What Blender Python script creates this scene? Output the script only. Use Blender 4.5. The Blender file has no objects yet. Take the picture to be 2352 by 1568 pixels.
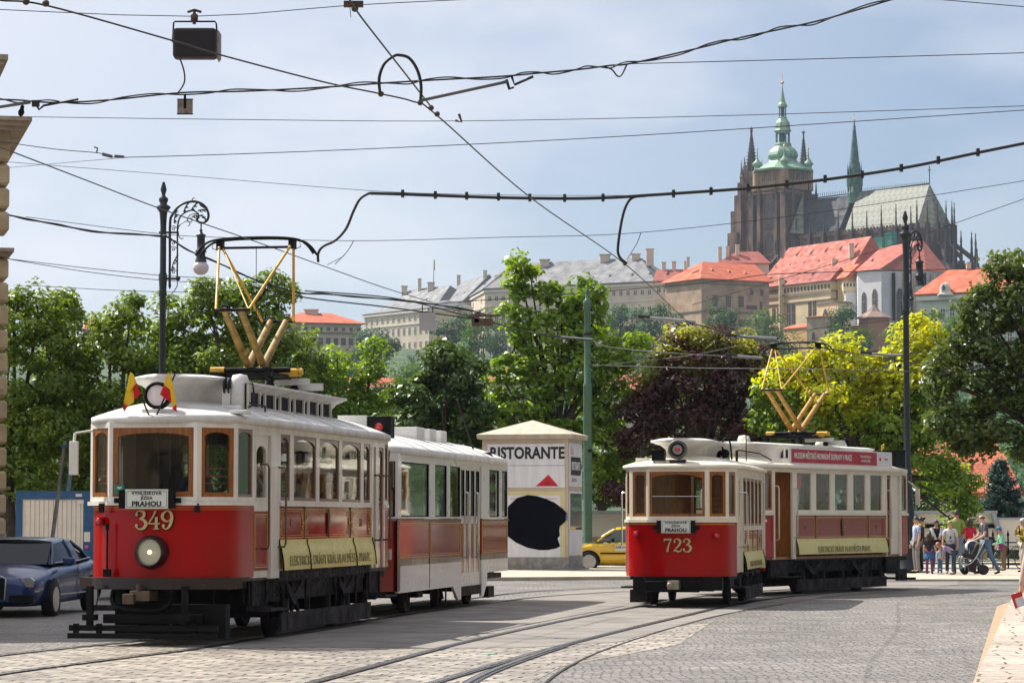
import bpy, bmesh, math, random
import numpy as np
from mathutils import Vector, Matrix, Quaternion
SC = bpy.context.scene
COL = SC.collection
R = math.radians
# ---------------------------------------------------------------- camera
FPX, U0, V0, EYE = 6533.3, 1176.0, 784.0, 1.7
PITCH = math.atan((1190 - 784) / FPX)
cam_d = bpy.data.cameras.new('camera'); cam_d.lens = 100; cam_d.sensor_width = 36
cam_d.clip_start = 0.5; cam_d.clip_end = 20000
cam = bpy.data.objects.new('camera', cam_d); COL.objects.link(cam)
cam.location = (0, 0, EYE); cam.rotation_euler = (math.pi / 2 + PITCH, 0, 0)
SC.camera = cam
SC.view_settings.view_transform = 'Standard'; SC.view_settings.look = 'None'
SC.view_settings.gamma = 1.0; SC.view_settings.exposure = 0.68
SC.cycles.max_bounces = 8; SC.cycles.transparent_max_bounces = 24
SC.cycles.volume_bounces = 0
SC.cycles.use_denoising = True
SC.cycles.caustics_reflective = False; SC.cycles.caustics_refractive = False
# ---------------------------------------------------------------- sun and sky
SUN_EL, SUN_AZ = R(50), math.atan2(-.82, .57)
to_sun = Vector((math.sin(SUN_AZ) * math.cos(SUN_EL), math.cos(SUN_AZ) * math.cos(SUN_EL), math.sin(SUN_EL)))
sd = bpy.data.lights.new('sun', 'SUN'); sd.energy = 5.0; sd.angle = R(0.53); sd.color = (1, .95, .86)
so = bpy.data.objects.new('sun', sd); COL.objects.link(so)
so.rotation_mode = 'QUATERNION'; so.rotation_quaternion = to_sun.to_track_quat('Z', 'Y')
W = bpy.data.worlds.new('World'); SC.world = W; W.use_nodes = True
nt = W.node_tree; nt.nodes.clear()
def N(nt, t, **k):
    n = nt.nodes.new(t)
    for a, b in k.items(): setattr(n, a, b)
    return n
sky = N(nt, 'ShaderNodeTexSky', sky_type='NISHITA', sun_disc=False, sun_elevation=SUN_EL,
        sun_rotation=SUN_AZ % (2 * math.pi), air_density=1.0, dust_density=0.7, ozone_density=1.2, altitude=200)
bg = N(nt, 'ShaderNodeBackground'); bg.inputs[1].default_value = 0.074
ow = N(nt, 'ShaderNodeOutputWorld')
tc = N(nt, 'ShaderNodeTexCoord')
mp = N(nt, 'ShaderNodeMapping'); mp.inputs['Scale'].default_value = (1, 1, 2.6)
nz = N(nt, 'ShaderNodeTexNoise'); nz.inputs['Scale'].default_value = 7.0; nz.inputs['Detail'].default_value = 8; nz.inputs['Roughness'].default_value = .52
rp = N(nt, 'ShaderNodeValToRGB')
rp.color_ramp.elements[0].position = .44; rp.color_ramp.elements[0].color = (0, 0, 0, 1)
rp.color_ramp.elements[1].position = .60; rp.color_ramp.elements[1].color = (1, 1, 1, 1)
# thin high cloud thickens towards the sun side and with height
dt = N(nt, 'ShaderNodeVectorMath', operation='DOT_PRODUCT')
dt.inputs[1].default_value = (-2.6, 0, 3.0)
mr = N(nt, 'ShaderNodeMapRange'); mr.inputs['From Min'].default_value = -.25; mr.inputs['From Max'].default_value = 1.15
ad = N(nt, 'ShaderNodeMath', operation='MULTIPLY_ADD'); ad.inputs[1].default_value = .30; ad.use_clamp = True
mx = N(nt, 'ShaderNodeMix', data_type='RGBA'); mx.inputs['B'].default_value = (8.0, 8.1, 8.7, 1)
L = nt.links.new
L(tc.outputs['Generated'], mp.inputs[0]); L(mp.outputs[0], nz.inputs['Vector']); L(nz.outputs['Fac'], rp.inputs[0])
L(tc.outputs['Generated'], dt.inputs[0]); L(dt.outputs['Value'], mr.inputs['Value'])
L(rp.outputs[0], ad.inputs[0]); L(mr.outputs[0], ad.inputs[2])
mc = N(nt, 'ShaderNodeMath', operation='MULTIPLY'); mc.inputs[1].default_value = .85
L(ad.outputs[0], mc.inputs[0]); L(mc.outputs[0], mx.inputs['Factor'])
tint = N(nt, 'ShaderNodeMix', data_type='RGBA', blend_type='MULTIPLY'); tint.inputs['Factor'].default_value = 1
tint.inputs['B'].default_value = (.57, .66, .79, 1)
L(sky.outputs[0], tint.inputs['A']); L(tint.outputs['Result'], mx.inputs['A'])
L(mx.outputs['Result'], bg.inputs[0]); L(bg.outputs[0], ow.inputs[0])

# ---------------------------------------------------------------- helpers: pixel of a 2352 x 1568 view to a point
def P(u, v, Y):
    x = (u - U0) / FPX; y = (V0 - v) / FPX
    yw = math.cos(PITCH) - y * math.sin(PITCH); zw = math.sin(PITCH) + y * math.cos(PITCH)
    t = Y / yw
    return Vector((x * t, Y, EYE + zw * t))
def PZ(u, v, z):
    x = (u - U0) / FPX; y = (V0 - v) / FPX
    yw = math.cos(PITCH) - y * math.sin(PITCH); zw = math.sin(PITCH) + y * math.cos(PITCH)
    t = (z - EYE) / zw
    return Vector((x * t, yw * t, z))
def G(u, v): return PZ(u, v, 0)

# ---------------------------------------------------------------- materials
MATS = {}
def lin(c):
    return tuple((x / 12.92 if x <= .04045 else ((x + .055) / 1.055) ** 2.4) for x in c)
def mat(name, col, rough=.6, metal=0., var=.12, vscale=3., bump=0., bscale=30., spec=.5, coat=0., col2=None, coord='Object', stretch=(1, 1, 1), vdetail=4, thr=(.35, .65)):
    """Principled surface whose own colour wanders a little with a noise (wear, dirt, grain)."""
    if name in MATS: return MATS[name]
    m = bpy.data.materials.new(name); m.use_nodes = True; t = m.node_tree
    b = t.nodes['Principled BSDF']; l = t.links.new
    b.inputs['Roughness'].default_value = rough; b.inputs['Metallic'].default_value = metal
    b.inputs['Specular IOR Level'].default_value = spec; b.inputs['Coat Weight'].default_value = coat
    b.inputs['Coat Roughness'].default_value = .06
    c2 = col2 if col2 else tuple(x * (1 - var) for x in col)
    if var > 0 or col2:
        tc = N(t, 'ShaderNodeTexCoord'); mp = N(t, 'ShaderNodeMapping'); mp.inputs['Scale'].default_value = stretch
        nz = N(t, 'ShaderNodeTexNoise'); nz.inputs['Scale'].default_value = vscale; nz.inputs['Detail'].default_value = vdetail
        nz.inputs['Roughness'].default_value = .6
        mr = N(t, 'ShaderNodeMapRange'); mr.inputs['From Min'].default_value = thr[0]; mr.inputs['From Max'].default_value = thr[1]
        mx = N(t, 'ShaderNodeMix', data_type='RGBA'); mx.inputs['A'].default_value = (*c2, 1); mx.inputs['B'].default_value = (*col, 1)
        l(tc.outputs[coord], mp.inputs[0]); l(mp.outputs[0], nz.inputs['Vector']); l(nz.outputs['Fac'], mr.inputs['Value'])
        l(mr.outputs[0], mx.inputs['Factor']); l(mx.outputs['Result'], b.inputs['Base Color'])
        rr = N(t, 'ShaderNodeMapRange'); rr.inputs['To Min'].default_value = min(1, rough * 1.25); rr.inputs['To Max'].default_value = rough * .85
        l(mr.outputs[0], rr.inputs['Value']); l(rr.outputs[0], b.inputs['Roughness'])
        if bump > 0:
            n2 = N(t, 'ShaderNodeTexNoise'); n2.inputs['Scale'].default_value = bscale; n2.inputs['Detail'].default_value = 3
            bp = N(t, 'ShaderNodeBump'); bp.inputs['Strength'].default_value = bump; bp.inputs['Distance'].default_value = .02
            l(mp.outputs[0], n2.inputs['Vector']); l(n2.outputs['Fac'], bp.inputs['Height']); l(bp.outputs[0], b.inputs['Normal'])
    else: b.inputs['Base Color'].default_value = (*col, 1)
    MATS[name] = m; return m
def glass(name, tintc=(.90, .93, .91), refl=.14, rough=.02):
    if name in MATS: return MATS[name]
    m = bpy.data.materials.new(name); m.use_nodes = True; t = m.node_tree; t.nodes.clear(); l = t.links.new
    o = N(t, 'ShaderNodeOutputMaterial'); tr = N(t, 'ShaderNodeBsdfTransparent'); tr.inputs[0].default_value = (*tintc, 1)
    gl = N(t, 'ShaderNodeBsdfGlossy'); gl.inputs['Roughness'].default_value = rough
    ge = N(t, 'ShaderNodeNewGeometry'); dp = N(t, 'ShaderNodeVectorMath', operation='DOT_PRODUCT'); l(ge.outputs['Incoming'], dp.inputs[0]); l(ge.outputs['Normal'], dp.inputs[1])
    ab = N(t, 'ShaderNodeMath', operation='ABSOLUTE'); l(dp.outputs['Value'], ab.inputs[0]); iv = N(t, 'ShaderNodeMath', operation='SUBTRACT'); iv.inputs[0].default_value = 1; l(ab.outputs[0], iv.inputs[1])
    fr = N(t, 'ShaderNodeMath', operation='POWER'); fr.inputs[1].default_value = 4; l(iv.outputs[0], fr.inputs[0])
    ad = N(t, 'ShaderNodeMath', operation='MULTIPLY_ADD'); ad.inputs[1].default_value = .75; ad.inputs[2].default_value = refl * .5; ad.use_clamp = True
    mx = N(t, 'ShaderNodeMixShader')
    nz = N(t, 'ShaderNodeTexNoise'); nz.inputs['Scale'].default_value = 1.3
    bp = N(t, 'ShaderNodeBump'); bp.inputs['Strength'].default_value = .06; bp.inputs['Distance'].default_value = .05
    l(nz.outputs['Fac'], bp.inputs['Height']); l(bp.outputs[0], gl.inputs['Normal'])
    l(fr.outputs[0], ad.inputs[0]); l(ad.outputs[0], mx.inputs[0]); l(tr.outputs[0], mx.inputs[1]); l(gl.outputs[0], mx.inputs[2]); l(mx.outputs[0], o.inputs[0])
    MATS[name] = m; return m
def wood(name, c1, c2, rough=.35):
    return mat(name, c1, rough, col2=c2, vscale=6, stretch=(6, 6, .8), coat=.3, vdetail=6)
def leafmat(name, c1, c2, trans=.45, rough=.38):
    if name in MATS: return MATS[name]
    m = bpy.data.materials.new(name); m.use_nodes = True; t = m.node_tree; t.nodes.clear(); l = t.links.new
    o = N(t, 'ShaderNodeOutputMaterial'); b = N(t, 'ShaderNodeBsdfPrincipled'); b.inputs['Roughness'].default_value = rough
    b.inputs['Specular IOR Level'].default_value = .45
    ge = N(t, 'ShaderNodeNewGeometry'); tc = N(t, 'ShaderNodeTexCoord')
    nz = N(t, 'ShaderNodeTexNoise'); nz.inputs['Scale'].default_value = .7; nz.inputs['Detail'].default_value = 3
    av = N(t, 'ShaderNodeMath', operation='MULTIPLY_ADD'); av.inputs[1].default_value = .55
    mr = N(t, 'ShaderNodeMapRange'); mr.inputs['From Min'].default_value = .35; mr.inputs['From Max'].default_value = .65; mr.inputs['To Max'].default_value = .5
    mx = N(t, 'ShaderNodeMix', data_type='RGBA'); mx.inputs['A'].default_value = (*c1, 1); mx.inputs['B'].default_value = (*c2, 1)
    l(tc.outputs['Object'], nz.inputs['Vector']); l(nz.outputs['Fac'], mr.inputs['Value'])
    l(ge.outputs['Random Per Island'], av.inputs[0]); l(mr.outputs[0], av.inputs[2]); l(av.outputs[0], mx.inputs['Factor'])
    l(mx.outputs['Result'], b.inputs['Base Color'])
    ts = N(t, 'ShaderNodeBsdfTranslucent'); br = N(t, 'ShaderNodeMix', data_type='RGBA', blend_type='MULTIPLY'); br.inputs['Factor'].default_value = 1
    br.inputs['B'].default_value = (1.9, 1.7, .55, 1)
    l(mx.outputs['Result'], br.inputs['A']); l(br.outputs['Result'], ts.inputs[0])
    ms = N(t, 'ShaderNodeMixShader'); ms.inputs[0].default_value = trans
    l(b.outputs[0], ms.inputs[1]); l(ts.outputs[0], ms.inputs[2]); l(ms.outputs[0], o.inputs[0])
    MATS[name] = m; return m

# ---------------------------------------------------------------- mesh builder
class MB:
    def __init__(s): s.v = []; s.f = []; s.mi = []; s.m = 0; s.sm = []; s.smooth = False
    def add(s, vs, fs, smooth=None):
        o = len(s.v); s.v += [tuple(x) for x in vs]
        for f in fs: s.f.append(tuple(i + o for i in f)); s.mi.append(s.m); s.sm.append(s.smooth if smooth is None else smooth)
        return s
    def box(s, x0, x1, y0, y1, z0, z1):
        v = [(x, y, z) for z in (z0, z1) for y in (y0, y1) for x in (x0, x1)]
        return s.add(v, [(0, 2, 3, 1), (4, 5, 7, 6), (0, 1, 5, 4), (2, 6, 7, 3), (0, 4, 6, 2), (1, 3, 7, 5)])
    def cbox(s, c, sz, M=None):
        v = [Vector((x, y, z)) for z in (-.5, .5) for y in (-.5, .5) for x in (-.5, .5)]
        v = [Vector((a.x * sz[0], a.y * sz[1], a.z * sz[2])) for a in v]
        if M is not None: v = [M @ a for a in v]
        c = Vector(c); v = [a + c for a in v]
        return s.add(v, [(0, 2, 3, 1), (4, 5, 7, 6), (0, 1, 5, 4), (2, 6, 7, 3), (0, 4, 6, 2), (1, 3, 7, 5)])
    def wall(s, p, q, z0, z1, t, off=0.):
        """upright slab from p to q (xy), thickness t going inward (left of p->q), off = pushed outward"""
        p = Vector(p[:2]); q = Vector(q[:2]); d = (q - p).normalized(); n = Vector((d.y, -d.x))
        a = p + n * off; b = q + n * off; c = b - n * t; e = a - n * t
        v = [(*a, z0), (*b, z0), (*c, z0), (*e, z0), (*a, z1), (*b, z1), (*c, z1), (*e, z1)]
        return s.add(v, [(0, 3, 2, 1), (4, 5, 6, 7), (0, 1, 5, 4), (1, 2, 6, 5), (2, 3, 7, 6), (3, 0, 4, 7)])
    def prism(s, poly, z0, z1):
        n = len(poly); v = [(*p[:2], z0) for p in poly] + [(*p[:2], z1) for p in poly]
        f = [tuple(range(n))[::-1], tuple(range(n, 2 * n))] + [(i, (i + 1) % n, n + (i + 1) % n, n + i) for i in range(n)]
        return s.add(v, f)
    def plate(s, poly, M, t):
        """polygon in local xy of M with thickness t along local z"""
        n = len(poly); v = [M @ Vector((a, b, 0)) for a, b in poly] + [M @ Vector((a, b, t)) for a, b in poly]
        f = [tuple(range(n))[::-1], tuple(range(n, 2 * n))] + [(i, (i + 1) % n, n + (i + 1) % n, n + i) for i in range(n)]
        return s.add(v, f)
    def cyl(s, p0, p1, r0, r1=None, n=10, cap=True):
        return s.tube([p0, p1], [r0, r0 if r1 is None else r1], n, cap)
    def tube(s, pts, r, n=6, cap=True):
        pts = [Vector(p) for p in pts]; k = len(pts)
        rs = r if isinstance(r, (list, tuple)) else [r] * k
        vs = []; up = None
        for i in range(k):
            d = (pts[min(i + 1, k - 1)] - pts[max(i - 1, 0)])
            d = d.normalized() if d.length > 1e-9 else Vector((0, 0, 1))
            if up is None: up = Vector((0, 0, 1)) if abs(d.z) < .9 else Vector((1, 0, 0))
            a = d.cross(up)
            if a.length < 1e-6: a = d.orthogonal()
            a.normalize(); b = a.cross(d).normalized(); up = b
            for j in range(n):
                an = 2 * math.pi * j / n; vs.append(pts[i] + (a * math.cos(an) + b * math.sin(an)) * rs[i])
        f = [(i * n + j, (i + 1) * n + j, (i + 1) * n + (j + 1) % n, i * n + (j + 1) % n) for i in range(k - 1) for j in range(n)]
        s.add(vs, f, True)
        if cap: s.add(vs[:n], [tuple(range(n))]); s.add(vs[-n:], [tuple(range(n))[::-1]])
        return s
    def lathe(s, prof, c, n=16, M=None, smooth=True, rot=0., cap=True):
        c = Vector(c); vs = []
        for r, z in prof:
            for j in range(n):
                a = 2 * math.pi * j / n + rot; p = Vector((r * math.cos(a), r * math.sin(a), z))
                vs.append((M @ p if M is not None else p) + c)
        k = len(prof)
        f = [(i * n + j, i * n + (j + 1) % n, (i + 1) * n + (j + 1) % n, (i + 1) * n + j) for i in range(k - 1) for j in range(n)]
        s.add(vs, f, smooth)
        if cap and prof[0][0] > .002: s.add(vs[:n], [tuple(range(n))[::-1]])
        if cap and prof[-1][0] > .002: s.add(vs[-n:], [tuple(range(n))])
        return s
    def ball(s, c, r, n=12, sz=1.):
        return s.lathe([(r * math.sin(math.pi * i / 8) + 1e-5, -r * math.cos(math.pi * i / 8) * sz) for i in range(9)], c, n)
    def loft(s, rings, close=True, cap=(True, True), smooth=True):
        n = len(rings[0]); vs = [p for r in rings for p in r]; k = len(rings); m = n if close else n - 1
        f = [(i * n + j, i * n + (j + 1) % n, (i + 1) * n + (j + 1) % n, (i + 1) * n + j) for i in range(k - 1) for j in range(m)]
        s.add(vs, f, smooth)
        if cap[0]: s.add(rings[0], [tuple(range(n))[::-1]])
        if cap[1]: s.add(rings[-1], [tuple(range(n))])
        return s
    SPLIT = {'vent_opening', 'vent_frame', 'handrail', 'handrails', 'body_panels', 'side_panels', 'skirt', 'brown_band', 'black_trim', 'board_bracket', 'seat', 'hook', 'air_intake', 'window_row', 'bell', 'buttress_', 'yellow_fittings', 'floor_and_ceiling', 'brake_hanger', 'rivets', 'clip', 'roof_rail', 'axle', 'door', 'insulator', 'clamp', 'strap', 'spire_crockets'}
    def build(s, name, m=None, parent=None, loc=None, bevel=0.):
        if name in MB.SPLIT and s.f:
            par = list(range(len(s.v)))
            def find(i):
                while par[i] != i: par[i] = par[par[i]]; i = par[i]
                return i
            for f in s.f:
                a = find(f[0])
                for i in f[1:]: par[find(i)] = a
            bx = {}
            for i, p in enumerate(s.v):
                b = bx.setdefault(find(i), [list(p), list(p)])
                for k in range(3): b[0][k] = min(b[0][k], p[k]); b[1][k] = max(b[1][k], p[k])
            ks = list(bx); g = {k: k for k in ks}
            def fg(i):
                while g[i] != i: i = g[i]
                return i
            e = .004 if len(ks) < 400 else -1
            for i, a in enumerate(ks):
                A = bx[a]
                for b in ks[:i]:
                    B = bx[b]
                    if all(A[0][k] <= B[1][k] + e and B[0][k] <= A[1][k] + e for k in range(3)): g[fg(a)] = fg(b)
            gr = {}
            for j, f in enumerate(s.f): gr.setdefault(fg(find(f[0])), []).append(j)
            if 1 < len(gr) <= 60:
                first = None
                for fl in gr.values():
                    q = MB(); mp_ = {}
                    for j in fl:
                        ff = []
                        for i in s.f[j]:
                            if i not in mp_: mp_[i] = len(q.v); q.v.append(s.v[i])
                            ff.append(mp_[i])
                        q.f.append(tuple(ff)); q.mi.append(s.mi[j]); q.sm.append(s.sm[j])
                    o = q._build(name, m, parent, loc, bevel); first = first or o
                return first
        return s._build(name, m, parent, loc, bevel)
    def _build(s, name, m=None, parent=None, loc=None, bevel=0.):
        me = bpy.data.meshes.new(name); me.from_pydata(s.v, [], s.f)
        ms = m if isinstance(m, (list, tuple)) else [m]
        for x in ms: me.materials.append(x)
        if len(s.f):
            me.polygons.foreach_set('material_index', s.mi); me.polygons.foreach_set('use_smooth', s.sm)
        me.update()
        o = bpy.data.objects.new(name, me); COL.objects.link(o)
        if parent: o.parent = parent
        if loc: o.location = loc
        if bevel > 0:
            b = o.modifiers.new('bevel', 'BEVEL'); b.width = bevel; b.segments = 2; b.limit_method = 'ANGLE'; b.angle_limit = R(40)
        return o
def thing(name, label, cat, loc=(0, 0, 0), rz=0., group=None, scale=None):
    o = bpy.data.objects.new(name, None); COL.objects.link(o); o.location = loc; o.rotation_euler = (0, 0, rz)
    o['label'] = label; o['category'] = cat
    if group: o['group'] = group
    if scale: o.scale = scale
    return o
def tag(o, label=None, cat=None, group=None, kind=None):
    if label: o['label'] = label
    if cat: o['category'] = cat
    if group: o['group'] = group
    if kind: o['kind'] = kind
    return o
def text(body, size, M, m, parent, name='lettering', ext=.004, sx=1., bold=.0, align='CENTER', spacing=1., fitw=None):
    c = bpy.data.curves.new(name, 'FONT'); c.body = body; c.size = size; c.extrude = ext; c.offset = bold
    c.align_x = align; c.align_y = 'CENTER'; c.resolution_u = 3; c.space_character = spacing
    c.materials.append(m)
    tmp = bpy.data.objects.new('tmp', c); COL.objects.link(tmp); bpy.context.view_layer.update()
    me = bpy.data.meshes.new_from_object(tmp.evaluated_get(bpy.context.evaluated_depsgraph_get())); me.name = name
    if not me.materials: me.materials.append(m)
    if fitw: sx = fitw / max(1e-3, max(q.co.x for q in me.vertices) - min(q.co.x for q in me.vertices))
    bpy.data.objects.remove(tmp); bpy.data.curves.remove(c)
    o = bpy.data.objects.new(name, me); COL.objects.link(o)
    if parent: o.parent = parent
    o.matrix_local = M @ Matrix.Diagonal((sx, 1, 1, 1))
    return o
def frame_on(p, q, s, z, off=.01):
    """matrix of a plane standing on the line p->q (outside is to its right): x along p->q, y up, z outward; s metres from p"""
    p = Vector(p[:2]); q = Vector(q[:2]); d = (q - p).normalized(); n = Vector((d.y, -d.x))
    o = p + d * s + n * off
    return Matrix(((d.x, 0, n.x, o.x), (d.y, 0, n.y, o.y), (0, 1, 0, z), (0, 0, 0, 1)))
def smooth_line(pts, k=6):
    pts = [Vector(p) for p in pts]; out = []
    for i in range(len(pts) - 1):
        a = pts[max(i - 1, 0)]; b = pts[i]; c = pts[i + 1]; d = pts[min(i + 2, len(pts) - 1)]
        for j in range(k):
            t = j / k
            out.append(.5 * ((2 * b) + (c - a) * t + (2 * a - 5 * b + 4 * c - d) * t * t + (3 * b - a - 3 * c + d) * t ** 3))
    out.append(pts[-1]); return out
def copy_thing(o, parent=None):
    c = o.copy(); COL.objects.link(c); c.parent = parent
    for ch in o.children: copy_thing(ch, c)
    return c
# ---------------------------------------------------------------- shared colours
WHITE = mat('cream_white_paint', (.84, .81, .73), .35, var=.2, stretch=(2, 2, .5), vscale=2.2, coat=.25, vdetail=8)
ROOFW = mat('weathered_roof_paint', (.74, .73, .70), .5, var=.28, vscale=2.5, vdetail=9, bump=.15, bscale=12)
RED = mat('tram_red_enamel', (.40, .0008, .003), .2, var=.14, vscale=1.2, coat=.3, spec=.15)
DRED = mat('dark_red_enamel', (.27, .003, .004), .12, var=.12, vscale=1.5, coat=.5, spec=.3)
GOLD = mat('gold_leaf_lining', (.72, .42, .08), .4, var=.1)
GOLDN = mat('gold_leaf_number', (.66, .50, .22), .35, var=.15, vscale=9)
YEL = mat('straw_yellow_enamel', (.74, .66, .22), .3, var=.1, coat=.15, spec=.3)
BLK = mat('black_iron', (.003, .003, .0035), .6, var=.3, vscale=8, spec=.2)
GRY = mat('dusty_grey_iron', (.034, .030, .033), .7, var=.5, vscale=5, spec=.2)
DKB = mat('dark_brown_bumper', (.018, .007, .007), .3, var=.3, coat=.2)
WOODW = wood('varnished_window_wood', (.34, .115, .014), (.18, .055, .008))
WOODB = wood('brown_window_wood', (.23, .12, .07), (.15, .075, .04))
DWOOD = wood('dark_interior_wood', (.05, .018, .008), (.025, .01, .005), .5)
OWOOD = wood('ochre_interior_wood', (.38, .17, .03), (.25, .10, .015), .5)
BRONZE = mat('bronze_handrail', (.16, .12, .06), .35, metal=.8, var=.2)
STEEL = mat('bright_steel', (.55, .55, .55), .25, metal=1, var=.15)
GL = glass('window_glass', refl=.07); GLD = glass('dark_window_glass', (.55, .58, .57), .2)
PANY = mat('pantograph_yellow', (.72, .42, .03), .4, var=.35, vscale=5, vdetail=8)
PANO = mat('pantograph_ochre', (.32, .20, .035), .5, var=.5, vscale=6, vdetail=8)
BOARD = mat('enamel_board_white', (.68, .72, .66), .3, var=.06)
INK = mat('black_lettering', (.012, .012, .012), .5, var=0)
INKG = mat('faded_grey_lettering', (.26, .22, .09), .5, var=.3, vscale=20)
RUB = mat('black_rubber', (.015, .015, .016), .8, var=.2)
LENS = mat('lamp_lens', (.80, .76, .80), .08, var=0, coat=1)
CHR = mat('polished_reflector', (.9, .84, .72), .22, metal=.7, var=0)
REDL = mat('red_glass_lamp', (.5, .004, .01), .06, var=0, coat=1)
FLY = mat('yellow_flag_cloth', (.80, .52, .02), .8, var=.12, vscale=8)
FLR = mat('red_flag_cloth', (.62, .01, .015), .8, var=.12, vscale=8)

# ---------------------------------------------------------------- painted numerals (strokes with fat and thin parts, ball ends)
def stroke(mb, pts, ws, M, s, t=.006):
    pts = smooth_line([(x, y, 0) for x, y in pts], 5); n = len(pts); k = len(ws)
    l = []; r = []
    for i, p in enumerate(pts):
        d = (pts[min(i + 1, n - 1)] - pts[max(i - 1, 0)]).normalized(); nn = Vector((-d.y, d.x, 0))
        f = i / (n - 1) * (k - 1); a = int(min(f, k - 2)); w = ws[a] + (ws[a + 1] - ws[a]) * (f - a)
        l.append(p + nn * w / 2); r.append(p - nn * w / 2)
    vs = [M @ Vector((p.x * s, p.y * s, 0)) for p in l + r] + [M @ Vector((p.x * s, p.y * s, t)) for p in l + r]
    fs = []
    for i in range(n - 1):
        fs += [(2 * n + i, 2 * n + n + i, 2 * n + n + i + 1, 2 * n + i + 1), (i, i + 1, 2 * n + i + 1, 2 * n + i), (n + i + 1, n + i, 3 * n + i, 3 * n + i + 1)]
    mb.add(vs, fs)
def dot(mb, x, y, r, M, s, t=.007):
    mb.plate([(s * (x + r * math.cos(a * .5236)), s * (y + r * math.sin(a * .5236))) for a in range(12)], M, t)
def numeral(mb, ch, M, s):
    if ch == '3':
        stroke(mb, [(.06, .80), (.12, .93), (.30, .99), (.50, .88), (.48, .68), (.26, .55)], [.06, .06, .08, .17, .14, .06], M, s)
        stroke(mb, [(.24, .55), (.48, .50), (.62, .30), (.50, .07), (.25, .01), (.05, .14)], [.06, .14, .19, .15, .07, .06], M, s)
        dot(mb, .10, .78, .075, M, s); dot(mb, .09, .20, .085, M, s)
    elif ch == '4':
        stroke(mb, [(.42, .99), (.26, .66), (.02, .32)], [.12, .08, .06], M, s)
        stroke(mb, [(.02, .30), (.66, .30)], [.07, .07], M, s)
        stroke(mb, [(.46, .66), (.46, .02)], [.15, .16], M, s); stroke(mb, [(.30, .015), (.62, .015)], [.05, .05], M, s)
    elif ch == '9':
        stroke(mb, [(.50, .52), (.30, .42), (.08, .58), (.08, .80), (.30, .985), (.52, .88), (.58, .58), (.48, .22), (.28, .02), (.08, .12)],
               [.05, .07, .16, .16, .06, .15, .18, .15, .07, .06], M, s); dot(mb, .11, .19, .085, M, s)
    elif ch == '7':
        stroke(mb, [(.05, .95), (.62, .95)], [.12, .12], M, s); stroke(mb, [(.06, .98), (.06, .76)], [.05, .04], M, s)
        stroke(mb, [(.62, .97), (.42, .55), (.30, .02)], [.05, .10, .17], M, s)
    elif ch == '2':
        stroke(mb, [(.08, .74), (.12, .92), (.32, .99), (.54, .84), (.50, .58), (.26, .30), (.06, .08)], [.06, .06, .09, .18, .16, .09, .06], M, s)
        stroke(mb, [(.04, .06), (.20, .10), (.40, .03), (.60, .10), (.62, .26)], [.06, .11, .12, .08, .05], M, s); dot(mb, .12, .76, .08, M, s)
def numerals(st, cx, cz, h, M, m, parent, gap=.74):
    mb = MB(); tot = gap * (len(st) - 1) + .62
    for i, ch in enumerate(st):
        T = M @ Matrix.Translation((cx + (i * gap - tot / 2) * h, cz - h / 2, 0)); numeral(mb, ch, T, h)
    return mb.build('fleet_number', m, parent)

# ---------------------------------------------------------------- tram parts
def frame_ring(mb, M, w, h, t, arch, d):
    x0, x1, y0 = -w / 2 + t, w / 2 - t, t; yt = h - t - arch
    inn = [(x0, y0), (x1, y0), (x1, yt)]; out = [(-w / 2, 0), (w / 2, 0), (w / 2, yt + .5 * t)]
    for i in range(1, 8):
        f = i / 8; x = x1 + (x0 - x1) * f; inn.append((x, yt + arch * math.sin(math.pi * f) ** .6)); out.append((w / 2 - w * (i - 1) / 6, h))
    inn.append((x0, yt)); out.append((-w / 2, yt + .5 * t)); n = len(inn)
    v = [M @ Vector((*p, z)) for z in (0, d) for p in out] + [M @ Vector((*p, z)) for z in (0, d) for p in inn]
    f = []
    for i in range(n):
        j = (i + 1) % n
        f += [(n + i, n + j, 3 * n + j, 3 * n + i), (3 * n + i, 3 * n + j, 2 * n + j, 2 * n + i), (i, j, n + j, n + i), (2 * n + i, 2 * n + j, j, i)]
    mb.add(v, f)
def window(parent, M, w, h, wood=WOODW, t=.05, arch=.05, gl=GL, d=.035, name='window', bars=()):
    mb = MB(); frame_ring(mb, M, w, h, t, arch, d)
    for b in bars: mb.tube([M @ Vector((-w / 2 + t, b, -.03)), M @ Vector((w / 2 - t, b, -.03))], .008, 5)
    o = mb.build(name, wood, parent)
    g = MB(); T = M @ Matrix.Translation((0, 0, .010))
    g.plate([(-w / 2 + t * .8, t * .8), (w / 2 - t * .8, t * .8), (w / 2 - t * .8, h - t), (-w / 2 + t * .8, h - t)], T, .006)
    g.build('pane', gl, o); return o
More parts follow.
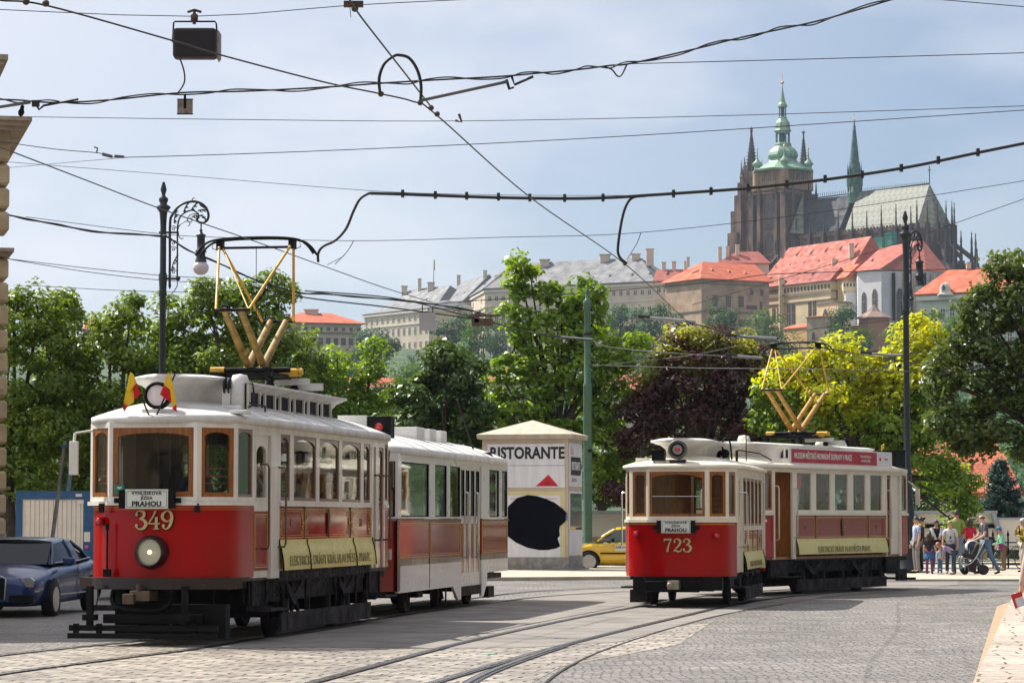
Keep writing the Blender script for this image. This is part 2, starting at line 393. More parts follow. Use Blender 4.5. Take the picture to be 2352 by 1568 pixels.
def lining(mb, M, x0, x1, z0, z1, t=.012, inner=True, fancy=False):
    """gold double line round a panel"""
    def rect(a, b, c, d, t):
        for (p, q, r, s) in ((a, b, c, c + t), (a, b, d - t, d), (a, a + t, c + t, d - t), (b - t, b, c + t, d - t)):
            mb.plate([(p, r), (q, r), (q, s), (p, s)], M, .004)
    rect(x0, x1, z0, z1, t)
    if inner: rect(x0 + .035, x1 - .035, z0 + .035, z1 - .035, t * .5)
    if fancy:
        for sx in (0, 1):
            xm = x1 - .05 if sx else x0 + .05; sg = -1 if sx else 1
            for zz in (z0 + .07, z1 - .07):
                cx = xm + sg * .07; pts = [(cx + .035 * math.cos(a * .63), zz + .035 * math.sin(a * .63), .005) for a in range(11)]
                mb.tube([M @ Vector(p) for p in pts], .005, 4)
            zc = (z0 + z1) / 2
            mb.tube([M @ Vector(p) for p in smooth_line([(xm, z0 + .12, .005), (xm + sg * .05, zc - .06, .005), (xm - sg * .02, zc, .005), (xm + sg * .05, zc + .06, .005), (xm, z1 - .12, .005)], 4)], .007, 4)
            mb.ball(M @ Vector((xm, zc, .004)), .022, 6)
def roof_shell(loop, z, h, name, m, parent, over=.07, lip=.06, end=1.7):
    """domed roof over a closed plan outline, rounded ends"""
    pts = []
    n = len(loop)
    for i in range(n):
        a, b = Vector(loop[i]), Vector(loop[(i + 1) % n]); k = max(2, int((b - a).length / .25))
        for j in range(k): pts.append(a.lerp(b, j / k))
    for _ in range(3):
        k = len(pts); pts = [(pts[i - 1] + pts[i] * 2 + pts[(i + 1) % k]) / 4 for i in range(k)]
    ya, yb = min(p.y for p in pts) + end, max(p.y for p in pts) - end
    cen = [Vector((0, min(max(p.y, ya), yb))) for p in pts]
    nrm = []
    k = len(pts)
    for i in range(k):
        d = (pts[(i + 1) % k] - pts[i - 1]).normalized(); nrm.append(Vector((d.y, -d.x)))
    def ring(s_, o, z): return [(*(c.lerp(p + q * o, s_)), z) for p, q, c in zip(pts, nrm, cen)]
    rings = [ring(1, -.05, z - .02), ring(1, over, z - .005), ring(1, over, z + lip)]
    for i in range(1, 11):
        s_ = 1 - i / 10 if i < 10 else .01; s_ = s_ ** .8
        rings.append(ring(s_, over, z + lip + h * (1 - s_ ** 1.8)))
    mb = MB(); mb.loft(rings, cap=(True, True)); o = mb.build(name, m, parent)
    hx = max(p.x for p in pts) + over; y0_ = ya + .1
    while y0_ < yb:
        sm_ = MB(); sm_.tube([(x * hx, y0_, z + lip + h * (1 - abs(x) ** 1.8) + .004) for x in np.linspace(-1, 1, 17)], .009, 4); sm_.build('roof_seam', m, o); y0_ += 1.15
    return o
def handrail(mb, M, x, z0, z1, off=.09):
    pts = [(x, z0, 0), (x, z0, off), (x, z0 + .05, off + .02), (x, z1 - .05, off + .02), (x, z1, off), (x, z1, 0)]
    mb.tube([M @ Vector(p) for p in pts], .016, 6)

class Car:
    """one tram car: y runs from its front (0) to its back, x to its right, z up"""
    def __init__(s, label, loc, rz, half, group, zs=1., white=WHITE):
        s.t = thing('tram_car', label, 'tram', loc, rz, group, (1, 1, zs)); s.half = half; s.white = white
        s.fr = MB(); s.red = MB(); s.gold = MB(); s.rail = MB(); s.und = MB()
        s.loop = [(-x, y) for x, y in half[::-1]] ; s.loop = half + [(-x, y) for x, y in half[::-1]]
    def seg(s, i):
        return s.half[i], s.half[i + 1]
    def mirror(s, pq):
        p, q = pq; return (-q[0], q[1]), (-p[0], p[1])
    def facet(s, pq, wins, zb, zw, wz, ze, bands, wood=WOODW, arch=.05, t=.05, post=.05, sill=True, gl=GL, bars=(), top=.0):
        """wins: [(s0,s1)] window openings along p->q; bands: [(z0,z1,mb,out)]"""
        p, q = Vector(pq[0]), Vector(pq[1]); ln = (q - p).length; d = (q - p) / ln
        A = lambda a: tuple(p + d * a)
        e = 0.
        for w0, w1 in list(wins) + [(ln, ln)]:
            if w0 - e > .004: s.fr.wall(A(e), A(w0), zw, ze, post)
            e = w1
        for w0, w1 in wins:
            s.fr.wall(A(w0), A(w1), zw, wz[0], post); s.fr.wall(A(w0), A(w1), wz[1], ze, post)
            window(s.t, frame_on(p, q, (w0 + w1) / 2, wz[0], -.045), w1 - w0, wz[1] - wz[0], wood, t, arch, gl, bars=bars)
        for z0, z1, mb, out in bands: mb.wall(A(0), A(ln), z0, z1, .05, out)
        if sill: s.fr.wall(A(-.01), A(ln + .01), zw - .055, zw - .002, .08, .035)
    def finish(s, m_red=RED, gold=GOLD, rail=BRONZE):
        s.fr.build('body_frame', s.white, s.t)
        if s.red.v: s.red.build('body_panels', m_red, s.t)
        if s.gold.v: s.gold.build('gold_lining', gold, s.t)
        if s.rail.v: s.rail.build('handrails', rail, s.t)
        if s.und.v: s.und.build('underframe', BLK, s.t)

def dest_board(t, M, w=.62, h=.27):
    mb = MB(); mb.cbox(M @ Vector((0, 0, 0)), (w, .03, h)); b = mb.build('destination_board', BOARD, t, bevel=.004)
    k = MB()
    for sg in (-1, 1): k.cbox(M @ Vector((sg * (w / 2 + .045), 0, 0)) + Vector((0, .01, 0)), (.085, .07, h * .95)); k.cbox(M @ Vector((sg * (w / 2 + .12), -.02, 0)) + Vector((0, .03, 0)), (.09, .04, .07))
    k.build('board_bracket', BLK, t)
    l = MB(); T = M @ Matrix.Translation((0, 0, .0165))
    for a, c, e, f in ((-1, 1, -1, -.93), (-1, 1, .93, 1)): l.plate([(a * w * .46, e * h * .42), (c * w * .46, e * h * .42), (c * w * .46, f * h * .42), (a * w * .46, f * h * .42)], T, .002)
    for sg in (-1, 1): l.plate([(sg * w * .46 - .003, -h * .38), (sg * w * .46 + .003, -h * .38), (sg * w * .46 + .003, h * .38), (sg * w * .46 - .003, h * .38)], T, .002)
    l.build('border', INKG, b)
    text('VYHLÍDKOVÁ', .062, T @ Matrix.Translation((0, .075, 0)), INK, b, bold=.0016, spacing=1.12)
    text('JÍZDA', .058, T @ Matrix.Translation((0, .012, 0)), INK, b, bold=.0014, spacing=1.1)
    text('PRAHOU', .092, T @ Matrix.Translation((0, -.068, 0)), INK, b, bold=.0035, sx=1.08, spacing=1.05)

def wheels(t, ys, x=.72, r=.38, zc=None):
    zc = r if zc is None else zc
    for y in ys:
        for sx in (-1, 1):
            mb = MB(); M = Matrix.Rotation(math.pi / 2, 4, 'Y')
            mb.lathe([(r, -.06), (r, .05), (r - .07, .055), (r - .09, .02), (.13, .02), (.12, .06), (.04, .06)], (sx * x, y, zc), 24, M)
            mb.build('wheel', GRY, t)
    mb = MB()
    for y in ys: mb.cyl((-x, y, zc), (x, y, zc), .06)
    mb.build('axle', BLK, t)

def pantograph(t, y, z, top, m_low=PANO, m_up=PANY, KZ=1.06):
    """old diamond pantograph: thick lower tube pairs spread fore and aft, thin braced upper arms, wide bow on top"""
    root = bpy.data.objects.new('pantograph', None); COL.objects.link(root); root.parent = t; root.location = (0, y, z)
    b = MB()
    for sx in (-1, 1):
        b.box(sx * .42 - .05, sx * .42 + .05, -.85, .85, .10, .17)
        for sy in (-.7, .7): b.lathe([(.05, -.10), (.075, -.08), (.05, -.05), (.075, -.02), (.05, .01), (.075, .04), (.05, .1)], (sx * .42, sy, 0), 10)
    for sy in (-.30, .30): b.cyl((-.62, sy, .22), (.62, sy, .22), .045)
    b.box(-.45, .45, -.38, -.30, .1, .17); b.box(-.45, .45, .30, .38, .1, .17)
    b.cyl((-.2, -.3, .2), (-.2, .75, .2), .05); b.box(.1, .35, .45, .8, .1, .25)
    b.build('base_frame', BLK, root)
    g = MB()
    g.cyl((-.62, -.30, .22), (-.40, -.30, .22), .055); g.cyl((.30, .30, .22), (.66, .30, .22), .055); g.box(.25, .55, .52, .66, .17, .27); g.box(.3, .6, .2, .26, .14, .24)
    g.build('yellow_fittings', m_up, root)
    ins = MB(); ins.box(.05, .72, .35, .52, .02, .12); ins.box(.40, .85, .7, .85, -.05, .06); ins.build('insulator_box', ROOFW, root)
    ky = 1.30; hz = top - z
    for sy in (-1, 1):
        a = MB()
        for sx in (-1, 1): a.tube([(sx * .12, sy * .12 * -1 + sy * .0, .22), (sx * .125, sy * ky, KZ)], [.062, .050], 12)
        a.cyl((-.05 if sy < 0 else -.12, sy * .45, .45), (.05, sy * .62, .5), .03)
        a.build('lower_arm', m_low, root)
        k = MB(); k.cyl((-.27, sy * ky, KZ), (.27, sy * ky, KZ), .025, n=8)
        k.tube([(-.2, sy * ky, KZ), (-.16, sy * ky, KZ + .08), (-.05, sy * ky, KZ + .05)], .012, 5); k.build('knee_bar', BLK, root)
        u = MB()
        for sx in (-1, 1): u.tube([(sx * .25, sy * ky, KZ), (sx * .56, sy * .10, hz - .12)], .021, 8)
        if sy < 0: u.tube([(.25, sy * ky, KZ), (-.50, -.08, hz - .14)], .012, 6)
        u.build('upper_arm', m_up, root)
    h = MB(); h.cyl((-.56, 0, hz - .12), (.56, 0, hz - .12), .02, n=8)
    for sx in (-1, 1):
        h.cbox((sx * .57, 0, hz - .07), (.09, .16, .15)); h.tube([(sx * .52, 0, hz - .02), (sx * .68, 0, hz - .02), (sx * .70, 0, hz - .12), (sx * .6, 0, hz - .16)], .008, 5)
    for sy in (-.11, .11):
        h.tube(smooth_line([(-.93, sy, hz - .24), (-.82, sy, hz - .1), (-.66, sy, hz - .015), (-.3, sy, hz + .02), (.3, sy, hz + .02), (.66, sy, hz - .015), (.82, sy, hz - .1), (.93, sy, hz - .24)], 5), .018, 8)
    h.tube([(0, 0, hz - .1), (0, .02, .3)], .006, 5)
    h.build('collector_head', BLK, root)
    return root

def clerestory(t, y0, y1, z0, z1, hw0, hw1, vents, z_roof):
    """raised deck: concave flaring sides, row of vent openings, thin top plate"""
    def outline(hw, a, b, n=7):
        r = []
        for i in range(n + 1):
            an = -math.pi / 2 + math.pi / 2 * i / n; r.append((hw * math.cos(an), a + hw * 1.1 + hw * 1.1 * math.sin(an)))
        for i in range(n + 1):
            an = math.pi / 2 * i / n; r.append((hw * math.cos(an), b - hw * .7 + hw * .7 * math.sin(an)))
        return r + [(-x, y) for x, y in r[::-1]][1:-1] if False else r + [(-x, y) for x, y in r[::-1]]
    prof = [(0., 0.), (.35, .02), (.62, .12), (.82, .42), (1., 1.)]
    rings = []
    for f, g in prof:
        hw = hw0 + (hw1 - hw0) * g; o = outline(hw, y0 + (1 - g) * .35, y1 - (1 - g) * .2); rings.append([(x, y, z0 + (z1 - z0) * f) for x, y in o])
    mb = MB(); mb.loft(rings, cap=(False, True))
    o = outline(hw1 + .025, y0 - .03, y1 + .03); mb.loft([[(x, y, z1 + .002) for x, y in o], [(x, y, z1 + .035) for x, y in o], [(x * .7, y, z1 + .07) for x, y in o]], smooth=False)
    c = mb.build('clerestory', ROOFW, t)
    v = MB(); v2 = MB()
    hv = hw0 + (hw1 - hw0) * .30
    for k, (a, b) in enumerate(vents):
        for sx in (-1, 1):
            x = sx * (hv + .012)
            v.box(min(x, x - sx * .1), max(x, x - sx * .1), a, b, z0 + .07, z1 - .045)
            v2.box(min(x, x + sx * .03), max(x, x + sx * .03), a - .035, a + .03, z0 + .05, z1 - .03)
            v2.box(min(x, x + sx * .03), max(x, x + sx * .03), b - .03, b + .035, z0 + .05, z1 - .03)
    if vents:
        for sx in (-1, 1):
            x = sx * (hv + .012); v2.box(min(x, x + sx * .04), max(x, x + sx * .04), vents[0][0] - .04, vents[-1][1] + .04, z0 + .02, z0 + .07)
        v.build('vent_opening', BLK, c); v2.build('vent_frame', ROOFW, c)
    return c
# ---------------------------------------------------------------- ground, rails, pavements
def cobble(name, bw, bh, c1, c2, mortar, rot=0., disp=.03, bump=.6, mort=.014, rough=.55, fan=0.):
    m = bpy.data.materials.new(name); m.use_nodes = True; t = m.node_tree; b = t.nodes['Principled BSDF']; l = t.links.new
    tc = N(t, 'ShaderNodeTexCoord'); mp = N(t, 'ShaderNodeMapping'); mp.inputs['Rotation'].default_value = (0, 0, rot)
    n0 = N(t, 'ShaderNodeTexNoise'); n0.inputs['Scale'].default_value = .45; n0.inputs['Detail'].default_value = 2
    n1 = N(t, 'ShaderNodeTexNoise'); n1.inputs['Scale'].default_value = 5; n1.inputs['Detail'].default_value = 2
    va = N(t, 'ShaderNodeVectorMath', operation='MULTIPLY_ADD'); va.inputs[1].default_value = (.5, .5, 0)
    vb = N(t, 'ShaderNodeVectorMath', operation='MULTIPLY_ADD'); vb.inputs[1].default_value = (disp, disp, 0)
    l(tc.outputs['Object'], mp.inputs[0]); l(mp.outputs[0], n0.inputs['Vector']); l(n0.outputs['Color'], va.inputs[0]); l(mp.outputs[0], va.inputs[2])
    l(mp.outputs[0], n1.inputs['Vector']); l(n1.outputs['Color'], vb.inputs[0]); l(va.outputs[0], vb.inputs[2])
    br = N(t, 'ShaderNodeTexBrick'); br.inputs['Scale'].default_value = 1; br.inputs['Brick Width'].default_value = bw; br.inputs['Row Height'].default_value = bh
    br.inputs['Mortar Size'].default_value = mort; br.inputs['Mortar Smooth'].default_value = .6; br.inputs['Bias'].default_value = 0
    br.inputs['Color1'].default_value = (*c1, 1); br.inputs['Color2'].default_value = (*c2, 1); br.inputs['Mortar'].default_value = (*mortar, 1)
    l(vb.outputs[0], br.inputs['Vector'])
    n2 = N(t, 'ShaderNodeTexNoise'); n2.inputs['Scale'].default_value = .35; n2.inputs['Detail'].default_value = 5
    mr = N(t, 'ShaderNodeMapRange'); mr.inputs['From Min'].default_value = .3; mr.inputs['From Max'].default_value = .7; mr.inputs['To Min'].default_value = .72; mr.inputs['To Max'].default_value = 1.2
    l(tc.outputs['Object'], n2.inputs['Vector']); l(n2.outputs['Fac'], mr.inputs['Value'])
    n3 = N(t, 'ShaderNodeTexNoise'); n3.inputs['Scale'].default_value = 9; n3.inputs['Detail'].default_value = 4
    m3 = N(t, 'ShaderNodeMapRange'); m3.inputs['From Min'].default_value = .3; m3.inputs['From Max'].default_value = .7; m3.inputs['To Min'].default_value = .65; m3.inputs['To Max'].default_value = 1.3
    l(tc.outputs['Object'], n3.inputs['Vector']); l(n3.outputs['Fac'], m3.inputs['Value'])
    mm = N(t, 'ShaderNodeMath', operation='MULTIPLY'); l(mr.outputs[0], mm.inputs[0]); l(m3.outputs[0], mm.inputs[1])
    mx = N(t, 'ShaderNodeVectorMath', operation='SCALE'); l(br.outputs['Color'], mx.inputs[0]); l(mm.outputs[0], mx.inputs['Scale'])
    l(mx.outputs[0], b.inputs['Base Color']); b.inputs['Roughness'].default_value = rough
    sb = N(t, 'ShaderNodeMath', operation='MULTIPLY_ADD'); sb.inputs[1].default_value = -1
    l(br.outputs['Fac'], sb.inputs[0]); l(n3.outputs['Fac'], sb.inputs[2])
    bp = N(t, 'ShaderNodeBump'); bp.inputs['Strength'].default_value = bump; bp.inputs['Distance'].default_value = .03
    l(sb.outputs[0], bp.inputs['Height']); l(bp.outputs[0], b.inputs['Normal'])
    return m
COBB = cobble('small_cobbles', .22, .13, (.29, .262, .235), (.155, .142, .130), (.05, .044, .038), bump=.9, mort=.015, disp=.06)
SETT = cobble('track_setts', .42, .26, (.42, .37, .31), (.22, .19, .16), (.03, .024, .018), rot=.25, disp=.05, mort=.022, bump=1.0)
PAVE = cobble('sidewalk_slabs', .62, .5, (.52, .43, .35), (.42, .35, .29), (.16, .11, .07), rot=.15, mort=.022, bump=.6)
TARM = mat('tarmac_strip', (.25, .225, .20), .75, col2=(.16, .145, .135), vscale=.9, bump=.4, bscale=60, vdetail=10)
EARTH = mat('sandy_gutter', (.42, .29, .17), .9, col2=(.30, .22, .15), vscale=3, bump=.3)
KERB = mat('granite_kerb', (.34, .32, .29), .7, col2=(.20, .19, .18), vscale=6, bump=.3)
LPAV = mat('lit_pavement', (.50, .44, .34), .8, col2=(.36, .32, .26), vscale=1.5, bump=.2)
RAILM = mat('worn_rail', (.42, .42, .45), .22, metal=.9, col2=(.16, .15, .16), vscale=2)
GROOVE = mat('rail_groove', (.015, .013, .012), .9, var=.2)
def sheet(name, poly, z, m):
    mb = MB(); mb.add([(p[0], p[1], z) for p in poly], [tuple(range(len(poly)))]); return tag(mb.build(name, m), kind='structure')
sheet('ground', [(-3000, -50), (3000, -50), (3000, 6000), (-3000, 6000)], 0, COBB)
def gp(pts): return [G(u, v) for u, v in pts]
# setts round the switches, tarmac between the tracks
sheet('track_paving', gp([(-500, 1590), (-330, 1520), (0, 1497), (330, 1466), (1400, 1466), (1640, 1425), (1560, 1480), (1290, 1530), (1180, 1590), (1150, 1680), (-700, 1680)]), .004, SETT)
sheet('tarmac', gp([(430, 1470), (640, 1440), (842, 1418), (1090, 1387), (1300, 1358), (1420, 1352), (1560, 1352), (2200, 1333), (2200, 1343), (1900, 1370), (1720, 1398), (1600, 1425), (1420, 1475), (1180, 1488), (960, 1489), (700, 1486), (430, 1492)]), .008, TARM)
def ribbon(name, pts, w, z, m, off=0.):
    pts = smooth_line([Vector((p.x, p.y, 0)) for p in pts], 8); n = len(pts); vs = []
    for i, p in enumerate(pts):
        d = (pts[min(i + 1, n - 1)] - pts[max(i - 1, 0)]).normalized(); nn = Vector((d.y, -d.x, 0))
        a = p + nn * (off - w / 2); b = p + nn * (off + w / 2); vs += [(a.x, a.y, z), (b.x, b.y, z)]
    return vs, [(2 * i, 2 * i + 1, 2 * i + 3, 2 * i + 2) for i in range(n - 1)]
# each rail on the ground, traced near to far
RAILS = [
 ('rail of the left track on its left side, bright in the foreground', [(-420, 1560), (0, 1506), (238, 1480), (420, 1461), (640, 1431), (900, 1398), (1045, 1379), (1180, 1362), (1300, 1354), (1430, 1350), (1560, 1350)]),
 ('rail of the left track running out from under the big red tram', [(-300, 1600), (0, 1549), (230, 1518), (472, 1487), (660, 1455), (900, 1417), (1092, 1390), (1240, 1371), (1437, 1359), (1600, 1357)]),
 ('shiny middle rail leading up to the tram numbered 723', [(560, 1612), (740, 1562), (980, 1497), (1106, 1466), (1300, 1424), (1434, 1399), (1497, 1388), (1600, 1371), (1760, 1357), (2040, 1345), (2500, 1344)]),
 ('dark rail curving in from the lower edge to the tram numbered 723', [(830, 1625), (1000, 1567), (1240, 1497), (1420, 1450), (1560, 1417), (1672, 1392), (1800, 1372), (1960, 1359), (2150, 1353), (2520, 1352)]),
 ('short switch rail branching off at the lower edge', [(1040, 1600), (1080, 1566), (1165, 1528), (1290, 1485)]),
 ('far rail passing in front of the waiting people', [(1560, 1350), (1800, 1340), (2080, 1335), (2520, 1337)]),
]
for lab, pts in RAILS:
    pts = gp(pts); mb = MB(); vs, fs = ribbon('', pts, .06, .022, None); mb.add(vs, fs)
    mb.m = 1; vs, fs = ribbon('', pts, .045, .016, None, .052); mb.add(vs, fs); vs, fs = ribbon('', pts, .02, .020, None, .085); mb.m = 0; mb.add(vs, fs)
    mb.m = 1; vs, fs = ribbon('', pts, .03, .014, None, -.05); mb.add(vs, fs)
    tag(mb.build('tram_rail', [RAILM, GROOVE]), lab, 'rail', 'tram rails in the street')
# joint lines in the paving beside the rails
for k, pts in enumerate([[(1071, 1462), (1330, 1412), (1434, 1392)], [(430, 1494), (700, 1495), (960, 1496)], [(1220, 1600), (1300, 1535), (1430, 1478), (1640, 1416), (1800, 1388)]]):
    mb = MB(); vs, fs = ribbon('', gp(pts), .035, .012, None); mb.add(vs, fs); tag(mb.build('paving_joint', GROOVE), kind='structure')
# near sidewalk on the right
mb = MB(); near = [G(2330, 1372), G(2800, 1372), G(3300, 1700), G(2190, 1700)]
mb.prism([(p.x, p.y) for p in [near[3], near[2], near[1], near[0]]], -.02, .11); tag(mb.build('sidewalk', PAVE), kind='structure')
sheet('gutter', gp([(2326, 1380), (2290, 1392), (2235, 1568), (2180, 1700), (2186, 1700)]), .006, EARTH)
# far pavements
def slab(name, px, h, m, kind='structure'):
    p = gp(px); mb = MB(); mb.prism([(a.x, a.y) for a in p], -.02, h); return tag(mb.build(name, m, bevel=0), kind=kind)
slab('far_pavement', [(2070, 1330), (2700, 1330), (2700, 1292), (2050, 1292)], .05, LPAV)
slab('far_kerb', [(2070, 1334), (2700, 1334), (2700, 1330.4), (2070, 1330.4)], .055, LPAV)
slab('traffic_island', [(1060, 1334), (1440, 1331), (1600, 1323), (1600, 1305), (1060, 1305)], .10, LPAV)
slab('park_ground', [(-2600, 1292), (4600, 1292), (4600, 1252), (-2600, 1252)], .06, mat('park_earth', (.14, .12, .08), .9, col2=(.06, .09, .03), vscale=.4))
# ================================================================ the red tram numbered 349
def zcoord(fn): return fn
def solve_y(loc, al, xh, u):
    k = (u - U0) / FPX; c, s = math.cos(al), math.sin(al)
    return (k * (loc[1] - xh * s) - loc[0] - xh * c) / (s - k * c)
def front_red(mb, half, z0, z1, out=.0, upto=3):
    pts = [Vector((x, y, 0)) for x, y in half[:upto]]; pts = [Vector((-p.x, p.y, 0)) for p in pts[::-1]] + pts
    fine = []
    for i in range(len(pts) - 1):
        for j in range(8): fine.append(pts[i].lerp(pts[i + 1], j / 8))
    fine.append(pts[-1])
    for _ in range(10): fine = [fine[0]] + [(fine[i - 1] + fine[i] * 2 + fine[i + 1]) / 4 for i in range(1, len(fine) - 1)] + [fine[-1]]
    c = Vector((0, pts[0].y, 0)); fine = [p + (p - c).normalized() * out if out else p for p in fine]
    n = len(fine); cs = [(p.x, p.y, z) for z in (z0, z0 + .02, z1 - .02, z1) for p in fine]
    mb.loft([[(p.x, p.y, z) for p in fine] for z in (z0, z1)], close=False, cap=(False, False))
    return fine
def band(mb, fine, z0, z1, t, out=0.):
    n = len(fine); rings = []
    for i, p in enumerate(fine):
        d = (fine[min(i + 1, n - 1)] - fine[max(i - 1, 0)]).normalized(); nn = Vector((d.y, -d.x, 0))
        a = p + nn * (out + t); b = p + nn * out
        rings.append([(b.x, b.y, z0), (a.x, a.y, z0), (a.x, a.y, z1), (b.x, b.y, z1)])
    mb.loft(rings, close=True, smooth=False)

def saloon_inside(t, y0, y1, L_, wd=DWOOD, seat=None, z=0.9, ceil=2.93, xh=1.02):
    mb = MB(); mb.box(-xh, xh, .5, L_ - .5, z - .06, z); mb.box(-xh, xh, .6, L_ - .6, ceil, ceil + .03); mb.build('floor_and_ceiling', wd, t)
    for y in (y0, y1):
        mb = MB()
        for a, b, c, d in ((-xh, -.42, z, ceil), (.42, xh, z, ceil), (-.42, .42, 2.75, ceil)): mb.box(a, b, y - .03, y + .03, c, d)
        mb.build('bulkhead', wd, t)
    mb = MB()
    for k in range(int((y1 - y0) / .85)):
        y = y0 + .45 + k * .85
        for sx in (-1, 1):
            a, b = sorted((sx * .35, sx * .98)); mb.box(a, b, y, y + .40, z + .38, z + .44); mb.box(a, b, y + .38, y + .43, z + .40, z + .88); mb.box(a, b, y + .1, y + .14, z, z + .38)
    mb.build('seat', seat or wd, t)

def undercar(c, L_, ys, zb=.86, side=(2.2, 7.6), board=True, front=True):
    mb = c.und
    mb.box(-.95, .95, .35, L_ - .35, zb - .12, zb - .02)
    for sx in (-1, 1):
        a, b = sorted((sx * .82, sx * .92)); mb.box(a, b, 1.2, L_ - 1.2, .52, zb - .1)
        for y in ys:
            mb.box(a - .02, b + .02, y - .22, y + .22, .28, .62)
            for q in (-.38, .38): mb.lathe([(.05, 0), (.075, .04), (.05, .08), (.075, .12), (.05, .16), (.075, .2), (.05, .24), (.075, .28), (.05, .3)], ((a + b) / 2, y + q, .40), 8)
    for y in (.9, L_ - .9): mb.box(-.6, .6, y - .05, y + .05, .3, zb - .1)
    mb.box(-.45, .45, ys[0] + .5, ys[1] - .5, .3, .8)
    mb.box(-.7, .7, ys[0] - .5, ys[0] + .5, .28, .72); mb.box(-.7, .7, ys[1] - .5, ys[1] + .5, .28, .72)
    # grey hangers, struts and rods seen under the side
    h = MB()
    for sx in (-1, 1):
        for y in (side[0] + 1.3, side[1] - 1.45):
            x = sx * 1.0; M = Matrix(((0, 0, sx, x), (1, 0, 0, y), (0, 1, 0, 0), (0, 0, 0, 1)))
            h.plate([(-.50, .80), (-.44, .80), (-.05, .62), (.0, .60), (.05, .62), (.44, .80), (.50, .80), (.42, .68), (.05, .46), (0, .43), (-.05, .46), (-.42, .68)], M, .03)
            h.cyl((x, y + .12, .50), (x, y + .42, .22), .03); h.box(min(x, x - sx * .04), max(x, x - sx * .04), y - .03, y + .03, .12, .8)
            h.tube([(x, y + .75, .8), (x + sx * .02, y + .65, .5), (x, y + .72, .15)], .018, 5); h.tube([(x, y - .75, .8), (x + sx * .02, y - .62, .6), (x, y - .66, .2)], .018, 5)
        a, b = sorted((sx * 1.0, sx * 1.03)); h.box(a, b, side[0] + .1, side[1] - .2, zb - .06, zb - .03)
    h.build('brake_hanger', GRY, c.t)
    if board:
        for sx in (-1, 1):
            s_ = MB(); a, b = sorted((sx * 1.08, sx * 1.11)); s_.box(a, b, side[0] + .25, side[1] - .1, .10, .36)
            for k in range(5): y = side[0] + .6 + k * (side[1] - side[0] - 1) / 4; s_.box(a - .006, b + .006, y - .015, y + .015, .1, .36); s_.box(a - .03, b, y, y + .05, .36, .55)
            s_.build('side_guard', GRY, c.t)

def valance(c, y0, y1, zt, zb, txt, n_strap=(.0, .27, .77, 1.), x0=1.10, sx_=.5, size=.22, bulge=.13, fitw=3.0):
    prof = [(0, 1), (.02, .86), (.45, .68), (.8, .4), (.95, .15), (1, 0)]
    for sg in (-1, 1):
        mb = MB(); rings = []
        for f, g in prof: rings.append((sg * (x0 + .012 + bulge * f), zb + (zt - zb) * g))
        vs = [(x, y, z) for y in (y0, y1) for x, z in rings]; k = len(rings)
        fs = [(i, i + 1, k + i + 1, k + i) for i in range(k - 1)]
        mb.add(vs, fs, True); v2 = [(x - sg * .015, y, z) for x, y, z in vs]; mb.add(v2, [f[::-1] for f in fs], True)
        o = mb.build('valance', YEL, c.t)
        st = MB()
        for f in n_strap: y = y0 + (y1 - y0) * f; st.tube([(x + sg * .006, y, z) for x, z in rings], .012, 5)
        st.build('strap', BLK, o)
        a = Vector((sg * (x0 + .012 + bulge * .62), 0, zb + (zt - zb) * .55)); b = Vector((sg * (x0 + .012 + bulge), 0, zb)); up = (a - b).normalized()
        d = Vector((0, sg, 0)); nn = d.cross(up).normalized(); mid = a.lerp(b, .5) + nn * .012
        M = Matrix(((d.x, up.x, nn.x, mid.x), (d.y, up.y, nn.y, (y0 + y1) / 2), (d.z, up.z, nn.z, mid.z), (0, 0, 0, 1)))
        text(txt, size, M, INKG, o, sx=sx_, bold=.0, ext=.002, fitw=fitw)

def crest(t, M, h=.3):
    mb = MB(); mb.lathe([(.001, -.5 * h), (.035, -.42 * h), (.05, -.1 * h), (.07, 0), (.055, .1 * h), (.06, .28 * h), (.03, .36 * h), (.045, .42 * h), (.001, .5 * h)], (0, 0, 0), 10, M @ Matrix.Rotation(-math.pi / 2, 4, 'X') @ Matrix.Diagonal((1, .35, 1, 1)))
    # the lathe axis lies along the panel's up direction
    o = mb.build('crest', BRONZE, t); return o

def side_panels(c, pq, z0, z1, splits, num, crest_=True, fancy=True):
    p, q = pq; ln = (Vector(q) - Vector(p)).length
    c.red2.wall(p, q, z0 - .04, z1 + .04, .05, 0)
    for k in range(len(splits) - 1):
        a, b = splits[k] * ln + .03, splits[k + 1] * ln - .03
        lining(c.gold, frame_on(p, q, 0, 0, .003), a, b, z0, z1, fancy=fancy)
    for s_ in splits[1:-1]:
        c.und.wall(Vector(p).lerp(Vector(q), s_ - .004), Vector(p).lerp(Vector(q), s_ + .004), z0 - .04, z1 + .04, .03, .01)
    mid = (z0 + z1) / 2
    for f in ((splits[0] + splits[1]) / 2, (splits[-2] + splits[-1]) / 2): text(num, .17, frame_on(p, q, f * ln, mid, .006), INKP, c.t, sx=.62, bold=.002)
    if crest_:
        d = (Vector(q) - Vector(p)).normalized(); M = frame_on(p, q, (splits[1] + splits[2]) / 2 * ln, mid, .02); crest(c.t, M, .46)
INKP = mat('faded_rose_numbers', (.42, .20, .16), .5, var=.1)

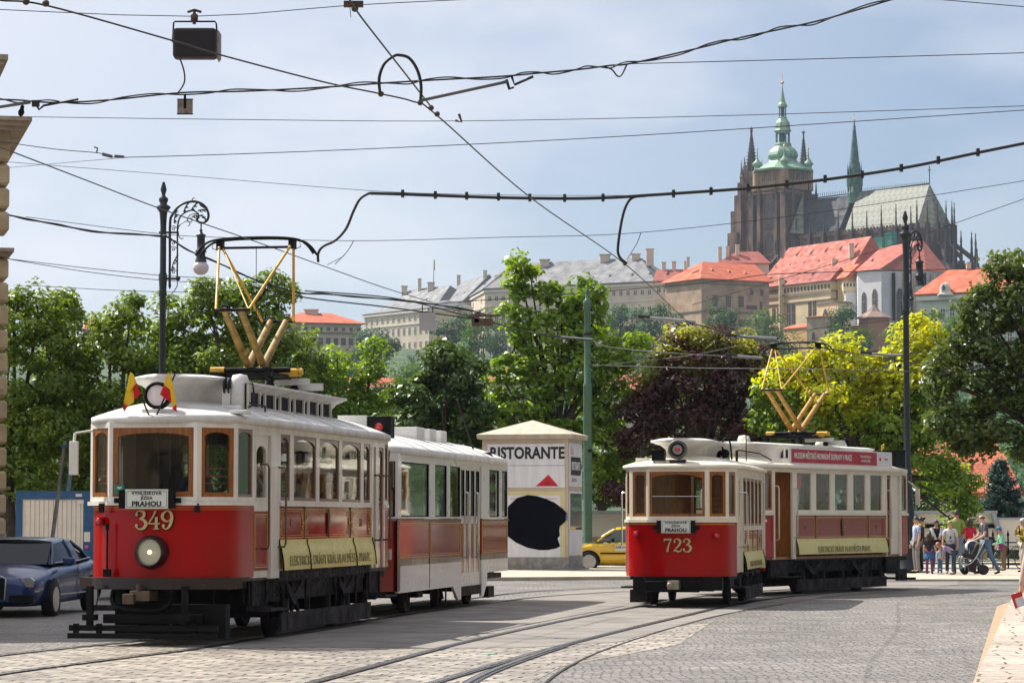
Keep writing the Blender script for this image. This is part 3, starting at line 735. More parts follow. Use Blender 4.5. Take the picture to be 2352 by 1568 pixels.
A1 = R(10.4); LOC1 = (-4.83, 38.3)
g1 = 'vintage tram cars in the street'
H1 = [(.615, 0), (1.035, .46), (1.085, 1.16), (1.10, 2.42), (1.10, 8.15), (1.085, 9.15), (1.035, 9.65), (.615, 10.1)]
c = Car('red and cream vintage tram numbered 349 with two yellow and red flags', (*LOC1, 0), -A1, H1, g1); c.red2 = MB(); t1 = c.t
ZB, ZW, WZ, ZE = .90, 1.93, (1.99, 2.92), 2.99
for sg in (1, -1):
    f = (lambda pq: pq) if sg == 1 else c.mirror
    for i in (0, 1): 
        pq = f(c.seg(i)); ln = (Vector(pq[1]) - Vector(pq[0])).length
        c.facet(pq, [(.07, ln - .045)] if i == 0 else [(.055, ln - .06)], ZB, ZW, WZ, ZE, [], wood=WOODW if i == 0 else WOODB, bars=(.18, .28, .38) if i == 0 else (), t=.06 if i == 0 else .04)
    for i in (5, 6):
        pq = f(c.seg(i - 0)); ln = (Vector(pq[1]) - Vector(pq[0])).length
        c.facet(pq, [(.05, ln - .05)], ZB, ZW, WZ, ZE, [(ZB, ZW - .05, c.red, 0)], wood=WOODB, t=.04)
pq = ((-.615, 0), (.615, 0)); c.facet(pq, [(.05, 1.18)], ZB, ZW, WZ, ZE, [], t=.07)
pq = ((.615, 10.1), (-.615, 10.1)); c.facet(pq, [(.05, 1.18)], ZB, ZW, WZ, ZE, [(ZB, ZW - .05, c.red, 0)])
fine = front_red(c.red, H1, ZB, ZW - .05)
gb = MB(); band(gb, fine[2:-2], 1.845, 1.853, .004); band(gb, fine[2:-2], 1.818, 1.823, .004); c.gold.v += []; gb.build('gold_lining', GOLD, t1)
# saloon sides: windows measured along the car
zu = lambda x: (200 + x / 1.651) / 1.3597
ws = [(solve_y(LOC1, A1, 1.1, zu(a)) - 2.42, solve_y(LOC1, A1, 1.1, zu(b)) - 2.42) for a, b in ((1118, 1167), (1186, 1302), (1318, 1420), (1435, 1531), (1546, 1586))]
ws = [(max(.04, a), min(b, 5.66)) for a, b in ws]
for sg in (1, -1):
    pq = c.seg(3) if sg == 1 else c.mirror(c.seg(3)); w_ = ws if sg == 1 else [(5.73 - b, 5.73 - a) for a, b in ws[::-1]]
    c.facet(pq, w_, ZB, ZW, (1.955, 2.90), ZE, [], wood=WOODB, arch=.09, t=.045)
    side_panels(c, pq, 1.42, 1.84, (0, .245, .745, 1) if sg == 1 else (0, .255, .755, 1), '349')
    c.fr.wall(pq[0], pq[1], .96, 1.40, .04, 0)
    # door bay: leaf with arched light over a red panel, then a heavy white post
    dq = c.seg(2) if sg == 1 else c.mirror(c.seg(2)); ln = (Vector(dq[1]) - Vector(dq[0])).length
    for (a, b, z0, z1, tt, off) in ((0, ln, 2.86, ZE, .05, 0), ((ln - .44) if sg == 1 else 0, ln if sg == 1 else .44, .86, 2.86, .06, .01)):
        d = (Vector(dq[1]) - Vector(dq[0])) / ln; c.fr.wall(Vector(dq[0]) + d * a, Vector(dq[0]) + d * b, z0, z1, tt, off)
    s0 = .03 if sg == 1 else .47; wd = ln - .50; dm = MB(); d = (Vector(dq[1]) - Vector(dq[0])) / ln; A = Vector(dq[0]) + d * s0; B = A + d * wd
    dm.wall(A, B, 1.80, 1.98, .04, -.03); dm.wall(A, B, 2.72, 2.86, .04, -.03); dm.wall(A, A + d * .12, 1.98, 2.72, .04, -.03); dm.wall(B - d * .12, B, 1.98, 2.72, .04, -.03); dm.wall(A, B, .88, .98, .04, -.03)
    door = dm.build('door', WHITE, t1)
    window(door, frame_on(A, B, wd / 2, 1.97, -.05), wd - .22, .76, WHITE, .02, .10)
    r_ = MB(); r_.wall(A, B, .98, 1.80, .05, -.02); rp_ = r_.build('door_panel', DRED, door); gm = MB(); lining(gm, frame_on(A, B, 0, 0, -.016), .05, wd - .05, 1.02, 1.76); gm.build('gold_lining', GOLD, door)
    hm = MB(); handrail(hm, frame_on(A, B, 0, 0, 0), .30 if sg == 1 else wd - .3, 1.28, 2.45, .10); handrail(hm, frame_on(dq[0], dq[1], 0, 0, 0), ln - .06 if sg == 1 else .06, 1.30, 2.42, .10); hm.build('handrail', BRONZE, t1)
    # rear door bay
    dq = c.seg(4) if sg == 1 else c.mirror(c.seg(4)); c.fr.wall(dq[0], dq[1], 2.86, ZE, .05)
    d = (Vector(dq[1]) - Vector(dq[0])); ln = d.length; d = d / ln
    for a, b in ((0, .12), (.30, .52), (ln - .1, ln)): 
        if sg == -1: a, b = ln - b, ln - a
        c.fr.wall(Vector(dq[0]) + d * a, Vector(dq[0]) + d * b, .90, 2.86, .06, .01)
    dm = MB(); a, b = (.52, ln - .1) if sg == 1 else (.1, ln - .52); A = Vector(dq[0]) + d * a; B = Vector(dq[0]) + d * b
    dm.wall(A, B, .9, 1.9, .04, -.02); dr = dm.build('door', DRED, t1); window(dr, frame_on(A, B, (b - a) / 2, 1.95, -.04), b - a, .9, WOODB, .04, .05)
    hm = MB(); handrail(hm, frame_on(dq[0], dq[1], 0, 0, 0), .22 if sg == 1 else ln - .22, 1.35, 2.40, .10); handrail(hm, frame_on(dq[0], dq[1], 0, 0, 0), ln - .1 if sg == 1 else .1, 1.35, 2.40, .10); hm.build('handrail', BRONZE, t1)
    # steps
    for y in (1.3, 8.35):
        sm = MB(); a, b = sorted((sg * .95, sg * 1.30)); sm.box(a, b, y, y + .85, .42, .45); sm.box(a, b, y - .02, y + .0, .42, .50); sm.cyl((sg * 1.0, y + .05, .45), (sg * 1.0, y + .05, .9), .02); sm.cyl((sg * 1.0, y + .8, .45), (sg * 1.0, y + .8, .9), .02); sm.build('step', GRY, t1)
        sk = MB(); sk.box(*sorted((sg * .90, sg * .97)), y, y + .85, .45, .9); sk.build('step_riser', BLK, t1)
valance(c, 2.40, 8.17, 1.40, .965, 'ELEKTRICKÉ DRÁHY KRÁL.HLAV.MĚSTA PRAHY.', size=.20, sx_=.88, bulge=.065, fitw=5.0)
tr = MB()
for sg in (1, -1):
    a, b = sorted((sg * 1.05, sg * 1.09)); tr.box(a, b, 2.45, 8.1, .83, .97)
tr.build('truss_plate', GRY, t1)
rv = MB()
for y in [3.0, 3.2, 3.45, 3.65, 4.6, 4.8, 5.6, 5.8, 5.95, 6.5, 6.7]: rv.box(1.088, 1.096, y, y + .05, .92, .95); rv.box(1.088, 1.096, y, y + .05, .86, .885)
rv.build('rivets', BLK, t1)
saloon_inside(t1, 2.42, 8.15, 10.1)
undercar(c, 10.1, (3.4, 7.0), side=(2.3, 8.2)); wheels(t1, (3.4, 7.0))
roof1 = roof_shell(c.loop, 2.99, .30, 'roof', ROOFW, t1, over=.10, lip=.085)
vts = [(2.75 + .85 * k, 2.75 + .85 * k + .55) for k in range(6)]
clerestory(t1, .55, 8.45, 3.24, 3.60, .46, .70, vts, 3.3)
# bumper
bf = front_red(MB(), H1, 0, 1, 0, 2); mb = MB(); band(mb, bf, .755, .905, .13, .02); mb.build('bumper', DKB, t1)
# lifeguard under the front
mb = MB()
for z0, z1, y in ((.205, .28, -.30), (.105, .175, -.36)): mb.box(-1.06, 1.0, y, y + .06, z0, z1)
for x in (-.80, .52): mb.box(x - .04, x + .04, -.24, -.16, .20, .80); mb.box(x - .09, x + .09, -.26, -.12, .34, .42); mb.box(x - .2, x - .14, -.3, -.22, .15, .3); mb.box(x + .12, x + .18, -.3, -.22, .15, .3)
mb.box(-.55, 1.0, .1, .3, .10, .55); mb.box(-.65, .72, -.1, .0, .30, .42)
mb.build('lifeguard', BLK, t1)
mb = MB(); mb.tube(smooth_line([(-.55, .02, .72), (-.52, -.05, .55), (-.3, -.08, .48), (.1, -.08, .48), (.25, -.05, .55), (.28, .02, .72)], 4), .035, 8); mb.build('hose', BLK, t1)
mb = MB(); mb.box(-.22, .06, -.30, .1, .60, .74); mb.box(-.30, -.14, -.36, -.26, .56, .70); mb.cyl((-.1, -.28, .74), (-.1, -.28, .82), .03); mb.build('coupler', mat('dull_bronze_coupler', (.13, .10, .07), .35, metal=.6, var=.4, vscale=12), t1, bevel=.015)
# headlight
def headlight(t, z, r, y=-.02):
    M = Matrix.Rotation(math.pi / 2, 4, 'X'); mb = MB()
    mb.lathe([(r * 1.05, -.06), (r * 1.08, .02), (r * 1.02, .09), (r * .93, .12), (r * .90, .16), (r * .82, .17), (r * .80, .13), (r * .78, .10)], (0, y, z), 28, M, cap=False); h = mb.build('headlight', DKB, t)
    mb = MB(); mb.lathe([(.02, .0), (r * .4, .02), (r * .78, .10)], (0, y, z), 28, M); mb.build('reflector', CHR, h)
    mb = MB(); mb.lathe([(r * .78, .115), (r * .6, .14), (r * .3, .155), (.001, .16)], (0, y, z), 28, M); mb.build('lens', GL, h)
    mb = MB(); mb.ball((0, y - .08, z), .035); 
    b = bpy.data.materials.new('lit_bulb'); b.use_nodes = True; e = b.node_tree.nodes['Principled BSDF']; e.inputs['Emission Color'].default_value = (1, .55, .2, 1); e.inputs['Emission Strength'].default_value = 6
    mb.build('bulb', b, h)
headlight(t1, 1.25, .215)
numerals('349', 0.02, 1.68, .25, frame_on((-.6, 0), (.6, 0), .6, 0, .012), GOLDN, t1)
sh = numerals('349', .033, 1.668, .25, frame_on((-.6, 0), (.6, 0), .6, 0, .003), BLK, t1)
dest_board(t1, frame_on((-.6, 0), (.6, 0), .56, 1.96, .13), .60, .26)
def side_lamp(t, x, z, y):
    mb = MB(); mb.box(x - .055, x + .055, y - .02, y + .14, z - .06, z + .06); b = mb.build('marker_lamp', RED, t, bevel=.015)
    mb = MB(); mb.ball((x, y - .02, z), .05, 10); mb.build('lamp_glass', REDL, b)
side_lamp(t1, -.78, 1.66, .10)
mb = MB(); mb.cyl((-.62, -.04, .95), (-.62, -.04, 1.60), .014); mb.box(-.67, -.57, -.07, -.01, .92, 1.02); mb.box(-.64, -.60, -.06, -.02, 1.55, 1.63); mb.build('brake_rod', BLK, t1)
mb = MB()
for x in (-.72, .62): mb.box(x - .03, x + .03, -.03, .04, 1.78, 1.90)
mb.build('hook', BLK, t1)
# mirror on the left
mb = MB(); mb.cbox((-1.22, .30, 2.52), (.13, .04, .46)); mb.cyl((-1.22, .30, 2.70), (-1.22, .34, 2.86), .02); mb.cyl((-1.22, .34, 2.86), (-1.0, .42, 2.9), .015); mb.build('mirror', WHITE, t1, bevel=.01)
# green sticker and roof lamp with its flags
mb = MB(); mb.box(-.53, -.39, -.02, -.012, 2.03, 2.15); st = mb.build('sticker', mat('green_sticker', (.0, .22, .14), .5, var=.05), t1)
mb = MB(); mb.box(-.465, -.455, -.024, -.0205, 2.055, 2.10); mb.box(-.49, -.43, -.024, -.0205, 2.10, 2.125); mb.build('white_mark', BOARD, st)
def disc_lamp(t, y, z, r, inner=LENS, ring=BLK, dotm=None, x=0):
    M = Matrix.Rotation(math.pi / 2, 4, 'X') ; mb = MB()
    mb.lathe([(r * .9, -.12), (r, -.06), (r, .02), (r * .93, .05), (r * .80, .05), (r * .74, .02)], (x, y, z), 30, M); h = mb.build('roof_lamp', ring, t)
    mb = MB(); mb.lathe([(r * .74, .024), (r * .4, .030), (.001, .032)], (x, y, z), 30, M); mb.build('lamp_disc', inner, h)
    if dotm:
        mb = MB(); mb.lathe([(r * .70, .024), (r * .70, .036), (r * .52, .036), (r * .52, .024)], (x, y, z), 30, M, cap=False); mb.build('dark_ring', BLK, h)
        mb = MB(); mb.lathe([(r * .28, .022), (r * .25, .04), (.001, .045)], (x, y, z), 24, M); mb.build('red_dot', dotm, h)
    return h
disc_lamp(t1, .18, 3.36, .188)
mb = MB(); mb.box(-.19, .22, .08, .3, 3.115, 3.175); mb.box(-.09, .10, -.04, .02, 3.02, 3.09); mb.build('lamp_bracket', ROOFW, t1, bevel=.01)
mb = MB()
for sg in (-1, 1): mb.tube([(0, -.03, 3.08), (sg * .055, -.03, 3.09), (sg * .16, -.02, 3.32), (sg * .30, .0, 3.64)], .012, 6)
mb.build('flag_staff', GRY, t1)
S_ = .001218
def cloth(polys, mats_):
    for poly, m in zip(polys, mats_):
        pts = [((x - 815) * S_, 3.36 - (y - 315) * S_) for x, y in poly]; vs = []
        for x, z in pts: vs.append((x, -.05 + .03 * math.sin(x * 40 + z * 9), z))
        cx = sum(v[0] for v in vs) / len(vs); cz = sum(v[2] for v in vs) / len(vs)
        mb = MB(); n = len(vs); al = vs + [(cx, -.075, cz)]; back = [(a, b + .008, c_) for a, b, c_ in al]
        mb.add(al, [(i, (i + 1) % n, n) for i in range(n)], True); mb.add(back, [((i + 1) % n, i, n) for i in range(n)], True)
        yield mb, m
def flag(p_y, p_r):
    ob = None
    for mb, m in cloth(p_y + p_r, [FLY] * len(p_y) + [FLR] * len(p_r)):
        if ob is None: ob = mb.build('flag', m, t1)
        else: mb.build('red_field' if m is FLR else 'yellow_field', m, ob)
flag([[(550, 60), (595, 90), (635, 185), (585, 207), (600, 300), (600, 400), (535, 432), (495, 425), (480, 400), (515, 260)]], [[(480, 400), (495, 425), (535, 432), (492, 497), (476, 465)], [(585, 207), (632, 185), (685, 300), (640, 340), (603, 368)]])
flag([[(1000, 68), (1022, 90), (1050, 190), (1080, 330), (1100, 425), (1040, 450), (1025, 400), (1012, 238), (945, 205)]], [[(945, 205), (1012, 238), (1025, 400), (960, 355), (900, 312)], [(1040, 450), (1098, 428), (1102, 512), (1033, 468)]])
# things on the roof: horn box, ladder rails, cover, rear box light
mb = MB(); mb.box(.55, .98, .85, 1.2, 3.17, 3.25); mb.box(.66, .78, 1.0, 1.12, 3.25, 3.48); mb.box(.9, 1.25 - .1, .55, .75, 3.12, 3.17); mb.build('roof_box', ROOFW, t1, bevel=.01)
mb = MB(); mb.lathe([(.001, 0), (.11, 0), (.13, .03), (.13, .36), (.10, .44), (.001, .46)], (.92 - .03, 1.1, 3.23), 14); mb.build('roof_horn', ROOFW, t1)
mb = MB()
for q in (0, .06): mb.lathe([(.001, -.012), (.12, -.012), (.12, .012), (.001, .012)], (.70 + q, 1.06, 3.52), 16, Matrix.Rotation(math.pi / 2, 4, 'Y'))
mb.build('bell', GRY, t1)
mb = MB()
for x in (.60, .82): mb.tube([(x, 1.75, 3.24), (x, 1.75, 3.32), (x + .02, 2.6, 3.30), (x + .02, 2.6, 3.20)], .013, 5)
mb.tube([(1.0, 1.0, 3.2), (1.0, 1.0, 3.55), (1.1, 1.0, 3.55), (1.12, 1.0, 3.42)], .014, 5); mb.build('roof_rail', BLK, t1)
mb = MB(); mb.tube(smooth_line([(.80, 2.5, 3.17), (.92, 2.55, 3.19), (1.02, 2.9, 3.13), (1.02, 3.7, 3.12), (.92, 4.0, 3.17)], 4), .03, 6); mb.build('rain_lip', ROOFW, t1)
mb = MB(); mb.box(.72, 1.12, 9.45, 9.75, 3.04, 3.40); rb = mb.build('light_box', BLK, t1, bevel=.01)
mb = MB(); mb.lathe([(.001, .0), (.07, .0), (.07, .006), (.001, .008)], (.92, 9.448, 3.22), 16, Matrix.Rotation(math.pi / 2, 4, 'X')); mb.build('red_disc', REDL, rb)
mb = MB(); mb.box(.2, .70, 9.5, 9.8, 3.2, 3.42); mb.build('white_roof_box', ROOFW, t1)
pantograph(t1, 5.10, 3.72, 5.95)
# interior post, blind and signs in the cab
mb = MB(); mb.box(-.56, -.50, .10, .14, 1.95, 2.95); mb.build('blind_post', WHITE, t1)
mb = MB()
for k in range(5): mb.box(-.45 + k * .16, -.38 + k * .16, 1.4 + .03 * k, 1.5 + .03 * k, 1.9, 2.9)
mb.build('curtain', DWOOD, t1)
c.red2.build('side_panels', DRED, t1)
c.finish()
# ================================================================ trailer numbered 723 in front, then its motor car behind
A2 = R(10.1); LOC2 = (3.14, 54.2)
H2 = [(.56, 0), (.94, .28), (1.07, .68), (1.08, 1.75), (1.08, 6.0), (1.07, 6.9), (.56, 7.4)]
CREAM = mat('cream_paint', (.83, .78, .64), .35, var=.12, vscale=2.2, coat=.25, vdetail=8)
c = Car('red and cream tram trailer numbered 723 with round grey lamp on its roof', (*LOC2, 0), -A2, H2, g1, white=CREAM); c.red2 = MB(); t2 = c.t
ZB, ZW, WZ, ZE = .60, 1.68, (1.74, 2.59), 2.67
for sg in (1, -1):
    f = (lambda pq: pq) if sg == 1 else c.mirror
    for i in (0, 1):
        pq = f(c.seg(i)); ln = (Vector(pq[1]) - Vector(pq[0])).length
        c.facet(pq, [(.07, ln - .045)] if i == 0 else [(.05, ln - .05)], ZB, ZW, WZ, ZE, [], bars=(.14, .24, .34) if i == 0 else (), t=.055, arch=.04)
    pq = f(c.seg(2)); ln = 1.07
    c.fr.wall(pq[0], pq[1], 2.50, ZE, .05)
    for a, b in ((0, .28), (.80, ln)):
        if sg == -1: a, b = ln - b, ln - a
        d = (Vector(pq[1]) - Vector(pq[0])).normalized(); c.fr.wall(Vector(pq[0]) + d * a, Vector(pq[0]) + d * b, .66, 2.50, .06, .012)
    d = (Vector(pq[1]) - Vector(pq[0])).normalized(); A, B = (Vector(pq[0]) + d * .28, Vector(pq[0]) + d * .8) if sg == 1 else (Vector(pq[0]) + d * .27, Vector(pq[0]) + d * .79)
    dm = MB(); dm.wall(A, B, .66, 1.7, .04, -.03); dr = dm.build('door', CREAM, t2); window(dr, frame_on(A, B, .26, 1.7, -.05), .52, .8, CREAM, .05, .03)
    hm = MB(); handrail(hm, frame_on(*pq, 0, 0, 0), .2 if sg == 1 else ln - .2, 1.15, 2.2); handrail(hm, frame_on(*pq, 0, 0, 0), .98 if sg == 1 else .09, 1.15, 2.2); hm.build('handrail', STEEL, t2)
    pq = f(c.seg(3)); ln = 4.25; w5 = [(.06 + k * .84, .06 + k * .84 + .76) for k in range(5)]
    c.facet(pq, w5, ZB, 1.52, (1.55, 2.50), ZE, [], wood=WOODB, t=.05, arch=.07)
    side_panels(c, pq, 1.07, 1.43, (0, .25, .5, .75, 1), '723', crest_=False, fancy=False)
    pq = f(c.seg(4)); c.fr.wall(*pq, 2.45, ZE, .05); c.fr.wall(*pq, .66, 1.6, .05); d = (Vector(pq[1]) - Vector(pq[0]))
    c.fr.wall(Vector(pq[0]), Vector(pq[0]) + d * .25, 1.6, 2.45, .05); c.fr.wall(Vector(pq[0]) + d * .8, Vector(pq[1]), 1.6, 2.45, .05)
    pq = f(c.seg(5)); c.facet(pq, [(.05, .66)], ZB, ZW, WZ, ZE, [(ZB, ZW - .05, c.red, 0)])
pq = ((-.56, 0), (.56, 0)); c.facet(pq, [(.03, 1.09)], ZB, ZW, WZ, ZE, [], t=.05, arch=.07)
mb = MB(); mb.tube([(-.5, .03, 2.12), (.5, .03, 2.12)], .01, 5); mb.build('grab_bar', STEEL, t2)
pq = ((.56, 7.4), (-.56, 7.4)); c.facet(pq, [(.05, 1.07)], ZB, ZW, WZ, ZE, [(ZB, ZW - .05, c.red, 0)])
fine = front_red(c.red, H2, ZB, ZW - .05)
gb = MB(); band(gb, fine[2:-2], 1.585, 1.60, .004); gb.build('gold_lining', GOLD, t2)
valance(c, 1.75, 6.0, 1.05, .70, 'ELEKTRICKÉ DRÁHY HLAV.MĚSTA PRAHY.', n_strap=(0, 1), x0=1.08, size=.15, sx_=.7, bulge=.06, fitw=2.6)
saloon_inside(t2, 1.75, 6.0, 7.4, z=.75, ceil=2.6, wd=OWOOD, xh=1.0)
undercar(c, 7.4, (2.7, 4.9), zb=.66, side=(1.9, 5.9)); wheels(t2, (2.2, 5.2), r=.34)
roof_shell(c.loop, 2.66, .24, 'roof', ROOFW if False else CREAM, t2, over=.10, lip=.05, end=1.4)
clerestory(t2, .45, 6.6, 2.86, 3.17, .34, .62, [(3.9 + .55 * k, 4.3 + .55 * k) for k in range(3)], 3.)
disc_lamp(t2, .12, 3.01, .185, inner=mat('grey_lamp_disc', (.30, .28, .27), .4, var=.1), ring=mat('olive_lamp_ring', (.10, .10, .08), .4, var=.2), dotm=REDL)
mb = MB(); mb.box(-.15, .15, .05, .25, 2.76, 2.82); mb.build('lamp_bracket', GRY, t2)
mb = MB(); mb.box(-.50, -.26, .1, .14, 2.80, 2.99); mb.box(-.50, -.26, .1, .4, 2.97, 3.0); mb.box(-.50, -.48, .1, .4, 2.8, 3.0); mb.box(-.28, -.26, .1, .4, 2.8, 3.0); mb.build('speaker_horn', BLK, t2)
mb = MB(); mb.cyl((-.72, .6, 2.75), (-.70, .6, 3.55), .012); mb.cyl((-.74, .55, 2.78), (-.74, .55, 3.1), .03); mb.build('antenna', GRY, t2)
mb = MB(); mb.box(-.86, -.6, .5, .75, 2.76, 2.86); mb.build('roof_box', CREAM, t2)
mb = MB(); mb.tube(smooth_line([(.55, 3.3, 2.9), (.55, 3.2, 3.25), (.68, 3.2, 3.28), (.72, 3.3, 2.88)], 4), .02, 6); mb.lathe([(.001, -.06), (.09, -.05), (.09, .05), (.001, .06)], (.6, 3.1, 3.0), 12, Matrix.Rotation(math.pi / 2, 4, 'X')); mb.build('ventilator', BLK, t2)
numerals('723', 0.0, 1.19, .25, frame_on((-.6, 0), (.6, 0), .6, 0, .012), GOLDN, t2)
numerals('723', .012, 1.178, .25, frame_on((-.6, 0), (.6, 0), .6, 0, .003), BLK, t2)
dest_board(t2, frame_on((-.6, 0), (.6, 0), .59, 1.545, .12), .56, .245)
side_lamp(t2, -.80, 1.41, .10); side_lamp(t2, .74, 1.37, .06)
mb = MB(); mb.tube([(-.62, .02, .6), (-.6, -.06, .33), (.42, -.06, .33), (.44, .02, .6)], .028, 8); mb.tube([(-.62, -.06, .50), (.44, -.06, .50)], .02, 6); mb.box(-.85, .85, 0, .3, .34, .6); mb.build('front_frame', BLK, t2)
mb = MB(); mb.box(-.16, .06, -.28, .0, .36, .53); mb.lathe([(.03, 0), (.06, .02), (.06, .05), (.03, .06)], (-.1, -.3, .44), 14, Matrix.Rotation(math.pi / 2, 4, 'X')); mb.build('coupler', mat('pale_coupler', (.40, .36, .28), .4, metal=.5, var=.3), t2, bevel=.02)
mb = MB(); mb.box(-.95, -.62, .3, .75, .10, .34); mb.build('side_box', GRY, t2)
for sg in (-1, 1):
    mb = MB(); a, b = sorted((sg * .9, sg * 1.2)); mb.box(a, b, .85, 1.65, .36, .39); mb.box(*sorted((sg * .85, sg * .92)), .85, 1.65, .39, .68); mb.build('step', GRY, t2)
c.red2.build('side_panels', DRED, t2); c.finish(rail=STEEL)

A3 = R(31); LOC3 = (4.19, 62.1); z3 = lambda x: (1900 + x / 2.352) / 1.3597
H3 = [(.615, 0), (1.035, .46), (1.085, 1.2), (1.10, 2.3), (1.10, 7.3), (1.085, 8.25), (1.035, 8.75), (.615, 9.2)]
c = Car('red and cream tram car with a red banner on the roof, behind the trailer', (*LOC3, 0), -A3, H3, g1, zs=.945, white=CREAM); c.red2 = MB(); t3 = c.t
ZB, ZW, WZ, ZE = .90, 1.93, (1.99, 2.90), 2.97
for sg in (1, -1):
    f = (lambda pq: pq) if sg == 1 else c.mirror
    for i in (0, 1, 5, 6):
        pq = f(c.seg(i)); ln = (Vector(pq[1]) - Vector(pq[0])).length
        c.facet(pq, [(.05, ln - .05)], ZB, ZW, WZ, ZE, [(ZB, ZW - .05, c.red, 0)], t=.05)
    pq = f(c.seg(3))
    if sg == 1:
        w5 = [(solve_y(LOC3, A3, 1.1, z3(a)) - 2.3, solve_y(LOC3, A3, 1.1, z3(b)) - 2.3) for a, b in ((1380, 1490), (1522, 1630), (1660, 1760), (1795, 1888), (1920, 2010))]
    w_ = [(max(a, .04), min(b, 4.96)) for a, b in (w5 if sg == 1 else [(5 - b, 5 - a) for a, b in w5[::-1]])]
    c.facet(pq, w_, ZB, ZW, (1.97, 2.90), ZE, [], wood=CREAM, arch=.0, t=.03)
    side_panels(c, pq, 1.34, 1.84, (0, .21, .79, 1), '723', fancy=False); c.fr.wall(pq[0], pq[1], .96, 1.32, .04, 0)
    # open front door bay
    pq = f(c.seg(2)); ln = 1.1; d = (Vector(pq[1]) - Vector(pq[0])).normalized(); c.fr.wall(*pq, 2.88, ZE, .05)
    for a, b in ((0, .07), (.93, 1.1)):
        if sg == -1: a, b = ln - b, ln - a
        c.fr.wall(Vector(pq[0]) + d * a, Vector(pq[0]) + d * b, .85, 2.88, .05, .012)
    hm = MB(); handrail(hm, frame_on(*pq, 0, 0, 0), .08 if sg == 1 else 1.02, 1.3, 2.55, .08); handrail(hm, frame_on(*pq, 0, 0, 0), 1.0 if sg == 1 else .1, 1.35, 2.5, .08); hm.build('handrail', ROOFW, t3)
    # rear bay with a cream door
    pq = f(c.seg(4)); ln = .95; d = (Vector(pq[1]) - Vector(pq[0])).normalized(); c.fr.wall(*pq, 2.88, ZE, .05)
    for a, b in ((0, .06), (ln - .08, ln)):
        c.fr.wall(Vector(pq[0]) + d * a, Vector(pq[0]) + d * b, .85, 2.88, .05, .012)
    A, B = Vector(pq[0]) + d * .4, Vector(pq[0]) + d * .87
    if sg == -1: A, B = Vector(pq[0]) + d * .08, Vector(pq[0]) + d * .55
    dm = MB(); dm.wall(A, B, .9, 2.88, .04, -.04); dr = dm.build('door', CREAM, t3)
    A, B = (Vector(pq[0]) + d * .06, Vector(pq[0]) + d * .4) if sg == 1 else (Vector(pq[0]) + d * .55, Vector(pq[0]) + d * .89)
    dm = MB(); dm.wall(A, B, 1.0, 1.9, .04, -.1); gm = MB(); lining(gm, frame_on(A, B, 0, 0, -.095), .03, .31, 1.05, 1.85); d2 = dm.build('door_panel', DRED, t3); gm.build('gold_lining', GOLD, d2)
    window(d2, frame_on(A, B, .17, 1.95, -.1), .34, .9, WOODW, .05, .03)
    hm = MB(); handrail(hm, frame_on(*pq, 0, 0, 0), .06 if sg == 1 else ln - .06, 1.3, 2.5, .1); hm.build('handrail', ROOFW, t3)
    for y, x1_ in ((1.25, 1.32), (7.5, 1.3)):
        mb = MB(); a, b = sorted((sg * .9, sg * x1_)); mb.box(a, b, y, y + .85, .42, .45); mb.box(*sorted((sg * .9, sg * 1.0)), y, y + .85, .45, .9); mb.build('step', BLK if y > 5 else GRY, t3)
for pq in (((-.615, 0), (.615, 0)), ((.615, 9.2), (-.615, 9.2))): c.facet(pq, [(.05, 1.18)], ZB, ZW, WZ, ZE, [(ZB, ZW - .05, c.red, 0)])
valance(c, 2.30, 7.3, 1.32, .95, 'ELEKTRICKÉ DRÁHY HLAV.MĚSTA PRAHY.', n_strap=(0, 1), size=.21, bulge=.06, fitw=2.9)
saloon_inside(t3, 2.3, 7.3, 9.2, wd=OWOOD, ceil=2.9)
undercar(c, 9.2, (3.2, 6.4), side=(2.1, 7.4)); wheels(t3, (3.2, 6.4))
roof_shell(c.loop, 2.97, .26, 'roof', CREAM, t3, over=.10, lip=.07)
clerestory(t3, .75, 8.0, 3.16, 3.52, .46, .66, [(2.9 + .62 * k, 3.36 + .62 * k) for k in range(7)], 3.2)
pantograph(t3, 4.7, 3.66, 5.76 / .945, KZ=1.24, m_low=mat('pantograph_amber', (.50, .27, .04), .45, var=.4, vscale=6), m_up=PANY)
# banner standing on the roof edge
mb = MB(); mb.box(1.0, 1.03, 2.15, 7.85, 3.08, 3.47); bn = mb.build('roof_banner', mat('banner_white', (.72, .72, .72), .5, var=.05), t3)
mb = MB(); mb.box(1.0301, 1.036, 2.25, 6.95, 3.12, 3.44); mb.build('red_field', mat('banner_red', (.42, .02, .035), .5, var=.1), bn)
FB = lambda y, z, o: frame_on((1.03, 0), (1.03, 9), y, z, o)
text('MUZEUM MĚSTSKÉ HROMADNÉ DOPRAVY V PRAZE', .19, FB(3.95, 3.28, .008), BOARD, bn, bold=.003, ext=.002, fitw=3.1)
text('Historický Petřínem\nmuseum mobility', .10, FB(6.3, 3.28, .008), BOARD, bn, sx=.75, ext=.002)
text('tramvaje', .07, FB(7.5, 3.29, .002), INKG, bn, sx=.8, ext=.002)
mb = MB(); mb.lathe([(.001, 0), (.05, 0), (.05, .006), (.001, .006)], (1.031, 7.15, 3.28), 12, Matrix.Rotation(math.pi / 2, 4, 'Y')); mb.build('round_logo', mat('banner_red'if False else 'logo_red', (.6, .03, .04), .5, var=0), bn)
for y in (2.9, 5.7):
    mb = MB(); mb.box(1.02, 1.12, y, y + .9, 3.045, 3.065); mb.build('banner_foot', BLK, t3)
mb = MB(); mb.box(.45, 1.0, 8.15, 8.75, 3.08, 3.52); lb = mb.build('light_box', BLK, t3)
mb = MB(); mb.box(.45, 1.0, 8.75, 8.76, 3.08, 3.5); mb.build('panel', CREAM, lb)
mb = MB(); mb.box(.35, 1.05, 8.1, 8.8, 3.52, 3.54); mb.build('lid', GRY, lb)
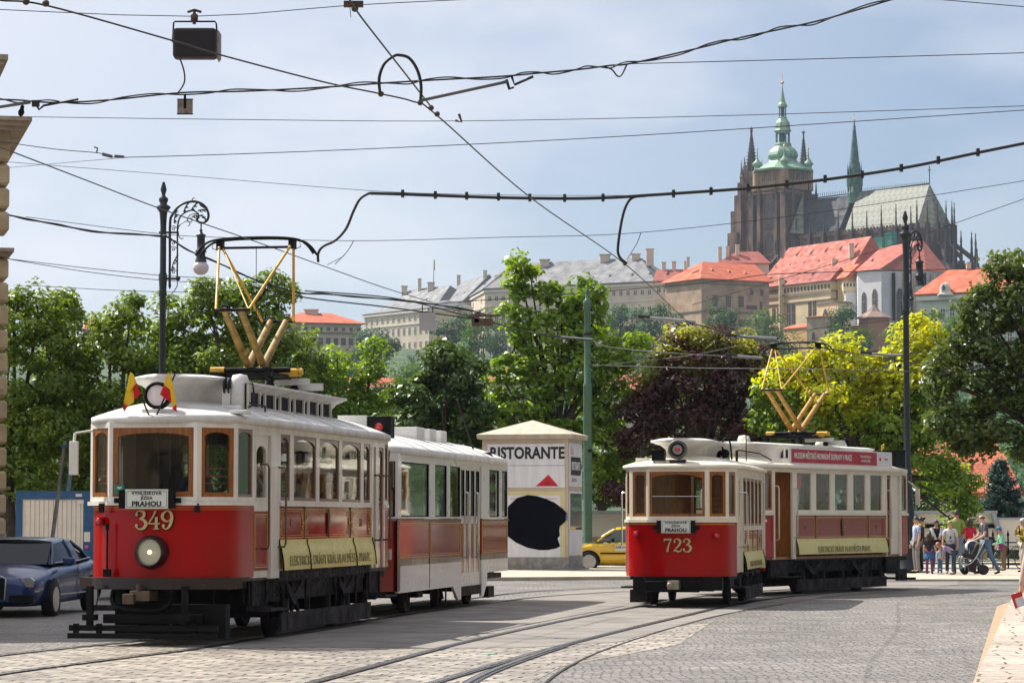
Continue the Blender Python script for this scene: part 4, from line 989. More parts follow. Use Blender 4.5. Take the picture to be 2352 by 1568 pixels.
mb = MB(); mb.lathe([(.001, 0), (.2, 0), (.24, .05), (.22, .15), (.001, .18)], (.1, 6.4, 3.55), 14, Matrix.Diagonal((1, 3.2, 1, 1))); mb.build('roof_cover', CREAM, t3)
mb = MB(); mb.lathe([(.001, 0), (.13, 0), (.14, .04), (.14, .3), (.11, .38), (.001, .4)], (.3, 1.35, 3.35), 14); mb.lathe([(.001, -.01), (.13, -.01), (.13, .01), (.001, .01)], (.45, 1.25, 3.55), 14, Matrix.Rotation(1.57, 4, 'Y')); mb.build('roof_horn', CREAM, t3)
mb = MB(); mb.cyl((.75, .55, 3.1), (.75, .55, 3.75), .012); mb.cyl((.62, .35, 3.1), (.62, .35, 3.4), .03); mb.tube([(.62, .35, 3.38), (.9, .9, 3.3), (1.0, 1.3, 3.15)], .015, 5); mb.build('antenna', BLK, t3)
mb = MB(); mb.cbox((1.2, 9.0, 2.35), (.12, .03, .42)); mb.cyl((1.2, 9, 2.55), (1.05, 8.8, 2.75), .015); mb.build('mirror', CREAM, t3, bevel=.008)
mb = MB(); mb.plate([(0, 0), (.16, .10), (.17, .20), (.0, .14)], FB(7.9, 3.50, -.3), .01); mb.build('flag', FLY, t3)
mb = MB()
for z in (.22, .38): mb.box(-.9, .9, 9.5, 9.56, z, z + .06)
for x in (-.6, .6): mb.box(x, x + .07, 9.0, 9.55, .2, .5)
mb.build('lifeguard', BLK, t3)
mb = MB(); mb.box(1.04, 1.05, 2.4, 2.7, 2.50, 2.82); mb.build('notice', mat('orange_notice', (.75, .14, .05), .6, var=.1), t3)
c.red2.build('side_panels', DRED, t3); c.finish(rail=ROOFW)

# ================================================================ trailer behind the 349: white over red with folding doors
A4 = R(10.05); LOC4 = (-1.961 - 1.1 * math.cos(R(10.05)) - .35 * math.sin(R(10.05)), 48.9 + 1.1 * math.sin(R(10.05)) - .35 * math.cos(R(10.05)))
H4 = [(.72, 0), (1.10, .38), (1.10, 3.06), (1.10, 6.0), (1.10, 8.12), (1.08, 11.2), (.72, 11.55)]
WH2 = mat('white_trailer_paint', (.74, .73, .75), .3, var=.08, vscale=2, coat=.3)
c = Car('white and red tram trailer with folding doors behind the big red tram', (*LOC4, 0), -A4, H4, g1, white=WH2); c.red2 = MB(); t4 = c.t; brn = MB(); wht = MB()
z2 = lambda x: (1150 + x / 2.091) / 1.3597; Y4 = lambda x: solve_y(LOC4, A4, 1.1, z2(x))
ZW, WZ, ZE = 1.70, (1.73, 2.68), 2.82
bands = [(.98, 1.66, c.red, 0), (.88, .98, brn, -.005), (.42, .88, wht, 0)]
bands2 = [(.98, 1.66, c.red, 0), (.88, .98, brn, -.005), (.62, .88, wht, 0)]
for sg in (1, -1):
    f = (lambda pq: pq) if sg == 1 else c.mirror
    pq = f(c.seg(0)); c.facet(pq, [(.05, .48)], .5, ZW, WZ, ZE, [(.45, 1.66, c.red, 0)], wood=BLK, arch=0, t=.02, sill=False)
    for i, wx in ((1, [(217, 405)]), (2, [(437, 515), (536, 610)]), (4, [(793, 860), (878, 943)])):
        pq = f(c.seg(i)); ln = (Vector(pq[1]) - Vector(pq[0])).length; y0 = H4[i][1]
        w_ = [(max(.05, Y4(a) - y0), min(ln - .05, Y4(b) - y0)) for a, b in wx]
        if sg == -1: w_ = [(ln - b, ln - a) for a, b in w_[::-1]]
        c.facet(pq, w_, .5, ZW, WZ, ZE, bands if i < 3 else bands2, wood=BLK, arch=0, t=.018, sill=False)
        M = frame_on(*pq, 0, 0, .003); lining(c.gold, M, .06, ln - .06, 1.02, 1.62, t=.010, inner=True)
    # lowered skirts either side of the doors
    for a, b, k in ((5.15, 6.0, 0), (8.12, 8.75, 1)):
        M = Matrix(((0, 0, sg, sg * 1.055), (1, 0, 0, 0), (0, 1, 0, 0), (0, 0, 0, 1)))
        wht.plate([(a, .45), (b, .45), (b, .16), (a + .55, .16)] if k == 0 else [(a, .64), (b, .64), (b - .1, .40), (a + .2, .16), (a, .16)], M, .05)
    pq = f(c.seg(3)); ln = 2.12; c.fr.wall(*pq, 2.72, ZE, .05)
    d = (Vector(pq[1]) - Vector(pq[0])).normalized()
    for k in range(4):
        A = Vector(pq[0]) + d * (.03 + k * .515); B = A + d * .505
        dm = MB(); dm.wall(A, B, .40, .66, .04, -.03); dm.wall(A, B, 1.60, 1.76, .04, -.03); dm.wall(A, B, 2.62, 2.74, .04, -.03)
        dm.wall(A, A + d * .10, .66, 2.62, .04, -.03); dm.wall(B - d * .10, B, .66, 2.62, .04, -.03); dr = dm.build('folding_door', WH2, t4)
        window(dr, frame_on(A, B, .2525, 1.75, -.055), .32, .88, BLK, .015, 0)
        r_ = MB(); r_.wall(A + d * .1, B - d * .1, .66, 1.60, .03, -.035); rr = r_.build('door_panel', DRED, dr); gm = MB(); lining(gm, frame_on(A, B, 0, 0, -.032), .12, .385, .70, 1.56, t=.008, inner=False); gm.build('gold_lining', GOLD, dr)
        if k in (0, 1, 2, 3):
            hm = MB(); handrail(hm, frame_on(A, B, 0, 0, -.03), .45 if k % 2 == 0 else .06, .95, 2.2, .05); hm.build('handle', STEEL, dr)
    c.und.wall(*pq, .22, .40, .1, -.01)
    pq = f(c.seg(5)); c.facet(pq, [(.05, .45)], .5, ZW, WZ, ZE, bands2, wood=BLK, arch=0, t=.02, sill=False)
for pq in (((-.72, 0), (.72, 0)), ((.72, 11.55), (-.72, 11.55))): c.facet(pq, [(.1, 1.34)], .5, ZW, WZ, ZE, [(.45, 1.66, c.red, 0)], wood=BLK, arch=0, t=.02, sill=False)
mb = MB()
for sg in (-1, 1):
    a, b = sorted((sg * 1.085, sg * 1.108)); mb.box(a, b, .30, .52, .45, 1.66)
for y in (3.06,):
    for sg in (-1, 1): a, b = sorted((sg * 1.09, sg * 1.106)); mb.box(a, b, y - .02, y + .02, .45, 1.68)
for sg in (-1, 1): a, b = sorted((sg * 1.09, sg * 1.112)); mb.box(a, b, .3, 6.0, 1.655, 1.69); mb.box(a, b, 8.12, 11.2, 1.655, 1.69)
mb.build('black_trim', DKB, t4)
brn.build('brown_band', mat('brown_band', (.12, .085, .05), .3, var=.3, coat=.5), t4); wht.build('skirt', WH2, t4)
saloon_inside(t4, 2.9, 8.6, 11.5, z=.8, ceil=2.75, wd=OWOOD)
undercar(c, 11.5, (3.0, 7.6), zb=.6, side=(3, 8), board=False); wheels(t4, (2.6, 8.5, 5.5), r=.33)
roof_shell(c.loop, 2.81, .33, 'roof', ROOFW, t4, over=.06, lip=.10)
for k, y in enumerate((5.0, 6.2, 7.3)):
    mb = MB(); mb.box(-.15, .45, y, y + .75 - .1 * k, 3.15, 3.42); mb.build('roof_vent', ROOFW, t4, bevel=.02)
mb = MB(); mb.tube([(.72, 9.4, 3.0), (.45, 8.9, 4.1)], .02, 5); mb.tube([(.7, 9.3, 3.0), (1.0, 9.6, 3.02), (1.05, 9.7, 2.9)], .03, 6); mb.build('wire_arm', GRY, t4)
mb = MB(); mb.cbox((.98, .12, 2.44), (.20, .06, .44)); mb.cyl((.98, .12, 2.66), (1.0, .14, 2.86), .015); mb.build('mirror', BRONZE, t4, bevel=.01)
mb = MB(); mb.box(.85, 1.05, -.06, .10, 1.0, 1.18); mb.build('marker_lamp', mat('pale_lamp', (.5, .45, .38), .4), t4)
mb = MB(); mb.box(1.0, 1.12, 8.75, 9.4, .12, .34); mb.build('step', BLK, t4)
c.finish(m_red=DRED)
# ================================================================ street furniture, kiosk, container, cars
LAMPM = mat('dark_green_black_iron', (.012, .018, .024), .4, var=.3, vscale=6)
def street_lamp(label, base, top_z, d=1., globe_m=None, rz=0., plinth=True):
    t = thing('street_lamp', label, 'street lamp', base, rz, 'ornate iron street lamps'); H = top_z
    mb = MB()
    mb.lathe([(.40, 0), (.40, .12), (.34, .2), (.30, .9), (.36, 1.0), (.30, 1.1), (.24, 1.5), (.30, 1.6), (.22, 1.75), (.16, 2.4), (.13, 3.0), (.15, 3.05), (.10, 3.2), (.088, H - 3.2), (.12, H - 3.15), (.10, H - 3.0), (.12, H - 2.6), (.088, H - 2.5), (.085, H - 1.2),
              (.10, H - .95), (.11, H - .85), (.20, H - .72), (.20, H - .69), (.09, H - .62), (.13, H - .52), (.13, H - .46), (.06, H - .40), (.05, H - .34), (.09, H - .22), (.06, H - .1), (.03, H)], (0, 0, 0), 16)
    mb.build('pole', LAMPM, t)
    k = MB(); X = lambda px: (px - 108) / 4.482 / 1.3597 / 80.5; Z = lambda py: H - (py - 78) / 4.482 / 1.3597 / 80.5
    C = lambda pts, r=.022: k.tube([(X(a), 0, Z(b)) for a, b in [(p.x, p.y) for p in smooth_line([(a, b, 0) for a, b in pts], 5)]], r, 6)
    C([(200, 1490), (200, 1100), (200, 640), (235, 520), (330, 400), (450, 352), (560, 350), (660, 400), (718, 500), (710, 590), (650, 635), (590, 625), (565, 590), (590, 555)], .038)
    C([(302, 1400), (302, 1000), (303, 690), (335, 560), (410, 490), (510, 466), (590, 520)], .025)
    C([(302, 760), (330, 670), (420, 615), (480, 630), (500, 590), (470, 560)], .014); C([(430, 600), (470, 530), (560, 515), (600, 540)], .014); C([(440, 680), (468, 660), (462, 630), (430, 600)], .014)
    C([(312, 770), (325, 830), (360, 855), (380, 840)], .014)
    C([(512, 350), (498, 320), (512, 298), (532, 300)], .014)
    for cy in (720, 915, 1000, 1310): C([(210, cy - 30), (255, cy - 40), (300, cy - 10)], .012); C([(262, cy), (250, cy - 18), (232, cy - 5), (240, cy + 15), (262, cy + 8), (268, cy - 18)], .012)
    for pts in ([(280, 490), (262, 560), (256, 640)], [(430, 385), (400, 440), (382, 490)], [(550, 380), (510, 420), (490, 465)], [(680, 465), (630, 455), (580, 475)], [(690, 600), (660, 555), (620, 545)], [(500, 560), (540, 535), (600, 545)], [(600, 390), (640, 420), (680, 440)], [(290, 1100), (250, 1180), (225, 1290)]):
        C(pts, .017)
        a = Vector((X(pts[1][0]), 0, Z(pts[1][1])))
        for j in range(-2, 3):
            b = Vector((X(pts[0][0] + (pts[2][0] - pts[0][0]) * (j + 2) / 4), 0, Z(pts[0][1] + (pts[2][1] - pts[0][1]) * (j + 2) / 4)))
            k.tube([b, b + Vector((.07, 0, -.05 if j % 2 else .05))], [.03, .004], 5)
    for z0, x1, r in ((768, 320, .03), (1398, 300, .035)): k.cyl((X(50), 0, Z(z0)), (X(x1), 0, Z(z0)), r)
    k.ball((X(312), 0, Z(1395)), .07, 10); k.lathe([(.01, 0), (.04, .08), (.04, .12), (.015, .2)], (X(202), 0, Z(1540)), 8); C([(306, 1440), (300, 1500), (250, 1580), (180, 1650), (110, 1700)], .014)
    k.build('bracket', LAMPM, t)
    g = MB(); x = X(622)
    g.cyl((x, 0, Z(640)), (x, 0, Z(760)), .02)
    g.lathe([(r, Z(y)) for r, y in ((.05, 730), (.03, 760), (.08, 790), (.14, 800), (.14, 812), (.11, 825), (.11, 1000), (.16, 1020), (.16, 1032), (.12, 1045), (.13, 1110), (.17, 1168))][::-1], (x, 0, 0), 16); g.build('lantern', LAMPM, t)
    if globe_m:
        b = MB(); b.ball((x, 0, Z(1250)), .225, 16, .9); b.build('globe', globe_m, t)
    if plinth:
        p = MB(); p.prism([(-.5, -.5), (.5, -.5), (.5, .5), (-.5, .5)], 0, .1); p.build('plinth', KERB, t)
    return t
OPAL = mat('opal_glass_globe', (.62, .56, .55), .25, var=.08)
pl = P(370, 1190, 78.5); street_lamp('ornate iron lamp with frosted globe rising behind the big red tram', (pl.x, 78.5, 0), P(370, 418, 78.5).z, globe_m=OPAL)
pr = G(2086, 1318); street_lamp('ornate iron lamp on a fat base beside the waiting people', (pr.x, pr.y, 0.0), P(2082, 485, pr.y).z, rz=R(58), globe_m=None)

# green pole by the kiosk
t = thing('catenary_pole', 'green tapered pole between the kiosk and the yellow taxi', 'pole', (G(1352, 1308).x, 95, 0))
X_ = P(1350, 1190, 95).x; t.location = (X_, 95, 0)
zt = P(1350, 655, 95).z; zm = P(1350, 885, 95).z
mb = MB(); mb.lathe([(.19, 0), (.15, .1), (.145, zm - .05), (.16, zm), (.12, zm + .08), (.10, zt - .75), (.14, zt - .70), (.13, zt - .62), (.16, zt - .55), (.09, zt - .48), (.06, zt - .35), (.09, zt - .22), (.03, zt - .12), (.02, zt)], (0, 0, 0), 16)
mb.build('pole', mat('green_pole_paint', (.08, .17, .10), .45, var=.25, vscale=4), t)
mb = MB(); mb.box(.0, .16, -.16, -.14, 3.9, 4.0); mb.lathe([(.15, 0), (.15, .08)], (0, 0, P(0, 770, 95).z), 14); mb.build('clamp', GRY, t)

# ---- kiosk
K0 = G(1305, 1316); K1 = Vector((G(1115, 1320).x, K0.y - .35, 0)); KF = R(0)
t = thing('kiosk', 'cream kiosk with a restaurant sign and a low pyramid roof', 'kiosk', (K0.x, K0.y, 0), R(-13))
KW = 2.75; KD = 2.2
CRM = mat('kiosk_cream_panel', (.56, .47, .37), .6, var=.15, vscale=2); KWH = mat('kiosk_white_board', (.76, .75, .78), .5, var=.16, vscale=1.5, stretch=(3, 3, .5), vdetail=8)
kz = lambda v: P(1305, v, K0.y).z
fr = lambda s, z, o=.0: frame_on((-KW, 0), (0, 0), s, z, o)
mb = MB(); mb.box(-KW, 0, 0, KD, .12, 4.18); mb.build('wall', CRM, t)
mb = MB(); mb.box(-KW - .03, .03, -.03, KD + .03, .14, .50); mb.box(-KW - .08, .2, -.12, KD + .1, .0, .14); mb.box(-KW - .3, .45, -.25, KD + .2, -.02, .08); mb.build('plinth', KERB, t)
mb = MB(); mb.add([(-KW - .12, -.15, 4.18), (.14, -.15, 4.18), (.14, KD + .15, 4.18), (-KW - .12, KD + .15, 4.18), (-KW - .15, -.18, 4.32), (.17, -.18, 4.32), (.17, KD + .18, 4.32), (-KW - .15, KD + .18, 4.32), (-KW / 2, KD / 2, 4.80)],
 [(0, 3, 2, 1), (0, 1, 5, 4), (1, 2, 6, 5), (2, 3, 7, 6), (3, 0, 4, 7), (4, 5, 8), (5, 6, 8), (6, 7, 8), (7, 4, 8)]); mb.build('roof', mat('kiosk_roof', (.52, .44, .34), .7, var=.2, vscale=4), t)
mb = MB(); mb.box(-KW + .17, -.10, -.03, 0, 2.66, 4.02); sb = mb.build('sign_board', KWH, t)
text('RISTORANTE', .50, fr(KW - 1.30, 3.72, .032), INK, sb, sx=.80, bold=.018, spacing=1.02)
mb = MB(); mb.plate([(KW - 1.02, 2.70), (KW - .30, 2.70), (KW - .62, 3.06)], fr(0, 0, .032), .006); mb.build('red_triangle', mat('sign_red', (.55, .01, .02), .5, var=.1), sb)
text('info', .16, fr(KW - .64, 2.80, .04), mat('sign_dark_red', (.12, .005, .01), .5, var=0), sb, sx=.9)
mb = MB(); mb.box(-KW + .12, -.10, -.02, 0, .48, 2.55); mb.build('poster_frame', mat('pale_yellow_frame', (.66, .58, .30), .5, var=.1), t)
mb = MB(); mb.box(-KW + .2, -.24, -.035, -.02, .50, 2.42); ps = mb.build('poster', KWH, t)
Zp = lambda y: EYE + (769 - y) / 2.843 / (FPX / K0.y); Xp = lambda x: (x - 1290) / 2.843 / (FPX / K0.y)
pts = [(1000, 616), (1060, 622), (1120, 640), (1180, 665), (1235, 705), (1262, 735), (1262, 775), (1240, 800), (1215, 820), (1212, 850), (1216, 880), (1200, 898), (1218, 948), (1195, 962), (1140, 974), (1080, 975), (1000, 960), (920, 925), (860, 880), (840, 780), (870, 690), (930, 635)]
mb = MB(); mb.plate([(KW + Xp(x) + .10, Zp(y)) for x, y in pts[::-1]], fr(0, 0, .036), .004); mb.build('dark_shape', mat('poster_black', (.004, .004, .008), 1, var=0, spec=.05), ps)
for k in range(4):
    mb = MB(); mb.box(-KW + .35 + k * .55, -KW + .75 + k * .55, -.038, -.035, 2.30, 2.325); mb.build('caption_line', mat('orange_print', (.6, .25, .08), .6, var=0), ps)
mb = MB(); mb.box(-KW + .2, -.24, -.0385, -.0355, 1.43, 1.445); mb.box(-KW + .17, -.10, -.034, -.0305, 3.34, 3.35); mb.build('panel_joint', GRY, t)
# right-hand side of the kiosk: sign above, glazed door below
mb = MB(); mb.box(0, .03, .12, KD - .15, 2.70, 4.05); s2 = mb.build('side_sign', KWH, t)
FS = lambda s, z, o=.0: frame_on((0, 0), (0, KD), s, z, o)
mb = MB(); mb.plate([(.3, 3.05), (1.75, 3.05), (1.98, 3.33), (1.75, 3.62), (.3, 3.62)], FS(0, 0, .031), .004); mb.build('arrow', INK, s2)
text('RISTORANTE', .36, FS(1.05, 3.33, .037), KWH, s2, sx=.62, bold=.006); text('La', .4, FS(.5, 3.82, .031), mat('rose_print', (.6, .2, .2), .5, var=0), s2); text('pizzeria', .24, FS(.8, 2.92, .031), INKG, s2)
mb = MB(); mb.box(0, .03, .12, KD - .15, .55, 2.55); gd = mb.build('glazed_door', KWH, t)
mb = MB(); mb.box(.03, .036, .2, KD - .25, 1.35, 2.48); mb.build('pane', GLD, gd)
mb = MB(); mb.box(-.06, -.02, -.07, -.0, 1.66, 1.82); mb.build('letter_box', mat('blue_box', (.08, .18, .34), .5, var=.1), t)

# ---- site container
t = thing('site_container', 'blue framed site container with white panels behind the blue car', 'container', (P(36, 1190, 80).x, 80, 0), R(-4), None)
CB = mat('container_blue', (.015, .11, .28), .5, var=.25, vscale=3); CW = mat('container_white', (.84, .80, .72), .6, var=.1, vscale=3)
w = 3.0; h = 2.46
mb = MB(); mb.box(.02, w, .05, 4, .1, h - .02); mb.build('wall', CW, t)
mb = MB()
for k in range(20): x = .3 + k * .13; mb.box(x, x + .10, .02, .05, .12, h - .25)
mb.build('ribbed_panel', CW, t)
mb = MB(); mb.box(0, w, 0, .06, h - .22, h); mb.box(0, .18, 0, .06, 0, h - .22); mb.box(1.92, w, 0, .06, 0, h - .22); mb.box(0, w, 0, .06, 0, .15); mb.box(0, w, .06, 4, h - .15, h + .01); mb.build('frame', CB, t)
mb = MB(); mb.box(1.75, 1.93, -.01, .0, h - .36, h - .24); mb.box(1.70, 1.88, -.01, -.0, h - .15, h - .07); mb.build('plate', CW, t)
mb = MB(); mb.box(1.95, 2.12, -.012, -.0, 1.05, 1.32); n_ = mb.build('notice', CW, t)
mb = MB(); mb.lathe([(.001, 0), (.06, 0), (.06, .01), (.001, .01)], (2.03, -.01, .9), 14, Matrix.Rotation(math.pi / 2, 4, 'X')); mb.build('round_sticker', mat('pink_sticker', (.55, .12, .3), .5, var=0), n_)

# ---- leaning sign post behind the blue car
t = thing('sign_post', 'leaning grey post with blue sign seen edge on, by the container', 'sign', (P(120, 1300, 62).x, 62, 0))
a = P(118, 1290, 62); b = P(150, 1012, 62); o = Vector(t.location)
mb = MB(); base = a + (a - b) * .5; mb.cyl(Vector((base.x, 62, 0)) - o, b - o, .045); mb.build('post', mat('galvanised_post', (.36, .36, .36), .6, metal=.1, var=.3, vscale=8), t)
mb = MB(); d = (b - a).normalized(); M = Matrix.Rotation(math.atan2(d.x, d.z), 3, 'Y'); mb.cbox(b - o + Vector((.12, .05, -.5)), (.02, .55, 1.2), M); mb.cbox(b - o + Vector((-.02, 0, -.12)), (.16, .12, .05), M); mb.build('sign_plate', mat('faded_blue_sign', (.05, .15, .24), .5, var=.3, vscale=5), t)

# ---- building at the left edge
t = thing('corner_building', 'cream rusticated stone building corner at the left edge', 'building', (P(-3, 1190, 60).x, 60, 0), R(14))
STN = mat('cream_sandstone', (.66, .53, .34), .8, col2=(.46, .36, .23), vscale=1.8, bump=.5, vdetail=9)
bz = lambda v: P(0, v, 60).z
mb = MB(); mb.box(-9, -.09, 0, 12, 0, bz(150)); mb.build('wall', STN, t)
mb = MB(); v = 1235; k = 0
while v > 330:
    if not (560 < v < 600):
        z0, z1 = bz(v), bz(v - 46); wd = .14 if k % 1 == 0 else .0; e = .05
        mb.loft([[(-1.2, -.06, z0 + .0), (wd - e, -.06, z0), (wd - e, .9, z0), (-1.2, .9, z0)], [(-1.2, -.12, z0 + e), (wd, -.12, z0 + e), (wd, .95, z0 + e), (-1.2, .95, z0 + e)], [(-1.2, -.12, z1 - e), (wd, -.12, z1 - e), (wd, .95, z1 - e), (-1.2, .95, z1 - e)], [(-1.2, -.06, z1), (wd - e, -.06, z1), (wd - e, .9, z1), (-1.2, .9, z1)]], smooth=False)
    v -= 54; k += 1
mb.build('quoin', STN, t)
mb = MB()
for z0, z1, o in ((bz(330), bz(305), .25), (bz(305), bz(296), .50), (bz(296), bz(285), .58), (bz(285), bz(276), .66), (bz(590), bz(580), .22), (bz(580), bz(572), .34), (bz(150), bz(140), .1), (bz(140), bz(128), .18)): mb.box(-9, -.1 + o, -o, 12, z0, z1)
for z0, z1, o in ((bz(900), bz(893), .16),): mb.box(-9, -.1 + o, -o, 12, z0, z1)
mb.build('cornice', mat('pale_cornice', (.46, .38, .28), .8, var=.3, vscale=2), t)
mb = MB(); mb.box(-14, -3.6, -13, -1, 0, 13); mb.build('unseen_wing', STN, t)  # block out of view, sized so its shadow falls on the left cobbles
mb = MB(); mb.box(-9, .35, -.5, .3, 0, bz(1238)); mb.box(-9, .15, -.3, .3, bz(1238), bz(1225)); mb.build('plinth', KERB, t)
mb = MB(); mb.lathe([(.001, 0), (.05, .03), (.07, .1), (.04, .18), (.045, .22), (.001, .27)], (.45, -.5, bz(276)), 8, Matrix.Rotation(.2, 4, 'Y')); tag(mb.build('pigeon', BLK), 'small dark pigeon perched on the stone cornice at upper left', 'pigeon').location = t.location

# ---- cars
def wheel_part(t, x, y, r, side, rim, w=.2):
    M = Matrix.Rotation(math.pi / 2 * side, 4, 'Y')
    mb = MB(); mb.lathe([(r * .72, -w / 2), (r * .96, -w / 2), (r, -w * .35), (r, w * .35), (r * .96, w / 2), (r * .72, w / 2)], (x, y, r), 28, M, cap=False); o = mb.build('wheel', RUB, t)
    mb = MB(); mb.lathe([(r * .73, w * .48), (r * .66, w * .46), (r * .64, w * .2), (r * .62, -.02)], (x, y, r), 28, M)
    for k in range(10):
        a = k * math.pi / 5; d = Vector((math.cos(a), math.sin(a), 0)); e = Vector((-d.y, d.x, 0)); q = []
        for s_, f in ((.1, .035), (.67, .055)):
            for g in (-1, 1): q.append(M @ (d * r * s_ + e * r * f * 1.6 * g + Vector((0, 0, w * .42))) + Vector((x, y, r)))
        mb.add(q, [(0, 1, 3, 2)]); mb.add([p + (M @ Vector((0, 0, -.03))) for p in q], [(0, 2, 3, 1)])
    mb.lathe([(.001, w * .46), (r * .16, w * .44), (r * .18, w * .3)], (x, y, r), 12, M); mb.build('rim', rim, o)
    mb = MB(); mb.lathe([(.001, 0), (r * .6, 0)], (x, y, r), 20, M); mb.build('brake_disc', BLK, o)
def car_body(t, st, paint, name='body'):
    """st: list of (y, half width, z bottom, z belt/top) - closed lofted hull, nose first"""
    mb = MB(); rings = []
    for y, w, zb, zt, cr in st:
        h = zt - zb; half = [(0, zb), (w * .80, zb), (w * .93, zb + h * .10), (w * .985, zb + h * .30), (w, zb + h * .52), (w * .985, zb + h * .74), (w * .95, zb + h * .88), (w * .88, zb + h * .97), (w * .6, zt + cr * .6), (w * .3, zt + cr * .92), (0, zt + cr)]
        rings.append([(x, y, z) for x, z in half] + [(-x, y, z) for x, z in half[-2:0:-1]])
    mb.loft(rings); o = mb.build(name, paint, t); s_ = o.modifiers.new('sub', 'SUBSURF'); s_.levels = s_.render_levels = 2; return o
def cabin(t, st, paint, gl, pillars, zfac=.0):
    """st: (y, half width at belt, z belt, half width at roof, z roof); dark glazed volume with painted roof and pillars"""
    mb = MB(); rings = []
    for y, wb, zb, wr, zr in st: rings.append([(-wb, y, zb), (wb, y, zb), ((wb + wr) / 2 + .015, y, (zb + zr) / 2), (wr, y, zr - .02), (-wr, y, zr - .02), (-(wb + wr) / 2 - .015, y, (zb + zr) / 2)])
    mb.loft(rings, smooth=False); mb.build('windows', gl, t)
    mb = MB(); rf = [s for s in st if s[4] - s[2] > .3]; rings = []
    for y, wb, zb, wr, zr in rf: rings.append([(-wr - .03, y, zr - .06), (-wr, y, zr - .005), (-wr * .6, y, zr + .025), (0, y, zr + .035), (wr * .6, y, zr + .025), (wr, y, zr - .005), (wr + .03, y, zr - .06)])
    mb.loft(rings, close=False, cap=(False, False)); mb.build('roof', paint, t)
    for sg in (-1, 1):
        for (ya, yb, w) in pillars:
            def at(y):
                for a, b in zip(st, st[1:]):
                    if a[0] <= y <= b[0]: f = (y - a[0]) / (b[0] - a[0]); return [p + (q - p) * f for p, q in zip(a, b)]
                return st[-1]
            A = at(ya); B = at(yb); mb = MB()
            mb.tube([(sg * (A[1] + .005), ya, A[2] - .02), (sg * ((A[1] + B[3]) / 2 + .02), (ya + yb) / 2, (A[2] + B[4]) / 2), (sg * (B[3] + .005), yb, B[4] - .03)], w, 6); mb.build('pillar', paint, t)
BLUE = mat('dark_blue_metallic', (.008, .035, .14), .3, metal=.2, var=.1, coat=.45, spec=.3)
TINT = mat('tinted_car_glass', (.01, .014, .018), .1, var=0, spec=.12)
ALLOY = mat('alloy_rim', (.5, .5, .5), .3, metal=.8, var=.1)
fw = G(97, 1414); t = thing('parked_car', 'dark blue saloon car driving behind the big red tram on the left', 'car', (fw.x - .80 * math.cos(R(5)) , fw.y - .93, 0), R(-5), None, (1, 1, .925))
st = [(-.0, .62, .30, .62, .02), (.08, .78, .22, .70, .04), (.30, .86, .19, .76, .06), (.9, .91, .18, .86, .08), (1.35, .925, .19, .93, .07), (2.2, .93, .20, .97, .02), (3.4, .93, .20, 1.0, .02), (4.1, .92, .21, 1.04, .03), (4.6, .88, .24, 1.05, .03), (4.85, .78, .32, 1.0, .02), (4.92, .66, .40, .90, .0)]
car_body(t, st, BLUE)
cabin(t, [(1.30, .74, .97, .70, .99), (2.05, .80, .98, .60, 1.40), (2.6, .82, .99, .61, 1.45), (3.3, .82, 1.0, .60, 1.44), (4.3, .74, 1.05, .56, 1.12)], BLUE, TINT, [(1.42, 2.05, .028), (2.75, 2.78, .03), (4.15, 3.40, .04)])
for y in (.93, 3.77):
    for sg in (-1, 1):
        wheel_part(t, sg * .88, y, .325, sg, ALLOY)
        mb = MB(); n = 14; mb.add([(sg * .932, y + .40 * math.cos(math.pi * k / n), .325 + .40 * math.sin(math.pi * k / n)) for k in range(n + 1)] + [(sg * .932, y - .36, .18), (sg * .932, y + .36, .18)], [tuple(range(n + 1)) + (n + 1, n + 2)]); mb.build('wheel_arch', BLK, t)
for sg in (-1, 1):
    mb = MB(); M = Matrix(((1, 0, 0, sg * .62), (0, 0, -1, .09), (0, 1, 0, .66), (0, 0, 0, 1))) @ Matrix.Rotation(-sg * .5, 4, 'Y')
    mb.plate([(-.26, -.07), (.22, -.09), (.26, .03), (.18, .08), (-.24, .05)], M, .03); hl = mb.build('headlight', mat('clear_headlight', (.55, .58, .6), .08, metal=.6, var=.3, vscale=25), t)
    mb = MB(); mb.cbox((sg * 1.0, 1.75, 1.02), (.22, .10, .14)); mb.build('mirror', BLUE, t, bevel=.03)
    for y in (2.62, 3.72): mb = MB(); mb.box(*sorted((sg * .925, sg * .95)), y, y + .18, .84, .87); mb.build('handle', BLUE, t)
    mb = MB(); mb.box(*sorted((sg * .915, sg * .936)), 1.4, 3.3, .39, .41); mb.build('trim', ALLOY, t)
    mb = MB(); mb.tube([(sg * .83, 1.45, 1.0), (sg * .85, 3.0, 1.015), (sg * .78, 4.2, 1.06)], .012, 5); mb.build('window_trim', ALLOY, t)
    mb = MB(); mb.tube([(sg * .938, 2.66, .3), (sg * .938, 2.66, .95)], .006, 4); mb.build('door_seam', BLK, t)
mb = MB(); mb.box(-.30, .30, -.02, .05, .34, .74); gr = mb.build('grille', BLK, t); mb = MB(); mb.tube([(-.31, -.02, .34), (-.33, -.02, .72), (-.25, -.01, .77), (.25, -.01, .77), (.33, -.02, .72), (.31, -.02, .34)], .015, 6); mb.build('chrome_frame', ALLOY, gr)
mb = MB(); mb.box(-.8, -.38, -.01, .2, .3, .42); mb.box(.38, .8, -.01, .2, .3, .42); mb.build('air_intake', BLK, t)
mb = MB(); mb.tube([(.38, .04, .46), (.6, .06, .47), (.86, .2, .48)], .01, 5); mb.build('chrome_strip', ALLOY, t)

TX = G(1375, 1309); YELP = mat('taxi_yellow_paint', (.78, .48, .003), .25, var=.05, coat=.8)
t = thing('taxi', 'bright yellow taxi parked between the kiosk and tram 723', 'taxi', (P(1296, 1190, 93).x, 93, 0), R(90))
t.rotation_euler = (0, 0, R(-90))
